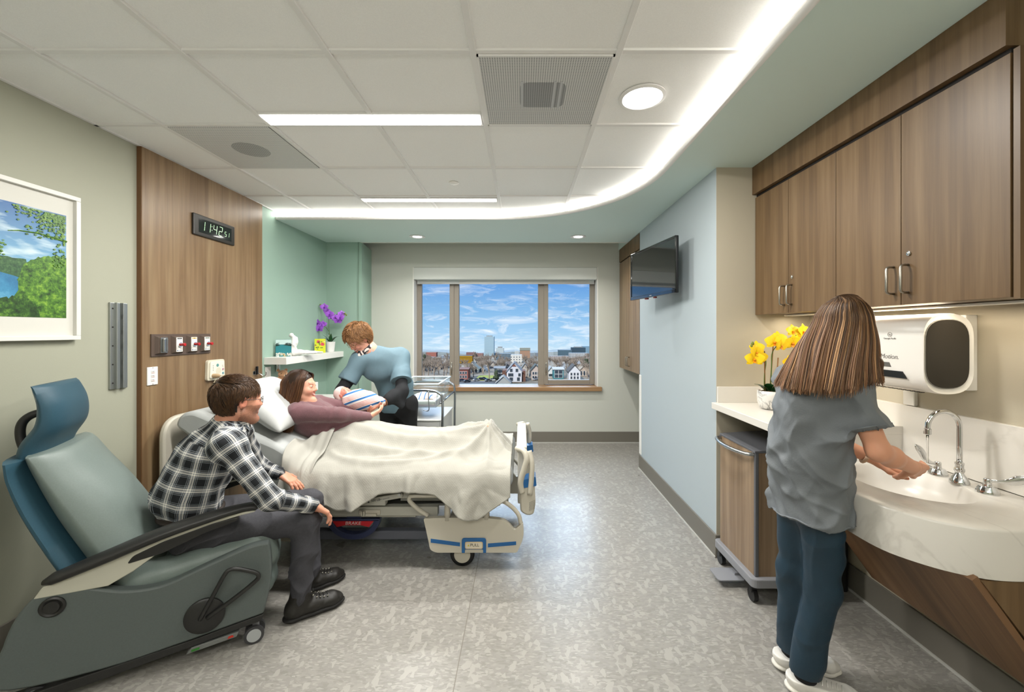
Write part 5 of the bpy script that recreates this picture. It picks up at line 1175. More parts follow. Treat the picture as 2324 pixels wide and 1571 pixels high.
# pillows
def pillow(name, c, L_, W_, T_, R_, label, sd, m):
    nu, nv = 44, 34; vs = []
    for side in (1, -1):
        for i in range(nu + 1):
            for j in range(nv + 1):
                u, v_ = 2 * i / nu - 1, 2 * j / nv - 1; e = max(0, (1 - abs(u) ** 3.2)) ** .55 * max(0, (1 - abs(v_) ** 3.2)) ** .55
                pin = 1 - .10 * (abs(u) * abs(v_)) ** 2 - .04 * (1 - abs(v_)) * abs(u) ** 4
                vs.append((u * L_ / 2 * (1 - .05 * (1 - v_ * v_)*abs(u)), v_ * W_ / 2 * (1 - .05 * (1 - u * u)*abs(v_)), side * T_ / 2 * e))
    V = np.array(vs); n1 = (nu + 1) * (nv + 1)
    cr = folds(V, [(1, .3, 0), (.7, 1, 0), (1, -.6, 0)], .012, sd, 26); V[:, 2] += np.sign(V[:, 2]) * cr * np.clip(np.abs(V[:, 2]) / (T_ * .25), 0, 1)
    fs = []
    for s_ in (0, 1):
        for i in range(nu):
            for j in range(nv):
                a = s_ * n1 + i * (nv + 1) + j; q = (a, a + nv + 1, a + nv + 2, a + 1); fs.append(q if s_ == 0 else q[::-1])
    t = thing(name, c, label, 'pillow', 'bed pillows'); t.rotation_euler = R_
    o = mesh_obj('pillowcase', V.tolist(), fs, m, t, smooth=True)
    import bmesh
    bm = bmesh.new(); bm.from_mesh(o.data); bmesh.ops.remove_doubles(bm, verts=bm.verts, dist=.0004); bm.to_mesh(o.data); bm.free()
    return t
M_PIL = mat('pillowcase_white', '#b4b6b5', .85, bump=(40, .2))
pillow('pillow', (-1.80, 2.98, 1.0), .50, .62, .19, (R(0), R(37), R(2)), 'white pillow behind the smiling woman, on the raised bed back', 3, M_PIL)
pillow('pillow', (-1.93, 3.16, .945), .46, .60, .12, (R(0), R(38), R(-3)), 'flatter white pillow underneath, nearer the wall', 8, M_PIL)

# blanket over knees and feet: a sheet draped by sections along the bed
def drape():
    nu, nv = 230, 150; X0, X1 = -1.50, -.075; V = []
    ang_s = np.linspace(0, 1, nv)
    for i in range(nu + 1):
        f = i / nu; x = X0 + (X1 - X0) * f
        # ridge height of the covered body along the bed
        body = np.interp(x, [-1.50, -1.42, -1.32, -1.22, -1.10, -.95, -.80, -.62, -.48, -.36, -.28, -.235, -.19, -.12, -.07], [.80, .845, .862, .858, .838, .812, .795, .795, .805, .822, .845, .858, .80, .70, .645])
        wid = np.interp(x, [-1.5, -1.3, -1.1, -.8, -.4, -.25, -.1], [.23, .24, .25, .22, .20, .13, .22])
        hem = np.interp(x, [-1.50, -1.47, -1.42, -1.345, -1.30, -1.26, -1.15, -1.05, -.97, -.90, -.75, -.62, -.545, -.50, -.42, -.33, -.28, -.20, -.11, -.06],
                        [.34, .34, .35, .38, .47, .44, .405, .40, .45, .495, .510, .500, .49, .46, .39, .345, .34, .40, .46, .49])
        yc = 3.06; top = MZ + .012
        # section in (y,z) from the far side over the body to the near hem
        s_far = [(YF1 + .03, top - .10), (YF1 + .015, top - .02), (YF1 - .03, top + .004), (yc + wid + .12, top + .01), (yc + wid * .72, top + (body - top) * .55), (yc + wid * .3, top + (body - top) * .95), (yc, body), (yc - wid * .35, top + (body - top) * .93), (yc - wid * .8, top + (body - top) * .52), (yc - wid - .07, top + .018), (YN1 + .03, top + .006), (YN1 - .032, top - .030)]
        if body - MZ < .03: pass
        zz = [top - .035 - (top - .035 - hem) * k for k in (.25, .5, .75, 1.0)]; sec = s_far + [(YN1 - .048 - .004 * k, z) for k, z in enumerate(zz)]
        P = np.array(sec); d = np.r_[0, np.cumsum(np.hypot(*np.diff(P, axis=0).T))]; t_ = ang_s * d[-1]
        yy = np.interp(t_, d, P[:, 0]); z_ = np.interp(t_, d, P[:, 1])
        k_ = np.array([1, 4, 6, 4, 1]) / 16.
        for _ in range(4): yy[2:-2] = np.convolve(yy, k_, 'valid'); z_[2:-2] = np.convolve(z_, k_, 'valid')
        V.append(np.stack([np.full(nv, x), yy, z_], 1))
    V = np.array(V); n0, n1 = V.shape[:2]
    X, Y, Z = V[..., 0], V[..., 1], V[..., 2]
    side = np.clip((YN1 + .12 - Y) / .12, 0, 1) ; drop = np.clip((MZ - Z) / .22, 0, 1.2) * (Y < YN1 + .1)
    # hanging folds grow downwards; fan out from the toes; long swags across the legs
    P3 = V.reshape(-1, 3)
    warp = (fnoise(P3, 3.2, 5).reshape(n0, n1)) * .05
    foldw = np.sin((X + warp) * 34 + 1.2 * np.sin(X * 9)) * .5 + .5 * np.sin((X + warp) * 19 + 2.0)
    Y -= drop * (.030 + .050 * np.clip(foldw, 0, 2) ** 1.5) * np.where(X > -1.47, 1, .4)
    Z += .006 * side * foldw
    tx, ty = -.245, 3.02                             # toe peak: creases radiate from it
    an = np.arctan2(Y - ty, X - tx); rr_ = np.hypot(X - tx, (Y - ty)); rad = np.exp(-((rr_ - .22) / .22) ** 2) * (Y < ty + .1)
    Z += .020 * rad * (1 - 2 * np.abs(np.sin(an * 4.5 + .6))) * np.clip((Z - .45) / .2, 0, 1)
    Y -= .010 * rad * np.sin(an * 9 + 1) * drop
    for (xa, ya, xb, yb, w_, h_) in ((-1.28, 2.98, -.30, 2.93, .034, .030), (-1.30, 2.86, -.34, 2.80, .030, .036), (-1.2, 2.72, -.62, 2.80, .026, .028), (-.95, 2.66, -.42, 2.84, .018, .036), (-1.33, 2.80, -.9, 2.66, .024, .030), (-.62, 3.0, -.28, 2.72, .022, .022), (-1.1, 3.05, -.5, 2.99, .03, .016)):
        L2 = (xb - xa) ** 2 + (yb - ya) ** 2; t_ = np.clip(((X - xa) * (xb - xa) + (Y - ya) * (yb - ya)) / L2, 0, 1); yy_ = ya + t_ * (yb - ya) - .05 * np.sin(PI * t_); dd = np.hypot(X - xa - t_ * (xb - xa), Y - yy_)
        Z += h_ * np.exp(-(dd / w_) ** 2) * np.sin(PI * np.clip(t_, .02, .98)) ** .6
    # tunnel fold of the turned-down top sheet near the waist
    for xc, w_, h_ in ((-1.365, .012, .010), (-1.40, .018, .012)):
        Z += h_ * np.exp(-((X - xc - .04 * (Y - 3)) / w_) ** 2); Y -= h_ * 1.2 * np.exp(-((X - xc) / w_) ** 2) * drop
    V = np.stack([X, Y, Z], 2); P3 = V.reshape(-1, 3)
    idx = np.arange(n0 * n1).reshape(n0, n1); Q = np.stack([idx[:-1, :-1], idx[1:, :-1], idx[1:, 1:], idx[:-1, 1:]], -1).reshape(-1, 4)
    N_ = vnormals(P3, Q); P3 = P3 + N_ * (folds(P3, [(1, .2, 0), (.8, -.5, -.3), (.3, .2, 1)], .012, 11, 30) + .0025 * fnoise(P3, 22, 3))[:, None]
    return P3, Q
V, Q = drape()
def weave_mat(name, c):
    m, N, L, b = new_mat(name); b.inputs['Base Color'].default_value = hx(c); b.inputs['Roughness'].default_value = .9; b.inputs['Sheen Weight'].default_value = .3
    tc = N.new('ShaderNodeTexCoord'); mp = N.new('ShaderNodeMapping'); mp.inputs['Rotation'].default_value = (0, R(45), 0); L.new(tc.outputs['Object'], mp.inputs[0])
    v = N.new('ShaderNodeTexVoronoi'); v.inputs['Scale'].default_value = 95; v.inputs['Randomness'].default_value = .25; L.new(mp.outputs[0], v.inputs['Vector'])
    n = N.new('ShaderNodeTexNoise'); n.inputs['Scale'].default_value = 260; L.new(tc.outputs['Object'], n.inputs['Vector'])
    a = N.new('ShaderNodeMath'); a.operation = 'MULTIPLY_ADD'; a.inputs[1].default_value = .6; L.new(n.outputs['Fac'], a.inputs[0]); L.new(v.outputs['Distance'], a.inputs[2])
    bp = N.new('ShaderNodeBump'); bp.inputs['Strength'].default_value = .35; bp.inputs['Distance'].default_value = .003; L.new(a.outputs[0], bp.inputs['Height']); L.new(bp.outputs[0], b.inputs['Normal']); MATS[name] = m; return m
M_BLK = weave_mat('cotton_blanket', '#9f9d94')
o = mesh_obj('cotton_blanket', V, Q, M_BLK, None, smooth=True); s_ = o.modifiers.new('thickness', 'SOLIDIFY'); s_.thickness = .006; s_.offset = 1
tag(o, 'white woven cotton blanket draped over the legs of the smiling woman', 'blanket')
# plain top sheet turned down at the waist, hanging over the near side
def turndown():
    nu, nv = 40, 120; V = []
    for i in range(nu + 1):
        f = i / nu; x = -1.575 + .235 * f; body = np.interp(x, [-1.58, -1.50, -1.42, -1.33], [.72, .80, .868, .882]); top = MZ + .03 + .10 * np.clip((-1.44 - x) / .14, 0, 1)
        hem = np.interp(f, [0, .25, .5, .6, .8, 1], [.34, .24, .27, .35, .37, .40])
        sec = [(3.34, top), (3.24, top + (body - top) * .55), (3.12, body), (3.02, body + .006), (2.90, top + (body - top) * .62), (2.78, top + .03), (YN1 + .03, top + .008), (YN1 - .030, top - .04), (YN1 - .050, (top + hem) / 2), (YN1 - .060, hem)]
        P = np.array(sec); d = np.r_[0, np.cumsum(np.hypot(*np.diff(P, axis=0).T))]; t_ = np.linspace(0, 1, nv) * d[-1]; yy = np.interp(t_, d, P[:, 0]); z_ = np.interp(t_, d, P[:, 1]); k_ = np.array([1, 4, 6, 4, 1]) / 16.
        for _ in range(6): yy[2:-2] = np.convolve(yy, k_, 'valid'); z_[2:-2] = np.convolve(z_, k_, 'valid')
        xx = np.full(nv, x) + .05 * np.clip((3.1 - yy) / .5, 0, 1) * (1 - f) - .02 * np.clip((MZ - z_) / .2, 0, 1); V.append(np.stack([xx, yy, z_], 1))
    V = np.array(V); dr = np.clip((MZ + .05 - V[..., 2]) / .2, 0, 1); V[..., 1] -= dr * .018 * (1 + np.sin(V[..., 0] * 75 + V[..., 2] * 9)) + .006
    V[..., 2] += (1 - dr) * .006 * np.sin(V[..., 0] * 90 + V[..., 1] * 8)
    n0, n1 = V.shape[:2]; idx = np.arange(n0 * n1).reshape(n0, n1); return V.reshape(-1, 3), np.stack([idx[:-1, :-1], idx[1:, :-1], idx[1:, 1:], idx[:-1, 1:]], -1).reshape(-1, 4)
V, Q = turndown(); o = mesh_obj('top_sheet', V, Q, mat('cotton_sheet_white', '#a4a29a', .8, bump=(60, .2)), None, smooth=True); s_ = o.modifiers.new('thickness', 'SOLIDIFY'); s_.thickness = .004; s_.offset = 1
tag(o, 'plain white top sheet turned down at the waist, hanging over the bed side', 'sheet')

# ================================================================ bassinet behind the nurse
t = thing('newborn_bassinet', (-1.05, 4.45, 0), 'clear plastic newborn bassinet on a steel trolley near the window', 'bassinet')
BX = Matrix.Translation((1.05, -4.45, 0))
def NG(): g = G(); g.T = BX.copy(); return g
M_TUB = mat('clear_acrylic', '#f2fbff', .03, trans=.95, ior=1.12); M_TUBE = mat('trolley_steel', '#9fa3a6', .22, 1.0)
x0, x1, y0, y1 = -1.27, -.84, 4.10, 4.78
g = NG(); th = .006
lo_, hi_ = .745, .985; f_ = .03
def wallq(a, b_, c_, d_): g.add([a, b_, c_, d_], [(0, 1, 2, 3)])
c0 = [(x0 + f_, y0 + f_, lo_), (x1 - f_, y0 + f_, lo_), (x1 - f_, y1 - f_, lo_), (x0 + f_, y1 - f_, lo_)]; c1 = [(x0, y0, hi_), (x1, y0, hi_), (x1, y1, hi_), (x0, y1, hi_)]
g.add(c0 + c1, [(0, 3, 2, 1)] + [(i, (i + 1) % 4, 4 + (i + 1) % 4, 4 + i) for i in range(4)]); tub = g.build('tub', M_TUB, t); s_ = tub.modifiers.new('thickness', 'SOLIDIFY'); s_.thickness = .005
g = NG(); g.tube([c1[0], c1[1], c1[2], c1[3], c1[0]], .008, 8); g.build('tub_rim', mat('acrylic_rim', '#dfeef4', .1, spec=.8), t, smooth=True)
g = NG(); g.box(x0 + .05, x1 - .045, y0 + .045, y1 - .045, .755, .805, .02); g.build('mattress', mat('bassinet_mattress', '#dedcd0', .8), t)
def stripe_mat(name, axis=0, freq=36.0, rot=0):
    m, N, L, b = new_mat(name); at_ = N.new('ShaderNodeAttribute'); at_.attribute_name = 'cloth'; sp = N.new('ShaderNodeSeparateXYZ'); L.new(at_.outputs['Vector'], sp.inputs[0])
    mu = N.new('ShaderNodeMath'); mu.operation = 'MULTIPLY'; mu.inputs[1].default_value = freq; L.new(sp.outputs[axis], mu.inputs[0]); fr = N.new('ShaderNodeMath'); fr.operation = 'FRACT'; L.new(mu.outputs[0], fr.inputs[0])
    r = N.new('ShaderNodeValToRGB'); r.color_ramp.interpolation = 'CONSTANT'; e = r.color_ramp.elements; W_, B_, P_ = hx('#e6e4de'), hx('#2f6ba8'), hx('#d9837d')
    e[0].position = 0; e[0].color = B_; e[1].position = .20; e[1].color = W_
    for p_, c_ in ((.30, P_), (.36, W_), (.44, P_), (.50, W_), (.58, P_), (.64, W_), (.72, P_), (.78, W_)): k = e.new(p_); k.color = c_
    L.new(fr.outputs[0], r.inputs[0]); L.new(r.outputs[0], b.inputs['Base Color']); b.inputs['Roughness'].default_value = .85; MATS[name] = m; return m
M_STRIPE = stripe_mat('striped_flannel', 0, 14.0)
def cloth_patch(name, fn, nu, nv, m, parent, th=.004, uvs=None):
    V = np.array([[fn(i / nu, j / nv) for j in range(nv + 1)] for i in range(nu + 1)]).reshape(-1, 3); idx = np.arange((nu + 1) * (nv + 1)).reshape(nu + 1, nv + 1)
    Q = np.stack([idx[:-1, :-1], idx[1:, :-1], idx[1:, 1:], idx[:-1, 1:]], -1).reshape(-1, 4); uv = np.array([[(i / nu * (uvs or (1, 1))[0], j / nv * (uvs or (1, 1))[1], 0) for j in range(nv + 1)] for i in range(nu + 1)]).reshape(-1, 3)
    o = mesh_obj(name, V, Q, m, parent, smooth=True, uv=uv); s_ = o.modifiers.new('thickness', 'SOLIDIFY'); s_.thickness = th; return o
ob = Vector((1.05, -4.45, 0))
cloth_patch('sheet_edge', lambda u, v: (x1 - .04 + .003 * math.sin(v * 30) + ob.x, y0 + .05 + v * (y1 - y0 - .1) + ob.y, .755 + .055 * u), 8, 40, M_STRIPE, t, uvs=(.3, .8))
cloth_patch('sheet_edge', lambda u, v: (x0 + .05 + v * (x1 - x0 - .09) + ob.x, y0 + .042 + ob.y, .752 + .020 * u), 4, 40, M_STRIPE, t, uvs=(.2, .8))
o = cloth_patch('swaddle_cloth', lambda u, v: (x0 + .08 + .27 * u + ob.x, y0 + .14 + .25 * v + ob.y, .808 + .055 * math.sin(PI * u) ** .7 * math.sin(PI * v) ** .8 + .008 * math.sin(9 * u + 6 * v)), 30, 24, M_STRIPE, None, .006, uvs=(.35, .3)); o.location = (-1.05, 4.45, 0)
tag(o, 'striped flannel cloth lying rumpled in the clear bassinet', 'cloth')
g = NG()
for yy in (y0 - .03, y1 + .03):
    g.tube(bez([(x0 - .02, yy, .0 + .06), (x0 - .03, yy, .5), (x0 - .03, yy, .84), (x0 + .01, yy, .905), (x0 + .10, yy, .925), (x1 - .08, yy, .925), (x1 + .005, yy, .90), (x1 + .045, yy, .83), (x1 + .045, yy, .5), (x1 + .045, yy, .06)], 8), .0125, 12)
g.build('trolley_frame', M_TUBE, t, smooth=True)
g = NG(); g.tube([(x1 + .03, y0 - .03, .80), (x1 + .03, y1 + .03, .80)], .009, 10); g.tube([(x0 - .02, y0 - .03, .80), (x0 - .02, y1 + .03, .80)], .009, 10); g.tube(bez([(x1 - .09, y0 - .04, .92), (x1 - .088, y0 - .05, .83), (x1 - .085, y0 - .05, .735), (x1 - .12, y0 - .05, .728), (x1 - .14, y0 - .05, .735)], 5), .005, 8); g.build('tub_support', M_TUBE, t, smooth=True)
M_GC = mat('bassinet_cabinet_grey', '#b7b8b5', .35)
g = NG(); g.box(x0, x1 + .02, y0 + .01, y1 - .01, .36, .615, .004); g.build('cabinet', M_GC, t)
g = NG(); g.box(x0 - .01, x1 + .03, y0 - .005, y1 + .005, .615, .63, .003); g.build('shelf', mat('bassinet_shelf', '#e4e5e3', .2), t)
g = NG(); g.box(x0 + .01, x1 + .01, y0 + .0, y0 + .012, .40, .60, .003); g.build('drawer', mat('bassinet_drawer', '#a9aaa8', .35), t)
g = NG()
for yy in (y0 - .03, y1 + .03):
    for xx in (x0 - .02, x1 + .045): g.cyl((xx - .012, yy, .035), (xx + .012, yy, .035), .035, n=20)
g.build('caster', M_BLACK, t, auto=40)
# ================================================================ people
def nrm(v): v = np.array(v, float); return v / np.linalg.norm(v)
class Frame:
    """head or limb frame: forward f, up u, right r"""
    def __init__(s, c, f, u=(0, 0, 1), k=1.0):
        s.c = np.array(c, float); s.f = nrm(f); s.r = nrm(np.cross(s.f, nrm(u))); s.u = np.cross(s.r, s.f); s.k = k
    def p(s, f, r, u): return s.c + (s.f * f + s.r * r + s.u * u) * s.k
    def rot(s): return np.stack([s.f, s.r, s.u], 1)
    def loc(s, V): D = (V - s.c) / s.k; return np.stack([D @ s.f, D @ s.r, D @ s.u], 1)

def add_head(b, F, smile=.5, male=False):
    k = F.k; M = F.rot(); E = lambda c, r, kk=.012, op='u': b.ell(F.p(*c), np.array(r) * k, M, kk * k, op)
    C = lambda a, c, r1, r2, kk=.01, op='u': b.cap(F.p(*a), F.p(*c), r1 * k, r2 * k, kk * k, None, op)
    E((-.014, 0, .036), (.096, .076, .084), .02); E((.026, 0, -.020), (.064, .060, .088), .03)
    jw = .054 if male else .047
    for s in (-1, 1):
        C((.0, s * jw, -.060), (.066, s * .012, -.100), .020, .019, .03)
        E((.060, s * .036, -.028), (.030, .024, .026), .02)
        C((.082, s * .038, .027), (.086, s * .012, .024), .005, .006, .016)
        E((-.004, s * .078, -.004), (.019, .0075, .031), .006)
        E((-.002, s * .086, .0), (.010, .006, .019), .004, 's')
        E((.101, s * .031, .004), (.014, .0165, .0105), .012, 's'); E((.0795, s * .031, .003), (.0130, .0140, .0130), .003)
    C((.088, 0, .018), (.100, 0, -.022), .0080, .0105, .016); E((.101, 0, -.026), (.0105, .010, .009), .010)
    for s in (-1, 1): E((.095, s * .011, -.030), (.009, .007, .006), .006)
    cu = .010 * smile; w = .021 + .006 * smile
    for s in (-1, 1):
        C((.092, 0, -.054), (.081, s * w, -.058 + cu), .0052, .0030, .006); C((.089, 0, -.067), (.081, s * w, -.060 + cu), .0060, .0030, .006)
        C((.098, 0, -.060), (.086, s * w, -.0585 + cu), .0022, .0015, .002, 's')
    E((.078, 0, -.100), (.022, .022, .018), .02)

def face_cols(V, F, skin, lip, brow, iris, stubble=None, blush=.25, smile=.5, scalp=None):
    L = F.loc(V); col_ = np.tile(np.array(hx(skin)[:3]), (len(V), 1)); f, r, u = L.T
    def mixin(m, c, a=1.0):
        m = np.clip(m, 0, 1)[:, None] * a; col_[:] = col_ * (1 - m) + np.array(hx(c)[:3]) * m
    head = (np.linalg.norm(L, axis=1) < .16)
    if scalp: mixin(head * ((u > .085) | ((f < -.02) & (u > -.05)) | ((u > .055) & (f < .055))), scalp, 1.0)
    soft = lambda d, w: np.clip(1 - d / w, 0, 1)
    for s in (-1, 1):
        mixin(soft(np.sqrt((f - .075) ** 2 + (r - s * .042) ** 2 + (u + .030) ** 2), .034) * head, '#c2695a', blush)
    mixin(soft(np.sqrt((f - .115) ** 2 + r ** 2 + (u + .026) ** 2), .02) * head, '#c2695a', blush); mixin((np.abs(r) > .072) * (f > -.03) * (f < .02) * (np.abs(u) < .04) * head, '#c46a58', .45)
    if stubble:
        m = (u < -.022) * (f > -.01) * ((u < -.048) | (np.abs(r) > .036)) * head * (1 - .0 * u); n = .5 + .5 * fnoise(V, 420, 3); mixin(m * np.clip(.55 + .35 * n, 0, 1), stubble, .72)
        m = (u < -.036) * (u > -.052) * (f > .085) * (np.abs(r) < .028) * head; mixin(m * np.clip(.4 + .5 * n, 0, 1), stubble, .7)
    cu = .010 * smile; w = .021 + .006 * smile; zc = -.0595 + cu * np.clip(np.abs(r) / w, 0, 1) ** 1.5
    mixin((np.abs(u - zc) < .0125 * np.clip(1.25 - np.abs(r) / w * .9, 0, 1)) * (f > .078) * (np.abs(r) < w) * head, lip, .85)
    if smile > .6: mixin((np.abs(u - zc) < .0028) * (f > .078) * (np.abs(r) < w * .75) * head, '#efe9e0', .9)
    zb = .030 + .004 * np.sin(PI * np.clip((np.abs(r) - .012) / .04, 0, 1))
    mixin((np.abs(u - zb) < (.0048 if stubble else .0030)) * (np.abs(r) > .014) * (np.abs(r) < .046) * (f > .055) * head, brow, .6)
    for s in (-1, 1):
        de = np.sqrt(((r - s * .031) / 1.25) ** 2 + ((u - .003)) ** 2)
        mixin((de < .0090) * (f > .078) * head * (.6 + .4 * (u > .003)), brow, .45); mixin((de < .0066) * (f > .080) * (np.abs(u - .003) < (.0032 if smile > .6 else .0055)) * head, '#d9d2c9', 1); mixin((np.hypot(r - s * .031, u - .003) < .0052) * (f > .080) * head, iris, 1)
    return np.concatenate([col_, np.ones((len(V), 1))], 1)

def add_hand(b, wrist, d, n, side, curls=(.35, .4, .45, .5), spread=.10, k=1.0, thumb=(.35, .25), kk=.004):
    """d: towards the fingers, n: out of the palm, side +1/-1: which way the thumb lies"""
    w = np.array(wrist, float); d = nrm(d); n = np.array(n, float); n = nrm(n - d * (n @ d)); t = np.cross(d, n) * side
    b.cap(w, w + d * .03 * k, .025 * k, .026 * k, .012, (n, .72))
    lat = (.030, .010, -.010, -.029); lens = (.072, .080, .074, .058); reach = (.084, .088, .084, .074)
    for i in range(4):
        kn = w + d * reach[i] * k + t * lat[i] * k; b.cap(w + d * .02 * k + t * lat[i] * .6 * k, kn, .0145 * k, .0115 * k, .010)
        dd = nrm(d + t * spread * (1.5 - i) * .66); p = kn; a = 0.0; rs = (.0098, .0088, .0080, .0066)
        for j in range(3):
            a += curls[i] * (1.0, 1.1, .8)[j]; v = dd * math.cos(a) + n * math.sin(a); q = p + v * lens[i] * (.44, .31, .25)[j] * k
            b.cap(p, q, rs[j] * k, rs[j + 1] * k, kk); p = q
    p = w + d * .022 * k + t * .022 * k; v = nrm(d * .55 + t * .80 + n * .15); b.cap(p - v * .01, p, .016 * k, .016 * k, .012); a = 0
    for ln, r1, r2, c in ((.042, .0155, .0115, 0), (.032, .0115, .0100, thumb[0]), (.026, .0100, .0080, thumb[1])):
        a += c; vv = nrm(v * math.cos(a) + (n * .6 + d * .6 - t * .3) * math.sin(a)); q = p + vv * ln * k; b.cap(p, q, r1 * k, r2 * k, .006); p = q

def bone_uv(V, bones):
    """each vertex takes (round, along) from its nearest bone: bones = (a, b, radius, reference axis[, offset])"""
    best = np.full(len(V), 1e9); uv = np.zeros((len(V), 3)); wid = np.zeros(len(V), int)
    for i, bn in enumerate(bones):
        A, B, r, ref = np.array(bn[0], float), np.array(bn[1], float), bn[2], np.array(bn[3], float); off = bn[4] if len(bn) > 4 else 0.0
        ax = B - A; L = np.linalg.norm(ax); ax /= L; t = np.clip((V - A) @ ax, 0, L); Dv = V - A - t[:, None] * ax; d = np.linalg.norm(Dv, axis=1) - r
        e1 = nrm(ref - ax * (ref @ ax)); e2 = np.cross(ax, e1); W_ = V - A; W_ = W_ - (W_ @ ax)[:, None] * ax; th = np.arctan2(W_ @ e2, W_ @ e1)
        m = d < best; best[m] = d[m]; uv[m, 0] = th[m] * r; uv[m, 1] = ((V - A) @ ax)[m] + off; wid[m] = i
    uv[:, 2] = wid
    return uv

def sweep_strands(P, rad, cols, flat=1.0, ns=4):
    """P (N,K,3) paths, rad (K,) or (N,K), cols (N,K,3) -> verts, quads, colours"""
    N_, K, _ = P.shape; T = np.gradient(P, axis=1); T /= np.linalg.norm(T, axis=2, keepdims=True) + 1e-9
    m_ = K // 2; up = np.cross(P[:, m_] - P[:, 0], P[:, -1] - P[:, m_]) + 1e-7; up /= np.linalg.norm(up, axis=1, keepdims=True); up = up[:, None, :]; A = np.cross(T, up); A /= np.linalg.norm(A, axis=2, keepdims=True) + 1e-9; B = np.cross(T, A)
    rad = np.broadcast_to(rad, (N_, K))[..., None]; vs = []
    for q in range(ns): th = 2 * PI * q / ns + .4; vs.append(P + (A * math.cos(th) + B * math.sin(th) * flat) * rad)
    V = np.stack(vs, 2).reshape(-1, 3); idx = np.arange(N_ * K * ns).reshape(N_, K, ns); j = [(q + 1) % ns for q in range(ns)]
    Q = np.stack([idx[:, :-1, :], idx[:, :-1, j], idx[:, 1:, j], idx[:, 1:, :]], -1).reshape(-1, 4)
    C = np.repeat(cols[:, :, None, :], ns, 2).reshape(-1, 3); return V, Q, np.concatenate([C, np.ones((len(C), 1))], 1)

def cat(P, n):
    """Catmull-Rom through (N,M,3) -> (N,n,3)"""
    P = np.concatenate([2 * P[:, :1] - P[:, 1:2], P, 2 * P[:, -1:] - P[:, -2:-1]], 1); M = P.shape[1] - 3; t = np.linspace(0, M - 1e-6, n); i = t.astype(int); f = (t - i)[None, :, None]
    a, b_, c, d = P[:, i], P[:, i + 1], P[:, i + 2], P[:, i + 3]
    return .5 * (2 * b_ + (c - a) * f + (2 * a - 5 * b_ + 4 * c - d) * f ** 2 + (3 * b_ - a - 3 * c + d) * f ** 3)

def strand_cols(N_, K, root, tip, hi, rg, hi_amt=.3):
    a, b_, c = (np.array(hx(q)[:3]) for q in (root, tip, hi)); f = np.linspace(0, 1, K)[None, :, None]; v = rg.uniform(.6, 1.35, (N_, 1, 1)); h = (rg.rand(N_, 1, 1) < hi_amt) * rg.uniform(.3, 1, (N_, 1, 1))
    base_ = a * (1 - f) + b_ * f; return np.clip((base_ * (1 - h * f ** .6) + c * h * f ** .6) * v, 0, 1)

def short_hair(name, parent, F, mask, comb, n, ln, lift, cols, rad, seed=1, thick=.010):
    """strands over the skull; mask(local dir)->bool, comb(local pos)->local tangent"""
    rg = np.random.RandomState(seed); D = rg.normal(size=(n * 4, 3)); D /= np.linalg.norm(D, axis=1, keepdims=True); c0 = np.array([-.014, 0, .036]); R_ = np.array([.098, .078, .086])
    L = c0 + D * R_ * np.where(D[:, 2:] < 0, [[1, 1, 1.35]], [[1, 1, 1]]); L = L[mask(L)][:n]; K = 8; P = [L]; cur_ = L.copy(); g_ = comb(L); le = ln * rg.uniform(.6, 1.2, (len(L), 1))
    for k in range(1, K):
        Rz = np.where((cur_ - c0)[:, 2:] < 0, [[1, 1, 1.35]], [[1, 1, 1]]) * R_; Nn = (cur_ - c0) / Rz ** 2; Nn /= np.linalg.norm(Nn, axis=1, keepdims=True); g_ = comb(cur_) + .25 * np.stack([np.sin(cur_[:, 1] * 90 + seed), np.sin(cur_[:, 0] * 80), np.zeros(len(cur_))], 1); tg = g_ - (g_ * Nn).sum(1, keepdims=True) * Nn; tg /= np.linalg.norm(tg, axis=1, keepdims=True) + 1e-6
        cur_ = cur_ + tg * le / K; q = (cur_ - c0) / Rz; q /= np.linalg.norm(q, axis=1, keepdims=True); hgt = 1 + (thick * (k / K) ** .6 + lift * rg.uniform(.2, 1, (len(L), 1)) * (k / K) ** 2) / R_.mean(); cur_ = c0 + q * Rz * hgt; P.append(cur_.copy())
    P = np.stack(P, 1); P = F.c + (P[..., :1] * F.f + P[..., 1:2] * F.r + P[..., 2:] * F.u) * F.k
    rr_ = rad * np.array([1, 1.1, 1.1, 1.05, 1, .85, .6, .2]); V, Q, C = sweep_strands(P, rr_, strand_cols(len(L), K, *cols, rg), .6)
    b = Body(.004); M = F.rot(); b.ell(F.p(-.016, 0, .040), np.array([.100, .0795, .086]) * F.k, M, .01)
    return V, Q, C

def join(parts):
    V = []; Q = []; C = []; k = 0
    for v, q, c in parts: V.append(v); Q.append(q + k); C.append(c); k += len(v)
    return np.concatenate(V), np.concatenate(Q), np.concatenate(C)

def cap_mesh(F, prims, color, h=.0035, cuts=(), noise=.0):
    """the solid under-layer of a head of hair"""
    b = Body(h); M = F.rot()
    for c, r in prims: b.ell(F.p(*c), np.array(r) * F.k, M, .012)
    for c, r in cuts: b.ell(F.p(*c), np.array(r) * F.k, M, .006, 's')
    V, Q = b.mesh(); C = np.tile(np.array(hx(color)), (len(V), 1)); return V, Q, C

M_SKIN = attr_mat('skin', .48, sss=.12, bump=(300, .05)); M_HAIR = attr_mat('hair_strands', .42, spec=.4)
def person(loc, label, cat_='person'): return thing('person', loc, label, cat_)
def put(name, V, Q, m, parent, cols=None, uv=None):
    return mesh_obj(name, V - np.array(parent.location), Q, m, parent, smooth=True, cols=cols, uv=uv)

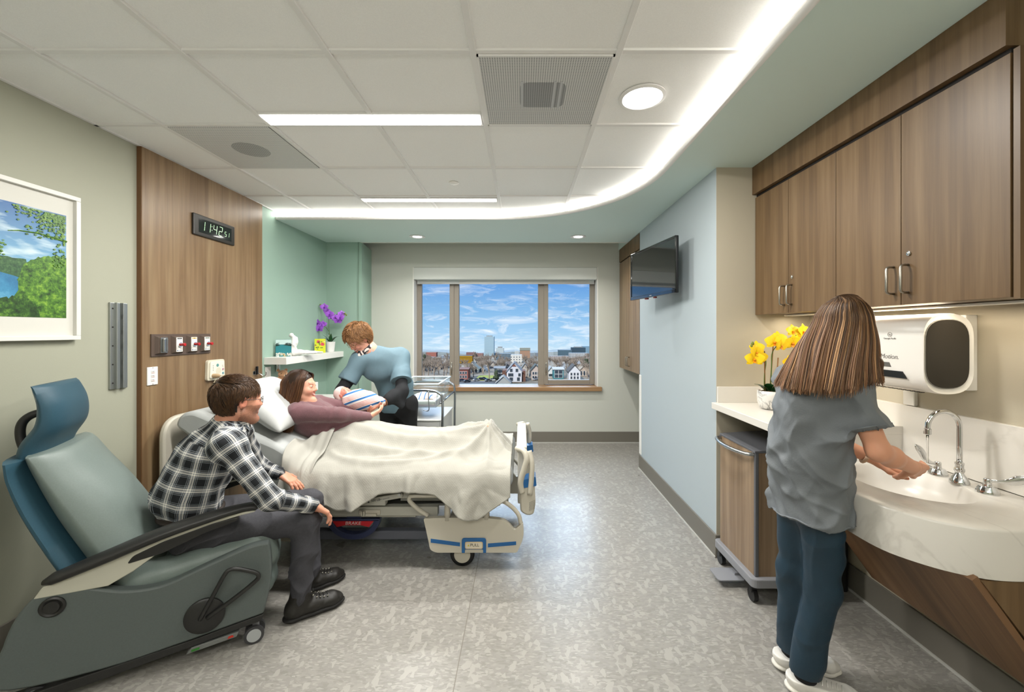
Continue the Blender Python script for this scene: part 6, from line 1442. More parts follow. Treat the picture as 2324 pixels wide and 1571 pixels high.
def plaid_material():
    m, N, L, b = new_mat('plaid_flannel'); at_ = N.new('ShaderNodeAttribute'); at_.attribute_name = 'cloth'; sp = N.new('ShaderNodeSeparateXYZ'); L.new(at_.outputs['Vector'], sp.inputs[0]); outs = []
    stops = [(0, '#0c1016'), (.30, '#9aa3ab'), (.325, '#0d1118'), (.38, '#b9bcbd'), (.41, '#27384d'), (.46, '#e2e0da'), (.56, '#2c4059'), (.59, '#e2e0da'), (.69, '#26364a'), (.74, '#b9bcbd'), (.77, '#0d1118'), (.83, '#9aa3ab'), (.855, '#0c1016')]
    for i in (0, 1):
        mu = N.new('ShaderNodeMath'); mu.operation = 'MULTIPLY'; mu.inputs[1].default_value = (13.5, 12.5)[i]; L.new(sp.outputs[i], mu.inputs[0]); fr = N.new('ShaderNodeMath'); fr.operation = 'FRACT'; L.new(mu.outputs[0], fr.inputs[0])
        r = N.new('ShaderNodeValToRGB'); r.color_ramp.interpolation = 'CONSTANT'; e = r.color_ramp.elements; e[0].position = 0; e[0].color = hx(stops[0][1]); e[1].position = stops[1][0]; e[1].color = hx(stops[1][1])
        for p_, c_ in stops[2:]: k = e.new(p_); k.color = hx(c_)
        L.new(fr.outputs[0], r.inputs[0]); outs.append(r.outputs[0])
    x = N.new('ShaderNodeMixRGB'); x.inputs[0].default_value = .5; L.new(outs[0], x.inputs[1]); L.new(outs[1], x.inputs[2]); L.new(x.outputs[0], b.inputs['Base Color']); b.inputs['Roughness'].default_value = .85; return m
M_PLAID = plaid_material()

def glasses(parent, F, m, rx=.021, rz=.016, temple=True):
    g = G(); off = np.array(parent.location)
    def pt(f, r, u): return tuple(F.p(f, r, u) - off)
    for s in (-1, 1):
        ring = [pt(.102 - .010 * abs(math.cos(a)) * (1 if math.cos(a) * s > 0 else .2), s * .033 + rx * math.cos(a), .001 + rz * math.sin(a)) for a in [2 * PI * k / 20 for k in range(21)]]
        g.tube(ring, .0013, 6)
        if temple: g.tube([pt(.094, s * .055, .006), pt(.06, s * .076, .008), pt(.0, s * .083, .010), pt(-.018, s * .080, -.008)], .0016, 6)
    g.tube([pt(.105, -.013, .004), pt(.108, 0, .007), pt(.105, .013, .004)], .0014, 6); return g.build('glasses', m, parent, smooth=True)

def boot(parent, heel, toe, ank, name, up_m, sole_m, h=.0045, wdt=.045, hi=.10, tl=True, top=None):
    heel, toe, ank = (np.array(q, float) for q in (heel, toe, ank)); d = nrm([toe[0] - heel[0], toe[1] - heel[1], 0]); z = np.array([0, 0, 1.]); L = np.linalg.norm((toe - heel)[:2]); r = np.cross(d, z)
    b = Body(h); p = lambda f, u, s=0: heel * [1, 1, 0] + d * f * L + z * u + r * s
    b.cap(p(.14, .050), p(.45, .052), wdt * .82, wdt * .92, .02); b.cap(p(.45, .050), p(.80, .042), wdt * .92, wdt * .95, .02, (z, .80)); b.cap(p(.80, .040), p(.92, .036), wdt * .90, wdt * .62, .02, (z, .72)); b.cap(p(.16, .06), ank, wdt * .86, wdt * .95, .03); b.cap(p(.34, .060), ank, wdt * .66, wdt * .8, .02)
    b.cut(p(0, .014), -z); b.cut(ank + z * hi * .25 if top is None else [0, 0, top], z)
    V, Q = b.mesh(); V += vnormals(V, Q) * (.0012 * fnoise(V, 55, 3))[:, None]; o = put(name, V, Q, up_m, parent); VU = V
    b = Body(h); b.cap(p(.12, .018), p(.46, .018), wdt * .95, wdt * .98, .01, (z, .36)); b.cap(p(.46, .018), p(.80, .018), wdt * 1.0, wdt * 1.05, .01, (z, .36)); b.cap(p(.80, .018), p(.93, .020), wdt * 1.02, wdt * .72, .01, (z, .36)); b.cut(p(0, .001), -z); V, Q = b.mesh()
    s_ = put('sole', V, Q, sole_m, parent); s_.parent = o
    g = G(); off = np.array(parent.location)
    for k in range(5):
        f = .46 + .065 * k; q_ = VU - p(f, 0); hh = lambda s__: max([.05] + list(VU[(np.abs(q_ @ d) < .008) & (np.abs(q_ @ r - s__) < .009)][:, 2])); a = p(f, hh(.017) - .001, .017) - off; c_ = p(f + .02, hh(-.017) - .001, -.017) - off;
        if not tl:
            for s__ in (-.026, .026): e_g = G(); e_g.ball(tuple(p(f, hh(s__) - .001, s__) - off), .0045, 6); e_g.build('eyelet', M_NICKEL, o, smooth=True)
        mid = (a + c_) / 2 + z * .006; g.tube(bez([tuple(a), tuple(mid), tuple(c_)], 4), .0022, 6)
    l_ = g.build('laces', mat(name + '_lace', '#d8d6cf' if tl else '#1b1a18', .7), o, smooth=True)
    return o

# ---------------------------------------------------------------- the seated man in plaid
ef = np.array([math.cos(R(30)), math.sin(R(30)), 0]); el = np.array([-ef[1], ef[0], 0]); zz = np.array([0, 0, 1.])
hip = np.array([-1.675, 2.087, .545]); lum = np.array([-1.675, 2.085, .70]); che = np.array([-1.600, 2.118, .885]); nek = np.array([-1.545, 2.145, 1.03])
shn, shf = np.array([-1.435, 1.990, .960]), np.array([-1.615, 2.310, .965])
eln, wrn = np.array([-1.235, 2.005, .690]), np.array([-1.112, 2.180, .585]); elf, wrf = np.array([-1.60, 2.47, .70]), np.array([-1.478, 2.50, .640])
hpn, hpf = hip - el * .10, hip + el * .10; knn, knf = np.array([-1.165, 2.195, .495]), np.array([-1.27, 2.44, .50]); ann, anf = np.array([-1.175, 2.165, .10]), np.array([-1.245, 2.385, .10])
HM = Frame((-1.497, 2.150, 1.152), (.60, .80, -.06), k=1.06)
man = person((hip[0], hip[1], .0), 'bearded man in glasses and a plaid shirt seated on the recliner, facing the bed')
b = Body(.004); add_head(b, HM, 0, True); b.cap(HM.p(-.022, 0, -.05), nek, .056, .060, .02)
b.chain([nek, che, lum, hip], [.07, .12, .115, .12], .05, (ef, .72)); b.cap(shn, shf, .055, .055, .04)
for s_, e_, w_ in ((shn, eln, wrn), (shf, elf, wrf)): b.cap(s_, e_, .050, .040, .03); b.cap(e_, w_, .038, .026, .02)
add_hand(b, wrn, (.55, .52, -.62), (-.3, -.35, -.85), 1, (.30, .36, .42, .5), .06); add_hand(b, wrf, (.80, .05, -.50), (-.35, .0, -.93), 1, (.16, .2, .25, .32), .10)
for a, k_, n_ in ((hpn, knn, ann), (hpf, knf, anf)): b.cap(a, k_, .078, .055, .04); b.cap(k_, n_, .052, .040, .03)
V, Q = b.mesh(); put('body', V, Q, M_SKIN, man, face_cols(V, HM, '#c98e74', '#b06a5c', '#3a281c', '#3c4a50', '#5d3a26', .35, 0, '#2a1d13'))
# shirt
b = Body(.005)
b.chain([nek + [-.01, 0, -.02], che, lum, hip + [0, 0, -.035]], [.085, .148, .150, .150], .06, (ef, .76)); b.cap(shn * [1, 1, 1] + [0, 0, -.005], shf + [0, 0, -.005], .072, .072, .05); b.cap(nek - [0, 0, .02], shn, .062, .070, .05); b.cap(nek - [0, 0, .02], shf, .062, .070, .05)
b.cap(che - ef * .03, lum - ef * .05, .125, .125, .05)
for s_, e_, w_ in ((shn, eln, wrn), (shf, elf, wrf)): b.cap(s_, e_, .070, .056, .03); b.cap(e_, w_ - nrm(w_ - e_) * .012, .056, .041, .02)
b.ell(nek + [.012, .006, .050], (.062, .062, .045), None, .01, 's')
V, Q = b.mesh(); nn = vnormals(V, Q)
V = V + nn * (folds(V, [tuple(eln - shn), (1, .3, -.5), (.2, .8, -.6)], .030, 3, 22) + .0035 * fnoise(V, 20, 8))[:, None]
bones = [(hip, che, .150, -ef), (che, nek, .14, -ef, .36), (shn, eln, .070, -zz, .1), (eln, wrn, .055, zz, .42), (shf, elf, .070, -zz, .1), (elf, wrf, .055, zz, .42)]
put('shirt', smooth_verts(V, Q, 1), Q, M_PLAID, man, uv=bone_uv(V, bones))
# collar
b = Body(.004); cc_ = nek + np.array([.016, .010, .008])
ring = [cc_ + .066 * (ef * math.cos(a) * .95 + el * math.sin(a)) + zz * (.010 - .022 * math.cos(a)) for a in [2 * PI * k / 18 for k in range(19)]]
for i in range(18): b.cap(ring[i], ring[i + 1], .014, .014, .006)
for sg in (-1, 1): b.cap(cc_ + ef * .06 + el * sg * .015 - zz * .005, cc_ + ef * .075 + el * sg * .05 - zz * .045, .012, .007, .01)
V, Q = b.mesh(); put('collar', V, Q, M_PLAID, man, uv=bone_uv(V, [(cc_ - zz * .05, cc_ + zz * .05, .07, -ef)]))
# cuffs
for e_, w_, ang_ in ((eln, wrn, 0), (elf, wrf, 0)):
    d_ = nrm(w_ - e_); b = Body(.004); b.cap(w_ - d_ * .058, w_ - d_ * .004, .043, .040, .004); b.cut(w_ - d_ * .002, d_); b.cut(w_ - d_ * .062, -d_); V, Q = b.mesh(); put('cuff', V, Q, M_PLAID, man, uv=bone_uv(V, [(w_ - d_ * .1, w_, .045, zz)]))
# trousers
b = Body(.005); b.ell(hip + [0, 0, -.01], (.135, .165, .115), np.stack([ef, el, zz], 1), .04)
for a, k_, n_ in ((hpn, knn, ann), (hpf, knf, anf)): b.cap(a + [0, 0, -.012], k_, .098, .074, .04); b.cap(k_, n_ + [0, 0, .02], .070, .056, .03); b.cut([0, 0, .075], (0, 0, -1))
V, Q = b.mesh(); V += vnormals(V, Q) * (folds(V, [(.8, .4, .6), (0, .2, 1), (.6, -.5, .3)], .036, 6, 26) + .003 * fnoise(V, 18, 2))[:, None]
M_JEAN = mat('charcoal_twill', '#3b3b40', .8, noise=(90, .12), bump=(300, .25)); put('trousers', V, Q, M_JEAN, man)
b = Body(.005); b.ell(hip + [0, 0, .055] - ef * .01, (.140, .168, .022), np.stack([ef, el, zz], 1), .01); V, Q = b.mesh(); put('belt', V, Q, mat('belt_brown', '#2a211b', .5), man)
M_BOOT = mat('boot_leather', '#1f1d1a', .5, noise=(60, .2)); M_SOLE = mat('boot_rubber', '#161514', .7)
dn = np.array([.80, .60, 0]); boot(man, ann - dn * .07, ann + dn * .205, ann + [0, 0, .03], 'boot', M_BOOT, M_SOLE, wdt=.050, tl=False)
dn = np.array([.75, .66, 0]); boot(man, anf - dn * .07, anf + dn * .19, anf + [0, 0, .03], 'boot', M_BOOT, M_SOLE, wdt=.048, tl=False)
# hair
def man_mask(L): f, r, u = L.T; return ((u > .050) | ((u > -.045 + .25 * np.clip(f + .02, 0, 1)) & (f < .004)) | ((f < -.05) & (u > -.065))) & (f < .080) & ~((f > .055) & (u < .062)) & ~((np.abs(r) > .055) & (f > -.035) & (u < .030))
def man_comb(L): f, r, u = L.T; return np.stack([np.where(u > .07, .9, -.05 + 0 * u), .35 * np.sign(r) + .3, -.9 * (u < .09) - .15], 1)
M0 = cap_mesh(HM, [((-.015, 0, .037), (.099, .079, .0865)), ((-.046, 0, -.005), (.056, .066, .054))], '#2a1d13', cuts=[((.092, 0, -.030), (.090, .12, .080)), ((.03, .10, -.045), (.048, .05, .060)), ((.03, -.10, -.045), (.048, .05, .060))])
S0 = short_hair('hair', man, HM, man_mask, man_comb, 4200, .052, .004, ('#2b1d12', '#4c331d', '#5e4227'), .0014, 3, .011)
V, Q, C = join([M0, S0]); put('hair', V, Q, M_HAIR, man, C)
glasses(man, HM, mat('dark_glasses_frame', '#2b2b2c', .3))

# ---------------------------------------------------------------- the smiling woman in bed
HW = Frame((-1.622, 3.00, 1.105), (.97, .10, .05), k=.98)
mother = person((-1.45, 3.04, MZ), 'smiling woman in a plum sweater sitting up in bed, reaching for the baby')
pel, mid_, chw, nkw = np.array([-1.30, 3.05, .765]), np.array([-1.42, 3.05, .785]), np.array([-1.565, 3.04, .875]), np.array([-1.640, 3.03, .985])
s1, s2 = np.array([-1.600, 2.895, .940]), np.array([-1.595, 3.185, .955]); e1, w1 = np.array([-1.300, 2.935, .915]), np.array([-1.155, 3.085, .872]); e2, w2 = np.array([-1.36, 3.24, .90]), np.array([-1.22, 3.24, .885])
b = Body(.004); add_head(b, HW, 1.0); b.cap(HW.p(-.022, 0, -.05), nkw, .046, .052, .02); b.chain([nkw, chw, mid_, pel], [.06, .11, .105, .115], .05); b.cap(s1, s2, .05, .05, .04)
for s_, e_, w_ in ((s1, e1, w1), (s2, e2, w2)): b.cap(s_, e_, .042, .034, .03); b.cap(e_, w_, .033, .023, .02)
add_hand(b, w1, (.62, .70, .30), (-.55, .25, .80), -1, (.25, .3, .3, .35), .08, .92); add_hand(b, w2, (.80, -.1, .35), (-.2, .0, .98), 1, (.2, .2, .25, .3), .08, .92)
kn1, kn2, ft1, ft2 = (-.82, 2.98, .70), (-.82, 3.12, .70), (-.30, 3.02, .70), (-.30, 3.12, .70)
for k_, f_ in ((kn1, ft1), (kn2, ft2)): b.cap(pel, k_, .08, .055, .04); b.cap(k_, f_, .05, .038, .03); b.cap(f_, (f_[0] + .05, f_[1], f_[2] + .11), .032, .024, .02)
V, Q = b.mesh(); put('body', V, Q, M_SKIN, mother, face_cols(V, HW, '#d79f86', '#b55a55', '#4a2f20', '#4a3a2c', None, .45, 1.0, '#26170e'))
b = Body(.005); b.chain([nkw + [.015, 0, -.03], chw, mid_ + [0, 0, .01], pel], [.075, .135, .128, .13], .05); b.cap(s1, s2, .062, .062, .05); b.ell(chw + [.055, -.05, .01], (.07, .075, .07), None, .04); b.ell(chw + [.055, .06, .01], (.07, .075, .07), None, .04)
for s_, e_, w_ in ((s1, e1, w1), (s2, e2, w2)): b.cap(s_, e_, .062, .053, .03); b.cap(e_, w_ - nrm(w_ - e_) * .01, .052, .034, .02); 
b.ell(HW.p(-.015, 0, -.105), (.075, .075, .05), None, .01, 's')
V, Q = b.mesh(); V += vnormals(V, Q) * (folds(V, [(1, .1, -.1), (.8, .3, .7), (.3, 0, 1)], .012, 4, 32) + .002 * fnoise(V, 25, 8))[:, None]
put('sweater', V, Q, mat('plum_sweater', '#6b4a4f', .95, noise=(220, .22), bump=(260, .5), sheen=.35), mother)
rg = np.random.RandomState(4); n_ = 1500; s = rg.rand(n_); side_ = np.where(rg.rand(n_) < .72, 1., -1.)      # hair falls on both sides, the near side seen
lay = rg.rand(n_) ** 1.5
r0 = np.stack([.060 - .13 * s, side_ * .006, .040 + .096 * np.sqrt(1 - ((.078 - .13 * s) / .110) ** 2)], 1); r1 = np.stack([.066 - .180 * s, side_ * (.078 - .02 * s), .080 - .02 * s], 1); r2 = np.stack([.040 - .165 * s, side_ * (.098 - .035 * s), -.010 + 0 * s], 1); r3 = np.stack([.018 - .170 * s, side_ * (.104 - .035 * s), -.100 + 0 * s], 1)
r4 = np.stack([-.005 - .150 * s, side_ * (.125 - .02 * s), -.190 - .02 * s], 1); r5 = np.stack([-.030 - .110 * s, side_ * (.135 - .02 * s), -.265 - .055 * rg.rand(n_)], 1)
P = np.stack([r0, r1, r2, r3, r4, r5], 1); P[:, 1:, 1] *= (1 - .22 * lay)[:, None]; P = cat(P, 20); kk = np.linspace(0, 1, 20)[None, :]
wv = np.sin(kk * 15 + s[:, None] * 9 + lay[:, None] * 2) * .011 * kk ** 1.3; P[..., 0] += wv + .004 * rg.normal(size=(n_, 1)) * kk; P[..., 1] += wv * .5 * side_[:, None] + .004 * rg.normal(size=(n_, 1)) * kk
P = HW.c + (P[..., :1] * HW.f + P[..., 1:2] * HW.r + P[..., 2:] * HW.u) * HW.k; rr_ = .0024 * np.interp(np.linspace(0, 1, 20), [0, .1, .8, 1], [.7, 1, .9, .3])
S1 = sweep_strands(P, rr_, strand_cols(n_, 20, '#2c1a10', '#5e3b22', '#8a5f3a', rg), .6)
M0 = cap_mesh(HW, [((-.016, 0, .037), (.099, .079, .087)), ((-.055, 0, -.03), (.058, .068, .08)), ((-.06, 0, -.12), (.05, .075, .09))], '#26170e', cuts=[((.100, 0, -.030), (.085, .14, .095))])
V, Q, C = join([M0, S1]); put('hair', V, Q, M_HAIR, mother, C)

# ---------------------------------------------------------------- the nurse bending over with the baby
HN = Frame((-1.408, 3.515, 1.452), (-.42, -.62, -.66), (-.2, -.35, .9), k=.98)
nurse = person((-1.12, 3.84, 0), 'older short-haired nurse in light blue scrubs bending to hand over the baby')
pe, wa, ch_, nk = np.array([-1.16, 3.83, .90]), np.array([-1.18, 3.78, 1.03]), np.array([-1.255, 3.67, 1.215]), np.array([-1.335, 3.585, 1.350])
sr, sl = np.array([-1.405, 3.540, 1.265]), np.array([-1.105, 3.700, 1.285]); er, wr = np.array([-1.515, 3.43, 1.020]), np.array([-1.38, 3.32, .925]); el_, wl = np.array([-1.030, 3.50, 1.000]), np.array([-1.130, 3.315, .935])
b = Body(.004); add_head(b, HN, .8); b.cap(HN.p(-.03, 0, -.05), nk, .048, .055, .02); b.chain([nk, ch_, wa, pe], [.06, .11, .10, .105], .05); b.cap(sr, sl, .05, .05, .04)
for s_, e_, w_ in ((sr, er, wr), (sl, el_, wl)): b.cap(s_, e_, .046, .038, .03); b.cap(e_, w_, .036, .025, .02)
add_hand(b, wl, (-.85, -.35, -.02), (-.15, .25, .95), 1, (.2, .22, .26, .3), .08, .95); add_hand(b, wr, (.85, -.35, .05), (.1, .2, .97), -1, (.2, .2, .2, .2), .08, .95)
for sx_ in (-.085, .085): b.cap(pe + [sx_, 0, -.06], (pe[0] + sx_, pe[1] + .02, .48), .08, .055, .04); b.cap((pe[0] + sx_, pe[1] + .02, .48), (pe[0] + sx_, pe[1] + .04, .08), .058, .042, .03)
V, Q = b.mesh(); put('body', V, Q, M_SKIN, nurse, face_cols(V, HN, '#d9a08a', '#b3524c', '#8a6242', '#4a3a2c', None, .55, .8, '#7a5230'))
ax1 = nrm(ch_ - wa); lat_ = nrm(sl - sr); fr_ = nrm(np.cross(ax1, lat_)); b = Body(.005); b.cap(sr, sr + (er - sr) * .95, .072, .080, .03); b.cap(sl, sl + (el_ - sl) * .95, .076, .094, .03)
for s_, e_, f_ in ((sr, er, .70), (sl, el_, .72)): b.cut(s_ + (e_ - s_) * f_, e_ - s_)
b.chain([nk + [.03, .03, -.04], ch_, wa, pe + [0, 0, -.08]], [.085, .140, .145, .158], .07, (fr_, .80)); b.cap(sr, sl, .072, .075, .06); b.ell(ch_ + [-.03, -.06, -.05], (.12, .075, .09), None, .05)
b.cut((pe[0], pe[1], .755), (0, -.08, -1)); b.ell(nk + [-.035, -.045, .03], (.07, .075, .08), None, .01, 's')
V, Q = b.mesh(); V += vnormals(V, Q) * (folds(V, [(.5, -.4, -1), (1, .5, -.2), (.3, .2, 1)], .016, 14, 22) + .004 * fnoise(V, 14, 9))[:, None]
M_SCRUB = mat('scrub_light_blue', '#5f7884', .75, noise=(12, .05), bump=(200, .2)); put('scrub_top', V, Q, M_SCRUB, nurse)
g = G(); off = np.array(nurse.location); pk = ch_ + lat_ * .055 + fr_ * 0 + np.array([.01, -.135, -.075]) - off; g.tube([tuple(pk - lat_ * .045), tuple(pk + lat_ * .045)], .0028, 6); g.tube([tuple(nk + [-.07, -.075, -.02] - off), tuple(ch_ + [-.055, -.135, .0] - off)], .006, 6); g.tube([tuple(nk + [.035, -.055, -.0] - off), tuple(ch_ + [-.055, -.135, .0] - off)], .006, 6)
g.build('seams', mat('scrub_seam', '#6d8a99', .8), nurse, smooth=True)
M_JER = mat('black_jersey', '#15171b', .85)
for s_, e_, w_, f_, rr2 in ((sr, er, wr, .55, .036), (sl, el_, wl, .55, .036)):
    b = Body(.0045); b.cap(s_ + (e_ - s_) * f_, e_, .054, .052, .02); b.cap(e_, e_ + (w_ - e_) * .72, .050, rr2 + .012, .02)
    if s_ is sl: b.cap(el_, el_ + [.015, -.04, -.10], .050, .022, .04); b.cap(el_ + (wl - el_) * .5, el_ + [.01, -.06, -.12], .045, .018, .04)
    V, Q = b.mesh(); V += vnormals(V, Q) * (folds(V, [(0, 0, 1)], .010, 5, 40))[:, None]; put('sleeve', V, Q, M_JER, nurse)
b = Body(.0045); b.cap(nk + [-.045, -.05, .02], nk + [-.06, -.11, -.07], .034, .016, .02, (fr_, .5)); b.cap(nk + [.01, -.045, .03], nk + [-.05, -.10, -.05], .028, .018, .02); V, Q = b.mesh(); C = np.where((fnoise(V, 60, 3) > 0)[:, None], np.array(hx('#d9c3bb')), np.array(hx('#1a1a20'))); put('scarf', V, Q, attr_mat('patterned_scarf', .8), nurse, C)
b = Body(.007); b.ell(pe + [0, 0, -.09], (.165, .125, .13), None, .04)
for sx_ in (-.085, .085): b.cap(pe + [sx_, 0, -.06], (pe[0] + sx_, pe[1] + .02, .48), .098, .078, .04); b.cap((pe[0] + sx_, pe[1] + .02, .48), (pe[0] + sx_, pe[1] + .04, .05), .078, .065, .03)
V, Q = b.mesh(); V += vnormals(V, Q) * (folds(V, [(0, .1, 1)], .010, 6, 26))[:, None]; put('trousers', V, Q, mat('black_trousers', '#101114', .8), nurse)
for sx_ in (-.085, .085): boot(nurse, (pe[0] + sx_, pe[1] + .10, 0), (pe[0] + sx_ - .04, pe[1] - .15, 0), (pe[0] + sx_, pe[1] + .04, .10), 'shoe', mat('black_shoe', '#191919', .5), M_SOLE, h=.006, tl=False)
def n_mask(L): f, r, u = L.T; return ((u > .030) | (f < -.01)) & (u > -.07) & ~((f > .062) & (u < .062))
def n_comb(L): f, r, u = L.T; return np.stack([np.where(u > .06, .5, -.1 + 0 * u), .6 * np.sign(r), -.7 * (u < .09) - .25], 1)
M0 = cap_mesh(HN, [((-.020, 0, .048), (.110, .094, .094)), ((-.05, 0, -.01), (.075, .088, .075))], '#7a5230', cuts=[((.105, 0, -.040), (.085, .13, .095))])
S0 = short_hair('hair', nurse, Frame(HN.c, HN.f, HN.u, 1.10), n_mask, n_comb, 3600, .055, .010, ('#6e4a2b', '#9a7048', '#ad835a'), .0018, 7, .017)
V, Q, C = join([M0, S0]); put('hair', V, Q, M_HAIR, nurse, C)
glasses(nurse, HN, mat('gold_glasses_frame', '#b8935a', .25, 1.0), .022, .018)
d_ = nrm(wl - el_); g = G(); q = wl - d_ * .012 - off; e1_ = nrm(np.cross(d_, zz)); e2_ = np.cross(d_, e1_); g.tube([tuple(q + (e1_ * math.cos(a) + e2_ * math.sin(a)) * .031) for a in [2 * PI * k / 20 for k in range(21)]], .0065, 8); g.build('watch_strap', mat('brown_leather', '#7a4f33', .5), nurse, smooth=True)

# ---------------------------------------------------------------- the baby
HB = Frame((-1.420, 3.262, 1.012), (.62, -.25, .70), (-.75, .1, .62), k=.58)
baby = thing('baby', (-1.28, 3.25, .93), 'newborn baby in a white cap swaddled in striped flannel, held by the nurse', 'baby')
b = Body(.0032); add_head(b, HB, 0); b.cap(HB.p(-.02, 0, -.06), (-1.33, 3.25, .985), .03, .035, .02); b.chain([(-1.34, 3.25, .98), (-1.25, 3.24, .965), (-1.12, 3.23, .955)], [.052, .052, .03], .03)
V, Q = b.mesh(); put('body', V, Q, M_SKIN, baby, face_cols(V, HB, '#d98f7d', '#b85f58', '#a9705e', '#6a5040', None, .5, 0))
b = Body(.0035); b.ell(HB.p(-.030, 0, .055), np.array((.102, .088, .085)) * .58, HB.rot(), .01); b.ell(HB.p(-.05, 0, .01), np.array((.085, .085, .085)) * .58, HB.rot(), .01); b.ell(HB.p(.10, 0, -.03), np.array((.085, .12, .085)) * .58, HB.rot(), .004, 's')
ring = [HB.p(.045 * math.cos(a) * 0 + .048 - .085 * abs(math.sin(a)) ** 1.5, .080 * math.sin(a), .055 + .045 * math.cos(a) - .03) for a in [2 * PI * k / 20 for k in range(21)]]
V, Q = b.mesh(); put('cap', V, Q, mat('knit_cap', '#e5cfca', .9, bump=(300, .4)), baby)
b = Body(.0045); b.chain([(-1.365, 3.25, .985), (-1.30, 3.245, .975), (-1.22, 3.235, .968), (-1.13, 3.23, .965)], [.062, .074, .066, .034], .03); b.cap((-1.38, 3.23, .945), (-1.27, 3.225, .925), .040, .034, .03); b.cap((-1.27, 3.23, .93), (-1.10, 3.23, .958), .034, .014, .03); b.ell(HB.p(.05, 0, -.02), (.040, .040, .045), None, .006, 's')
b.cap((-1.335, 3.19, .985), (-1.10, 3.20, .965), .012, .008, .012)
V, Q = b.mesh(); V += vnormals(V, Q) * (folds(V, [(1, .1, .1), (1, 0, -.4)], .010, 4, 36))[:, None]; ax_ = nrm([1, 0, .25]); uv = np.stack([(V - V.mean(0)) @ nrm([-.35, .1, 1]) , V[:, 0], V[:, 2]], 1); put('swaddle', V, Q, M_STRIPE, baby, uv=uv)

# ---------------------------------------------------------------- the woman washing her hands
HS = Frame((1.283, 1.612, 1.528), (.86, .22, -.46), k=1.0)
wash = person((1.19, 1.74, 0), 'long-haired woman in a grey scrub top washing her hands at the basin')
ps, ws, cs_, ns_ = np.array([1.205, 1.705, .86]), np.array([1.188, 1.690, 1.02]), np.array([1.175, 1.665, 1.22]), np.array([1.235, 1.645, 1.365])
sn, sf = np.array([1.228, 1.515, 1.290]), np.array([1.195, 1.815, 1.300]); en, wn = np.array([1.283, 1.470, 1.085]), np.array([1.490, 1.560, .998]); e3, w3 = np.array([1.29, 1.84, 1.07]), np.array([1.50, 1.745, .972])
hn1, hf1 = ps + [.0, -.075, -.04], ps + [0, .075, -.04]; kn_, kf_ = np.array([1.222, 1.660, .475]), np.array([1.205, 1.805, .475]); an_, af_ = np.array([1.185, 1.710, .10]), np.array([1.215, 1.840, .10])
b = Body(.004); add_head(b, HS, .2); b.cap(HS.p(-.03, 0, -.05), ns_, .046, .054, .02); b.chain([ns_, cs_, ws, ps], [.06, .105, .10, .10], .05, ((1, 0, 0), .8)); b.cap(sn, sf, .048, .048, .04)
for s_, e_, w_ in ((sn, en, wn), (sf, e3, w3)): b.cap(s_, e_, .042, .035, .03); b.cap(e_, e_ + (w_ - e_) * .35, .036, .036, .02); b.cap(e_ + (w_ - e_) * .35, w_, .036, .024, .02)
add_hand(b, wn, (.80, .45, -.40), (-.15, .75, .55), -1, (.22, .28, .34, .42), .04, .95, (.5, .3)); add_hand(b, w3, (.82, -.15, -.30), (.1, -.60, .80), 1, (.25, .28, .3, .35), .04, .95, (.4, .3))
for a, k_, n_ in ((hn1, kn_, an_), (hf1, kf_, af_)): b.cap(a + [-.01, 0, 0], k_, .064, .048, .04); b.cap(k_, n_, .046, .036, .03)
V, Q = b.mesh(); put('body', V, Q, M_SKIN, wash, face_cols(V, HS, '#cf9678', '#b3665a', '#4a2f20', '#4a3a2c', None, .3, .2, '#40291a'))
b = Body(.005); X_ = (1, 0, 0)
b.cap(sn, en, .066, .082, .03); b.cap(sf, e3, .066, .080, .03)
for s_, e_, o_ in ((sn, en, .66), (sf, e3, .64)): b.cut(s_ + (e_ - s_) * o_, e_ - s_)
b.chain([ns_ + [0, 0, -.035], cs_, ws + [-.005, 0, 0], ps + [-.005, -.012, -.13]], [.085, .138, .158, .180], .08, (X_, .76)); b.cap(sn, sf, .064, .064, .05); b.cap(cs_ + [-.040, -.05, .0], ps + [-.03, -.02, -.10], .085, .105, .05); b.cap(cs_ + [0, .03, -.05], ps + [.01, .05, -.10], .11, .12, .05)
b.cut((ps[0], ps[1], .742), (0, -.10, -1)); b.ell(ns_ + [.035, 0, .04], (.065, .07, .06), None, .01, 's')
V, Q = b.mesh(); nn = vnormals(V, Q)
V = V + nn * (folds(V, [(.9, -.4, -.55), (.5, -.2, -1), (1, -.1, .25), (.7, .5, -.3)], .058, 21, 16) + folds(V, [(1, -.6, -.9), (.6, -.2, .8), (.9, -.5, .1)], .050, 5, 30) + .005 * fnoise(V, 10, 19) + .003 * fnoise(V, 26, 5))[:, None]
M_GSC = mat('scrub_grey', '#6a6f73', .62, noise=(8, .05), bump=(180, .25)); put('scrub_top', smooth_verts(V, Q, 1), Q, M_GSC, wash)
# side seam and hem stitching
off = np.array(wash.location); g = G()
# trousers
b = Body(.005); b.ell(ps + [-.01, 0, -.04], (.096, .128, .11), None, .04)
for a, k_, n_ in ((hn1, kn_, an_), (hf1, kf_, af_)): b.cap(a + [-.012, 0, 0], k_, .082, .066, .04); b.cap(k_, n_ + [0, 0, .0], .066, .062, .03)
b.cut((0, 0, .088), (0, 0, -1)); V, Q = b.mesh(); hgt = V[:, 2]
V += vnormals(V, Q) * (folds(V, [(.2, .1, 1), (1, -.3, .5), (.8, .5, -.4)], .020, 9, 22) * np.interp(hgt, [.1, .4, .6, .8], [.5, 1, 1.3, 1]) + .003 * fnoise(V, 16, 2))[:, None]
put('trousers', smooth_verts(V, Q, 1), Q, mat('navy_scrub_trousers', '#17303f', .55, noise=(10, .10), bump=(200, .15)), wash)
M_SNK = mat('sneaker_white', '#d9d6cf', .5); M_SNS = mat('sneaker_sole', '#cfccc2', .5)
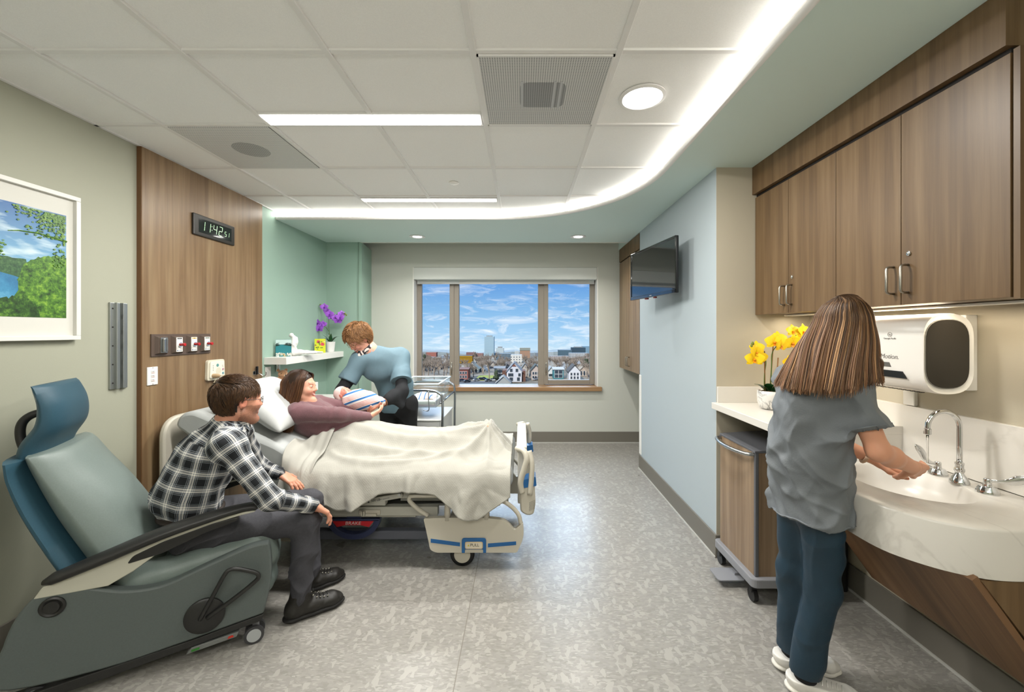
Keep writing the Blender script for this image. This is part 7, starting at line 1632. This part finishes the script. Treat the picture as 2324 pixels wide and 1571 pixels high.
boot(wash, (1.125, 1.735, 0), (1.365, 1.630, 0), an_ + [0, 0, -.012], 'sneaker', M_SNK, M_SNS, wdt=.044, hi=.05, top=.066); boot(wash, (1.140, 1.845, 0), (1.395, 1.805, 0), af_ + [0, 0, -.012], 'sneaker', M_SNK, M_SNS, wdt=.044, hi=.05, top=.066)
b = Body(.005)
for n_ in (an_, af_): b = Body(.005); b.cap(n_ + [0, 0, -.05], n_ + [0, 0, .06], .040, .045, .01); V, Q = b.mesh(); put('sock', V, Q, mat('black_sock', '#17181a', .9), wash)
d_ = nrm(w3 - e3); g = G(); q = w3 - d_ * .03 - off; e1_ = nrm(np.cross(d_, zz)); e2_ = np.cross(d_, e1_); g.tube([tuple(q + (e1_ * math.cos(a) + e2_ * math.sin(a)) * .031) for a in [2 * PI * k / 20 for k in range(21)]], .0075, 8); g.build('watch_strap', mat('beige_strap', '#b99a80', .5), wash, smooth=True)
# long straight hair
rg = np.random.RandomState(11); n_ = 2600; s = rg.rand(n_); lay = rg.rand(n_)
H = HS.c; ES = np.array([0, .2, .45, .70, .86, .93, 1.0]); EP = np.array([[1.083, 1.755, 1.285], [1.108, 1.70, 1.276], [1.150, 1.635, 1.272], [1.205, 1.545, 1.285], [1.262, 1.500, 1.315], [1.300, 1.490, 1.345], [1.335, 1.495, 1.330]])
E_ = np.stack([np.interp(s, ES, EP[:, k]) for k in range(3)], 1); CAM = np.array([0, 0, EYE]); kf2 = np.interp(s, [0, .15, .8, 1], [.97, .935, .95, 1.0])[:, None]; E_ = CAM + (E_ - CAM) * kf2; E_[:, 2] += rg.normal(size=n_) * .006 - .018 * (rg.rand(n_) < .12) * (s > .5)
th = np.radians(np.interp(s, [0, .3, .6, .85, 1], [128, 172, 222, 268, 302])); hd = np.stack([np.cos(th), np.sin(th), 0 * th], 1); rh = np.interp(s, [0, .3, .6, .85, 1], [.088, .100, .090, .074, .070])[:, None]
sph = lambda a, g=1.0: H + np.array([.004, 0, 0]) + hd * (rh * 1.24 * np.sin(np.radians(a)) * g) + np.outer(.128 * np.cos(np.radians(a)) * np.ones(n_), [0, 0, 1])
po_ = rg.uniform(-.040, .035, n_); part = sph(3) + np.outer(po_, [1, .1, .0]) + np.outer(.006 - 4.5 * po_ ** 2, [0, 0, 1])
q1 = sph(38); q1b = sph(64); q2 = sph(80); q3 = q2 * .68 + E_ * .32 + hd * (.014 - .010 * s)[:, None]
q4 = q2 * .32 + E_ * .68 + hd * (.008 - .008 * s)[:, None] + np.array([-.002, -.001, .002]); P = np.stack([part, q1, q1b, q2, q3, q4, E_], 1); inn = (lay ** 1.3)[:, None, None] * .012; P[:, 1:6] -= inn * hd[:, None, :]
P[:, 6] += (lay - .3)[:, None] * np.array([.012, .012, -.004]); P = cat(P, 22); kk = np.linspace(0, 1, 22)[None, :, None]
cl_ = np.floor(s * 46); cr_ = np.stack([np.sin(cl_ * 7.1), np.cos(cl_ * 5.3), np.sin(cl_ * 3.7)], 1); P = P + cr_[:, None, :] * .0055 * kk ** 1.2 * np.array([1, 1, .3]) + rg.normal(size=(n_, 1, 3)) * .0018 * kk
rr_ = .0021 * np.interp(np.linspace(0, 1, 22), [0, .1, .85, 1], [.7, 1, .95, .25]); clv = .78 + .34 * np.sin(cl_ * 9.7)[:, None, None]; CC = strand_cols(n_, 22, '#3a2616', '#8a6242', '#bd9468', rg, .32) * clv
S1 = sweep_strands(P, rr_, np.clip(CC, 0, 1), .55)
M0 = cap_mesh(HS, [((-.016, 0, .032), (.094, .079, .082)), ((-.045, 0, -.02), (.060, .066, .07))], '#40291a', cuts=[((.105, 0, -.030), (.085, .14, .095))])
bb_ = Body(.006)
for s_ in np.linspace(.02, .98, 16):
    t_ = math.radians(np.interp(s_, [0, .3, .6, .85, 1], [128, 172, 222, 268, 302])); h_ = np.array([math.cos(t_), math.sin(t_), 0]); E1 = np.array([np.interp(s_, ES, EP[:, k]) for k in range(3)]); E1 = CAM + (E1 - CAM) * np.interp(s_, [0, .15, .8, 1], [.98, .945, .96, 1.0])
    a_ = H + h_ * .068 + [0, 0, -.04]; m_ = (H + h_ * .085 + [0, 0, -.065]) * .5 + E1 * .5 + h_ * .0; bb_.cap(a_, m_, .016, .010, .02); bb_.cap(m_, E1 + [.004, .010, .018], .010, .005, .02)
V2, Q2 = bb_.mesh(); C2 = np.tile(np.array(hx('#4d3322')), (len(V2), 1))
V, Q, C = join([M0, (V2, Q2, C2), S1]); put('hair', V, Q, M_HAIR, wash, C)
# ================================================================ the town outside, seen from the upper floor
GZ = -28.0
def ground_mat():
    m, N, L, b = new_mat('winter_ground'); tc = N.new('ShaderNodeTexCoord'); n = N.new('ShaderNodeTexNoise'); n.inputs['Scale'].default_value = .05; n.inputs['Detail'].default_value = 8; n.inputs['Roughness'].default_value = .7; L.new(tc.outputs['Object'], n.inputs['Vector'])
    r = N.new('ShaderNodeValToRGB'); e = r.color_ramp.elements; e[0].position = .35; e[0].color = hx('#5d5a4c'); e[1].position = .68; e[1].color = hx('#a59d8c'); k = e.new(.5); k.color = hx('#857c6b'); L.new(n.outputs['Fac'], r.inputs[0]); L.new(r.outputs[0], b.inputs['Base Color']); b.inputs['Roughness'].default_value = .95; return m
o = G().box(-700, 700, 60, 516, GZ - 1, GZ).build('ground', ground_mat()); o['kind'] = 'structure'
rr = random.Random(12)
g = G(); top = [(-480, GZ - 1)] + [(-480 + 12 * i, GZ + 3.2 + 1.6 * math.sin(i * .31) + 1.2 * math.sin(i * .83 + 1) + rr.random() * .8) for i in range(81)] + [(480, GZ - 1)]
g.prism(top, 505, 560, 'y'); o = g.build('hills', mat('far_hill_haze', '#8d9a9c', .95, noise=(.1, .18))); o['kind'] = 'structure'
def facade(name, wall, glass, sx_=1.5, sz_=1.7, fw=.62, fh=.55):
    """wall colour with rows of windows; one window's panes stay in the pattern"""
    if name in MATS: return MATS[name]
    m, N, L, b = new_mat(name); tc = N.new('ShaderNodeTexCoord'); sp = N.new('ShaderNodeSeparateXYZ'); L.new(tc.outputs['Object'], sp.inputs[0]); ad = N.new('ShaderNodeMath'); L.new(sp.outputs[0], ad.inputs[0]); L.new(sp.outputs[1], ad.inputs[1])
    def band(src, p, f):
        d = N.new('ShaderNodeMath'); d.operation = 'DIVIDE'; d.inputs[1].default_value = p; L.new(src, d.inputs[0]); fr = N.new('ShaderNodeMath'); fr.operation = 'FRACT'; L.new(d.outputs[0], fr.inputs[0]); c = N.new('ShaderNodeMath'); c.operation = 'LESS_THAN'; c.inputs[1].default_value = f; L.new(fr.outputs[0], c.inputs[0]); return c.outputs[0]
    mu = N.new('ShaderNodeMath'); mu.operation = 'MULTIPLY'; L.new(band(ad.outputs[0], sx_, fw), mu.inputs[0]); L.new(band(sp.outputs[2], sz_, fh), mu.inputs[1])
    x = N.new('ShaderNodeMixRGB'); x.inputs[1].default_value = hx(wall); x.inputs[2].default_value = hx(glass); L.new(mu.outputs[0], x.inputs[0]); L.new(x.outputs[0], b.inputs['Base Color']); b.inputs['Roughness'].default_value = .7; b.inputs['Specular IOR Level'].default_value = .2; MATS[name] = m; return m
def block(x0, x1, yt, D, depth, m, label, cat='building', roof=None, group=None, extras=()):
    a = at(x0, yt, D); c = at(x1, yt, D); w_ = c[0] - a[0]; h_ = a[2] - GZ; t = thing('city_building', (a[0], D, GZ), label, cat, group)
    G().box(0, w_, 0, depth, 0, h_).build('facade', m, t)
    if roof: G().box(w_ * .2, w_ * .8, depth * .2, depth * .7, h_, h_ + roof).build('roof_plant', mat('roof_plant_grey', '#8f9493', .8), t)
    for (u0, u1, dz0, dz1, mm, nm) in extras: G().box(w_ * u0, w_ * u1, -.4, depth, h_ + dz0, h_ + dz1).build(nm, mm, t)
    return t
block(1099, 1121, 764, 490, 12, facade('tower_glass', '#7f9aa6', '#a9c3cc', 1.3, 1.5, .75, .7), 'tall bluish glass tower above the skyline', roof=1.2)
block(1126, 1143, 790, 480, 9, facade('pale_tower', '#b6c2c2', '#93a5aa', 1.2, 1.4), 'pale apartment tower right beside the tall glass tower', roof=1.6)
block(1126, 1160, 803, 420, 14, facade('low_glass', '#6f8088', '#4c5c66', 3.0, 1.6, .9, .5), 'low grey glass office block in front of the pale tower')
block(1159, 1185, 806, 385, 12, facade('white_windows', '#cfcfc6', '#5a6268', 2.6, 2.3, .42, .42), 'white office block with rows of dark square windows')
block(1180, 1203, 791, 445, 10, facade('brown_tower', '#ab8468', '#7d7a72', 1.6, 1.6, .5, .5), 'brown and grey apartment tower behind the white office block', extras=((-.02, 1.02, -2.2, .6, mat('tower_crown', '#8a9084', .8), 'crown'),))
block(1168, 1178, 797, 470, 6, facade('pale_small', '#bfc3bd', '#8d979b', 1.2, 1.4), 'small pale tower left of the brown tower')
block(1041, 1072, 808, 372, 10, facade('yellow_bands', '#b98d18', '#463d20', 60, 1.35, .98, .42), 'yellow banded office building at the edge of the wide pane')
block(1058, 1078, 800, 470, 8, facade('brick_a', '#8b6560', '#5f5355', 1.4, 1.5), 'reddish brick apartment blocks behind the yellow building')
block(1080, 1096, 802, 475, 8, facade('brick_b', '#9a746c', '#6b5c5c', 1.3, 1.5), 'brick block between the yellow building and the glass tower')
block(967, 990, 800, 470, 8, facade('brick_c', '#a5685a', '#7a5a55', 1.6, 1.5), 'brick building with a flat roof in the narrow left pane')
block(956, 985, 811, 400, 8, facade('grey_low', '#9c9d97', '#71767a', 2, 1.6), 'low grey building in the narrow left pane, nearer than the brick one')
block(1000, 1019, 808, 440, 8, facade('blue_low', '#8a949b', '#66717a', 2.2, 1.5), 'low blue-grey building beside the left mullion')
block(1203, 1212, 801, 480, 6, facade('far_grey', '#8d979d', '#6c7880', 1.2, 1.4), 'small grey tower right of the brown tower')
block(1215, 1224, 801, 478, 6, facade('far_grey2', '#7f8890', '#5e6a75', 1.2, 1.4), 'small dark tower beside the right mullion')
block(1268, 1298, 795, 460, 12, facade('dark_glass', '#56707c', '#40545f', 1.6, 1.5, .8, .6), 'dark teal glass office block in the right pane')
block(1298, 1329, 789, 470, 12, facade('darker_glass', '#3f5563', '#33454f', 1.6, 1.5, .8, .6), 'dark blue glass block stepped above the teal one', roof=1.0)
block(1322, 1342, 786, 490, 10, facade('blue_glass', '#7f9fb0', '#6a8797', 1.6, 1.5, .8, .6), 'light blue glass building at the right pane edge')
block(1249, 1291, 809, 410, 12, facade('beige_mid', '#a89f97', '#7e7a78', 1.8, 1.7), 'beige block in the right pane below the glass offices')
block(1293, 1336, 802, 420, 12, facade('white_mid', '#b3b5b2', '#7f888c', 2.4, 1.6, .85, .45), 'long pale office block with window bands in the right pane')
block(1244, 1256, 799, 470, 8, facade('pale_far', '#a9b3b5', '#879398', 1.2, 1.4), 'small pale tower beside the right mullion in the right pane')
def house(x0, x1, ye, yr, D, wall, roof, label, axis='y', depth=12, wins=(), trim=None, name='house'):
    """eaves at ye, ridge at yr; axis y = gable end faces the hospital"""
    a, c = at(x0, ye, D), at(x1, ye, D); w_ = c[0] - a[0]; h_ = a[2] - GZ; rz = at(x0, yr, D)[2] - GZ; t = thing(name, (a[0], D, GZ), label, 'house'); mw = mat('house_wall_' + wall[1:], wall, .8); mr = mat('roof_' + roof[1:], roof, .85)
    g = G()
    if axis == 'y': g.prism([(0, 0), (w_, 0), (w_, h_), (w_ / 2, rz - .25), (0, h_)], 0, depth, 'y')
    else: g.prism([(0, 0), (depth, 0), (depth, h_), (depth / 2, rz - .25), (0, h_)], 0, w_, 'x')
    g.build('walls', mw, t); g = G(); ov = .6
    if axis == 'y':
        for s_ in (0, 1): xa, xb = (-ov, w_ / 2) if s_ == 0 else (w_ + ov, w_ / 2); sl = (rz - h_) / (w_ / 2); g.prism([(xa, h_ - ov * sl), (xb, rz), (xb, rz + .35), (xa, h_ - ov * sl + .35)], -ov, depth + ov, 'y')
    else:
        sl = (rz - h_) / (depth / 2); g.prism([(-ov, h_ - ov * sl), (depth / 2, rz), (depth + ov, h_ - ov * sl), (depth + ov, h_ - ov * sl + .35), (depth / 2, rz + .35), (-ov, h_ - ov * sl + .35)], -ov, w_ + ov, 'x')
    g.build('roof', mr, t)
    for (u, v_, ww, hh) in wins:
        f = G().box(w_ * u - ww / 2 - .15, w_ * u + ww / 2 + .15, -.12, 0, h_ * v_ - .15, h_ * v_ + hh + .15).build('window', mat('house_trim', '#cfcdc8', .7), t); G().box(w_ * u - ww / 2, w_ * u + ww / 2, -.18, -.12, h_ * v_, h_ * v_ + hh).build('pane', mat('house_pane', '#39434c', .3), f)
    return t
W2 = [(u, v_, 1.0, 1.5) for v_ in (.15, .55) for u in (.22, .5, .78)]
t = house(1150, 1184, 843, 824, 238, '#c9ccd0', '#8f9396', 'large white gabled house with brown side, centre of the wide pane', depth=14, wins=[(.30, .95, 1.5, 1.8), (.68, .95, 1.5, 1.8), (.18, .52, 1.4, 1.8), (.36, .52, 1.4, 1.8), (.85, .52, 1.4, 1.8), (.30, .10, 2.0, 2.0), (.78, .10, 1.6, 2.0)])
g = G(); g.box(-2.6, 0, 1.0, 13, 0, 6.6); g.build('side_wing', mat('shingle_brown', '#6a4a3c', .85), t); g = G(); g.box(8.8, 11.0, 1.5, 13, 0, 6.2); g.build('side_wing', mat('shingle_brown', '#6a4a3c', .85), t)
g = G(); hh_ = at(1150, 824, 238)[2] - GZ; g.prism([(3.1, hh_ - 2.0), (5.6, hh_ - 2.0), (4.36, hh_ - .7)], -.25, 0, 'y'); g.build('gable_panel', mat('gable_brown', '#7c4a38', .85), t)
house(1041, 1062, 839, 837, 250, '#95564c', '#7a5a52', 'red brick house at the left edge of the wide pane', axis='x', wins=W2)
house(1060, 1086, 838, 828, 290, '#a9b3b0', '#74827e', 'grey-green house with steep roof behind the red brick one', wins=W2)
house(1086, 1104, 842, 833, 300, '#cfd2cf', '#8e989a', 'small white house left of the bare central tree', wins=W2[:3])
house(1122, 1145, 837, 834, 255, '#a7aaa6', '#85898a', 'grey porch house left of the large gabled house', axis='x', wins=[(.35, .2, 2.4, 1.8), (.72, .2, 2.0, 1.8), (.35, .6, 2.4, 1.8), (.72, .6, 2.0, 1.8)])
house(1182, 1200, 838, 826, 265, '#b5b1a6', '#7d807c', 'cream house right behind the large gabled house', wins=W2)
house(1206, 1226, 840, 829, 248, '#b9ab9f', '#4c5552', 'cream house with dark roof beside the right mullion', wins=W2)
house(1244, 1258, 842, 834, 262, '#cfd2d2', '#9aa0a0', 'white house at the left edge of the right pane', wins=W2[:3])
house(1256, 1279, 839, 836, 252, '#3f7f86', '#b4b8b8', 'teal porch house in the right pane', axis='x', wins=[(.3, .15, 2.2, 2.0), (.7, .15, 2.2, 2.0), (.3, .58, 2.2, 2.0), (.7, .58, 2.2, 2.0)])
house(1268, 1290, 836, 828, 320, '#c9cccb', '#8b9192', 'white house above the teal one in the right pane', axis='x', wins=W2[:3])
house(1291, 1317, 843, 829, 246, '#cdd0d2', '#4a4845', 'white gabled house with dark roof in the right pane', wins=W2)
house(1314, 1338, 842, 830, 268, '#b3a391', '#a39885', 'tan roofed house at the right edge of the right pane', wins=W2)
house(1126, 1158, 869, 855, 228, '#9fa3a0', '#a4a8a4', 'grey gable roof in front of the large gabled house', depth=16)
for i, (xa, xb, yb_) in enumerate(((958, 975, 838), (980, 1000, 834), (1003, 1019, 840))): house(xa, xb, yb_, yb_ - 8, 300 + 15 * i, ('#c1bdb2', '#a89e90', '#c6c8c6')[i], ('#827c74', '#6f6a66', '#8d8f90')[i], ('cream house among bare trees in the narrow left pane', 'tan house among bare trees in the narrow left pane', 'white house beside the left mullion, among bare trees')[i], wins=W2[:3])
a, c = at(1084, 850, 262), at(1124, 850, 262); o = G().box(a[0], c[0], 245, 272, GZ, GZ + .15).build('lawn', mat('winter_lawn', '#8e9a3c', .95, noise=(.5, .15))); o['kind'] = 'structure'
o = G().box(at(1040, 860, 240)[0], at(1145, 860, 240)[0], 222, 240, GZ, GZ + .12).build('parking_lot', mat('asphalt', '#4c4e50', .9)); o['kind'] = 'structure'
for i, (xa, xb, yb_, w_) in enumerate(((1066, 1076, 826, '#c2c0b8'), (1098, 1110, 829, '#c9cac8'), (1112, 1124, 826, '#b3ada2'), (1136, 1148, 828, '#c4c6c6'), (1196, 1206, 826, '#c7c2b6'), (1262, 1272, 824, '#b9b5ad'), (1284, 1296, 826, '#c9cbca'), (1304, 1316, 825, '#bdb4a6'), (1324, 1336, 827, '#c5c5c2'), (962, 973, 826, '#b5aea3'), (990, 1001, 824, '#c4c2bb'), (1148, 1156, 826, '#b8b3aa'))):
    D_ = FP * (EYE - GZ) / (yb_ + 9 - VY); t = house(xa, xb, yb_ + 2, yb_ - 4, D_, w_, ('#7b7a76', '#8d9192', '#6a645e')[i % 3], 'small pale gabled house half hidden among the bare trees', axis='yx'[i % 2], depth=9); t['group'] = 'small houses among the bare trees'
# bare trees
def bare_tree_mesh(seed):
    rr = random.Random(seed); g = G()
    def grow(p, d, ln, r, lev):
        q = p + d * ln; g.tube([p, (p + q) / 2 + Vector((rr.uniform(-1, 1), rr.uniform(-1, 1), 0)) * ln * .05, q], [r, r * .8, r * .6], 5 if lev < 2 else 4, cap=False)
        if lev == 4: return
        for k in range((5, 4, 4, 4)[lev]):
            a = rr.uniform(0, 2 * PI); sp_ = rr.uniform(.35, .85); nd_ = (d + Vector((math.cos(a), math.sin(a), 0)) * sp_ + Vector((0, 0, .12))).normalized(); grow(p + d * ln * rr.uniform(.55, 1), nd_, ln * rr.uniform(.55, .74), r * .57, lev + 1)
    grow(Vector((0, 0, 0)), Vector((0, 0, 1)), 3.6, .30, 0); return g
protos = []
M_TW = mat('bare_twigs', '#978b7c', .95)
TREE_LABEL = 'bare brown winter trees standing between the houses outside'
for s_ in range(3):
    o = bare_tree_mesh(s_ + 3).build('bare_tree', M_TW, None, weld=False); o.location = (0, 0, GZ); tag(o, TREE_LABEL, 'tree', 'bare winter trees'); protos.append(o)
spots = [(1110, 862, 1.25), (1095, 846, 1.0), (1125, 846, .9), (1047, 845, .9), (1075, 856, .8), (1196, 858, 1.0), (1203, 845, 1.1), (1215, 836, .8), (1140, 838, .8), (962, 860, 1.2), (972, 852, 1.1), (985, 862, 1.2), (996, 850, 1.2), (1008, 858, 1.1), (1016, 846, 1.1), (957, 845, 1.0), (978, 840, .9), (1003, 838, .9), (990, 835, .9),
         (1262, 838, 1.0), (1274, 834, .9), (1286, 836, .9), (1310, 832, 1.0), (1326, 846, 1.2), (1333, 858, 1.1), (1302, 830, .9), (1318, 829, .9), (1248, 832, .8), (1062, 832, .8), (1084, 834, .8), (1160, 832, .7), (1190, 832, .8), (1208, 830, .7), (1172, 832, .6), (1130, 832, .7), (1232, 845, 1.0), (1335, 835, 1.0)]
rr = random.Random(4)
for k in range(85):
    q = rr.choice(((956, 1019), (956, 1019), (1042, 1222), (1042, 1222), (1042, 1222), (1244, 1336), (1244, 1336))); spots.append((rr.uniform(*q), 824 + 30 * rr.random() ** 1.4, rr.uniform(.8, 1.35)))
for i, (px, py, s_) in enumerate(spots):
    if 1036 < px < 1080 and py < 848 or 1154 < px < 1190 and py < 840: py += 14; s_ *= .6
    if i < 40: s_ *= 1.25
    D = FP * (EYE - GZ) / (py - VY); src = protos[i % 3]
    o = src if i < 3 else src.copy()
    if i >= 3: col.objects.link(o)
    o.location = ((px - VX) * D / FP, D, GZ); o.scale = (s_, s_, s_ * rr.uniform(.9, 1.1)); o.rotation_euler = (0, 0, rr.uniform(0, 6))
# evergreens
def evergreen(px, py, s_, label):
    D = FP * (EYE - GZ) / (py - VY); b = Body(.045); rr = random.Random(px)
    for k in range(16): z = rr.uniform(2, 11); r = (11.5 - z) * .22 + .6; a = rr.random() * 6.3; b.ell((math.cos(a) * r * .06, math.sin(a) * r * .06, z * .1), (r * .08, r * .08, .13), None, .04)
    V, Q = b.mesh(); V = V * 10; V += vnormals(V, Q) * (.35 * fnoise(V, 2.2, 3))[:, None]; t = thing('evergreen_tree', ((px - VX) * D / FP, D, GZ), label, 'tree'); mesh_obj('foliage', V, Q, mat('evergreen_dark', '#3c4733', .95, noise=(1.5, .3)), t, smooth=True); g = G(); g.tube([(0, 0, 0), (0, 0, 6)], [.35, .2], 8); g.build('trunk', M_TW, t); t.scale = (s_, s_, s_)
evergreen(963, 838, .95, 'dark evergreen at the left edge of the narrow left pane'); evergreen(1126, 868, .65, 'dark conifer between the parked cars and the gabled house'); evergreen(1331, 850, 1.0, 'dark evergreen at the right edge of the right pane')
# parked cars
def car_thing(px, py, c, label, rz):
    D = FP * (EYE - GZ) / (py - VY); t = thing('parked_car', ((px - VX) * D / FP, D, GZ + .12), label, 'car', 'parked cars', rz); m = mat('car_' + c[1:], c, .3, coat=.4)
    g = G(); g.prism(round_poly([(-2.1, .35), (2.1, .35), (2.1, .85), (1.2, 1.0), (-1.5, 1.02), (-2.1, .9)], .15), -.85, .85, 'y'); g.build('body', m, t, bevel=.05)
    g = G(); g.prism(round_poly([(-1.6, .98), (1.1, .98), (.5, 1.48), (-1.2, 1.50)], .15), -.72, .72, 'y'); g.build('cabin', mat('car_glass', '#20272e', .1), t, bevel=.05)
    for x in (-1.3, 1.3):
        for y in (-.84, .66): g = G(); g.cyl((x, y, .33), (x, y + .2, .33), .33, n=16); g.build('wheel', M_BLACK, t)
for i, (px, py, c, lab) in enumerate(((1049, 866, '#2b3a4c', 'dark blue parked car at the left edge of the car park'), (1060, 868, '#2a2d33', 'black parked car next to the dark blue one'), (1081, 865, '#8d9296', 'silver parked car in the middle of the car park'), (1092, 863, '#30343a', 'dark grey parked car nearest the lawn'),
                                 (1098, 862, '#24406a', 'bright blue parked car nearest the lawn'), (1108, 866, '#5a5d60', 'grey parked car right of the bright blue one'), (1119, 865, '#c6c9cb', 'white parked car at the right end of the car park'), (1070, 863, '#4a4d50', 'charcoal parked car in the back row'), (1216, 863, '#b9bcbe', 'silver parked car beside the cream house'))):
    car_thing(px, py, c, lab, .3 + .2 * (i % 3))
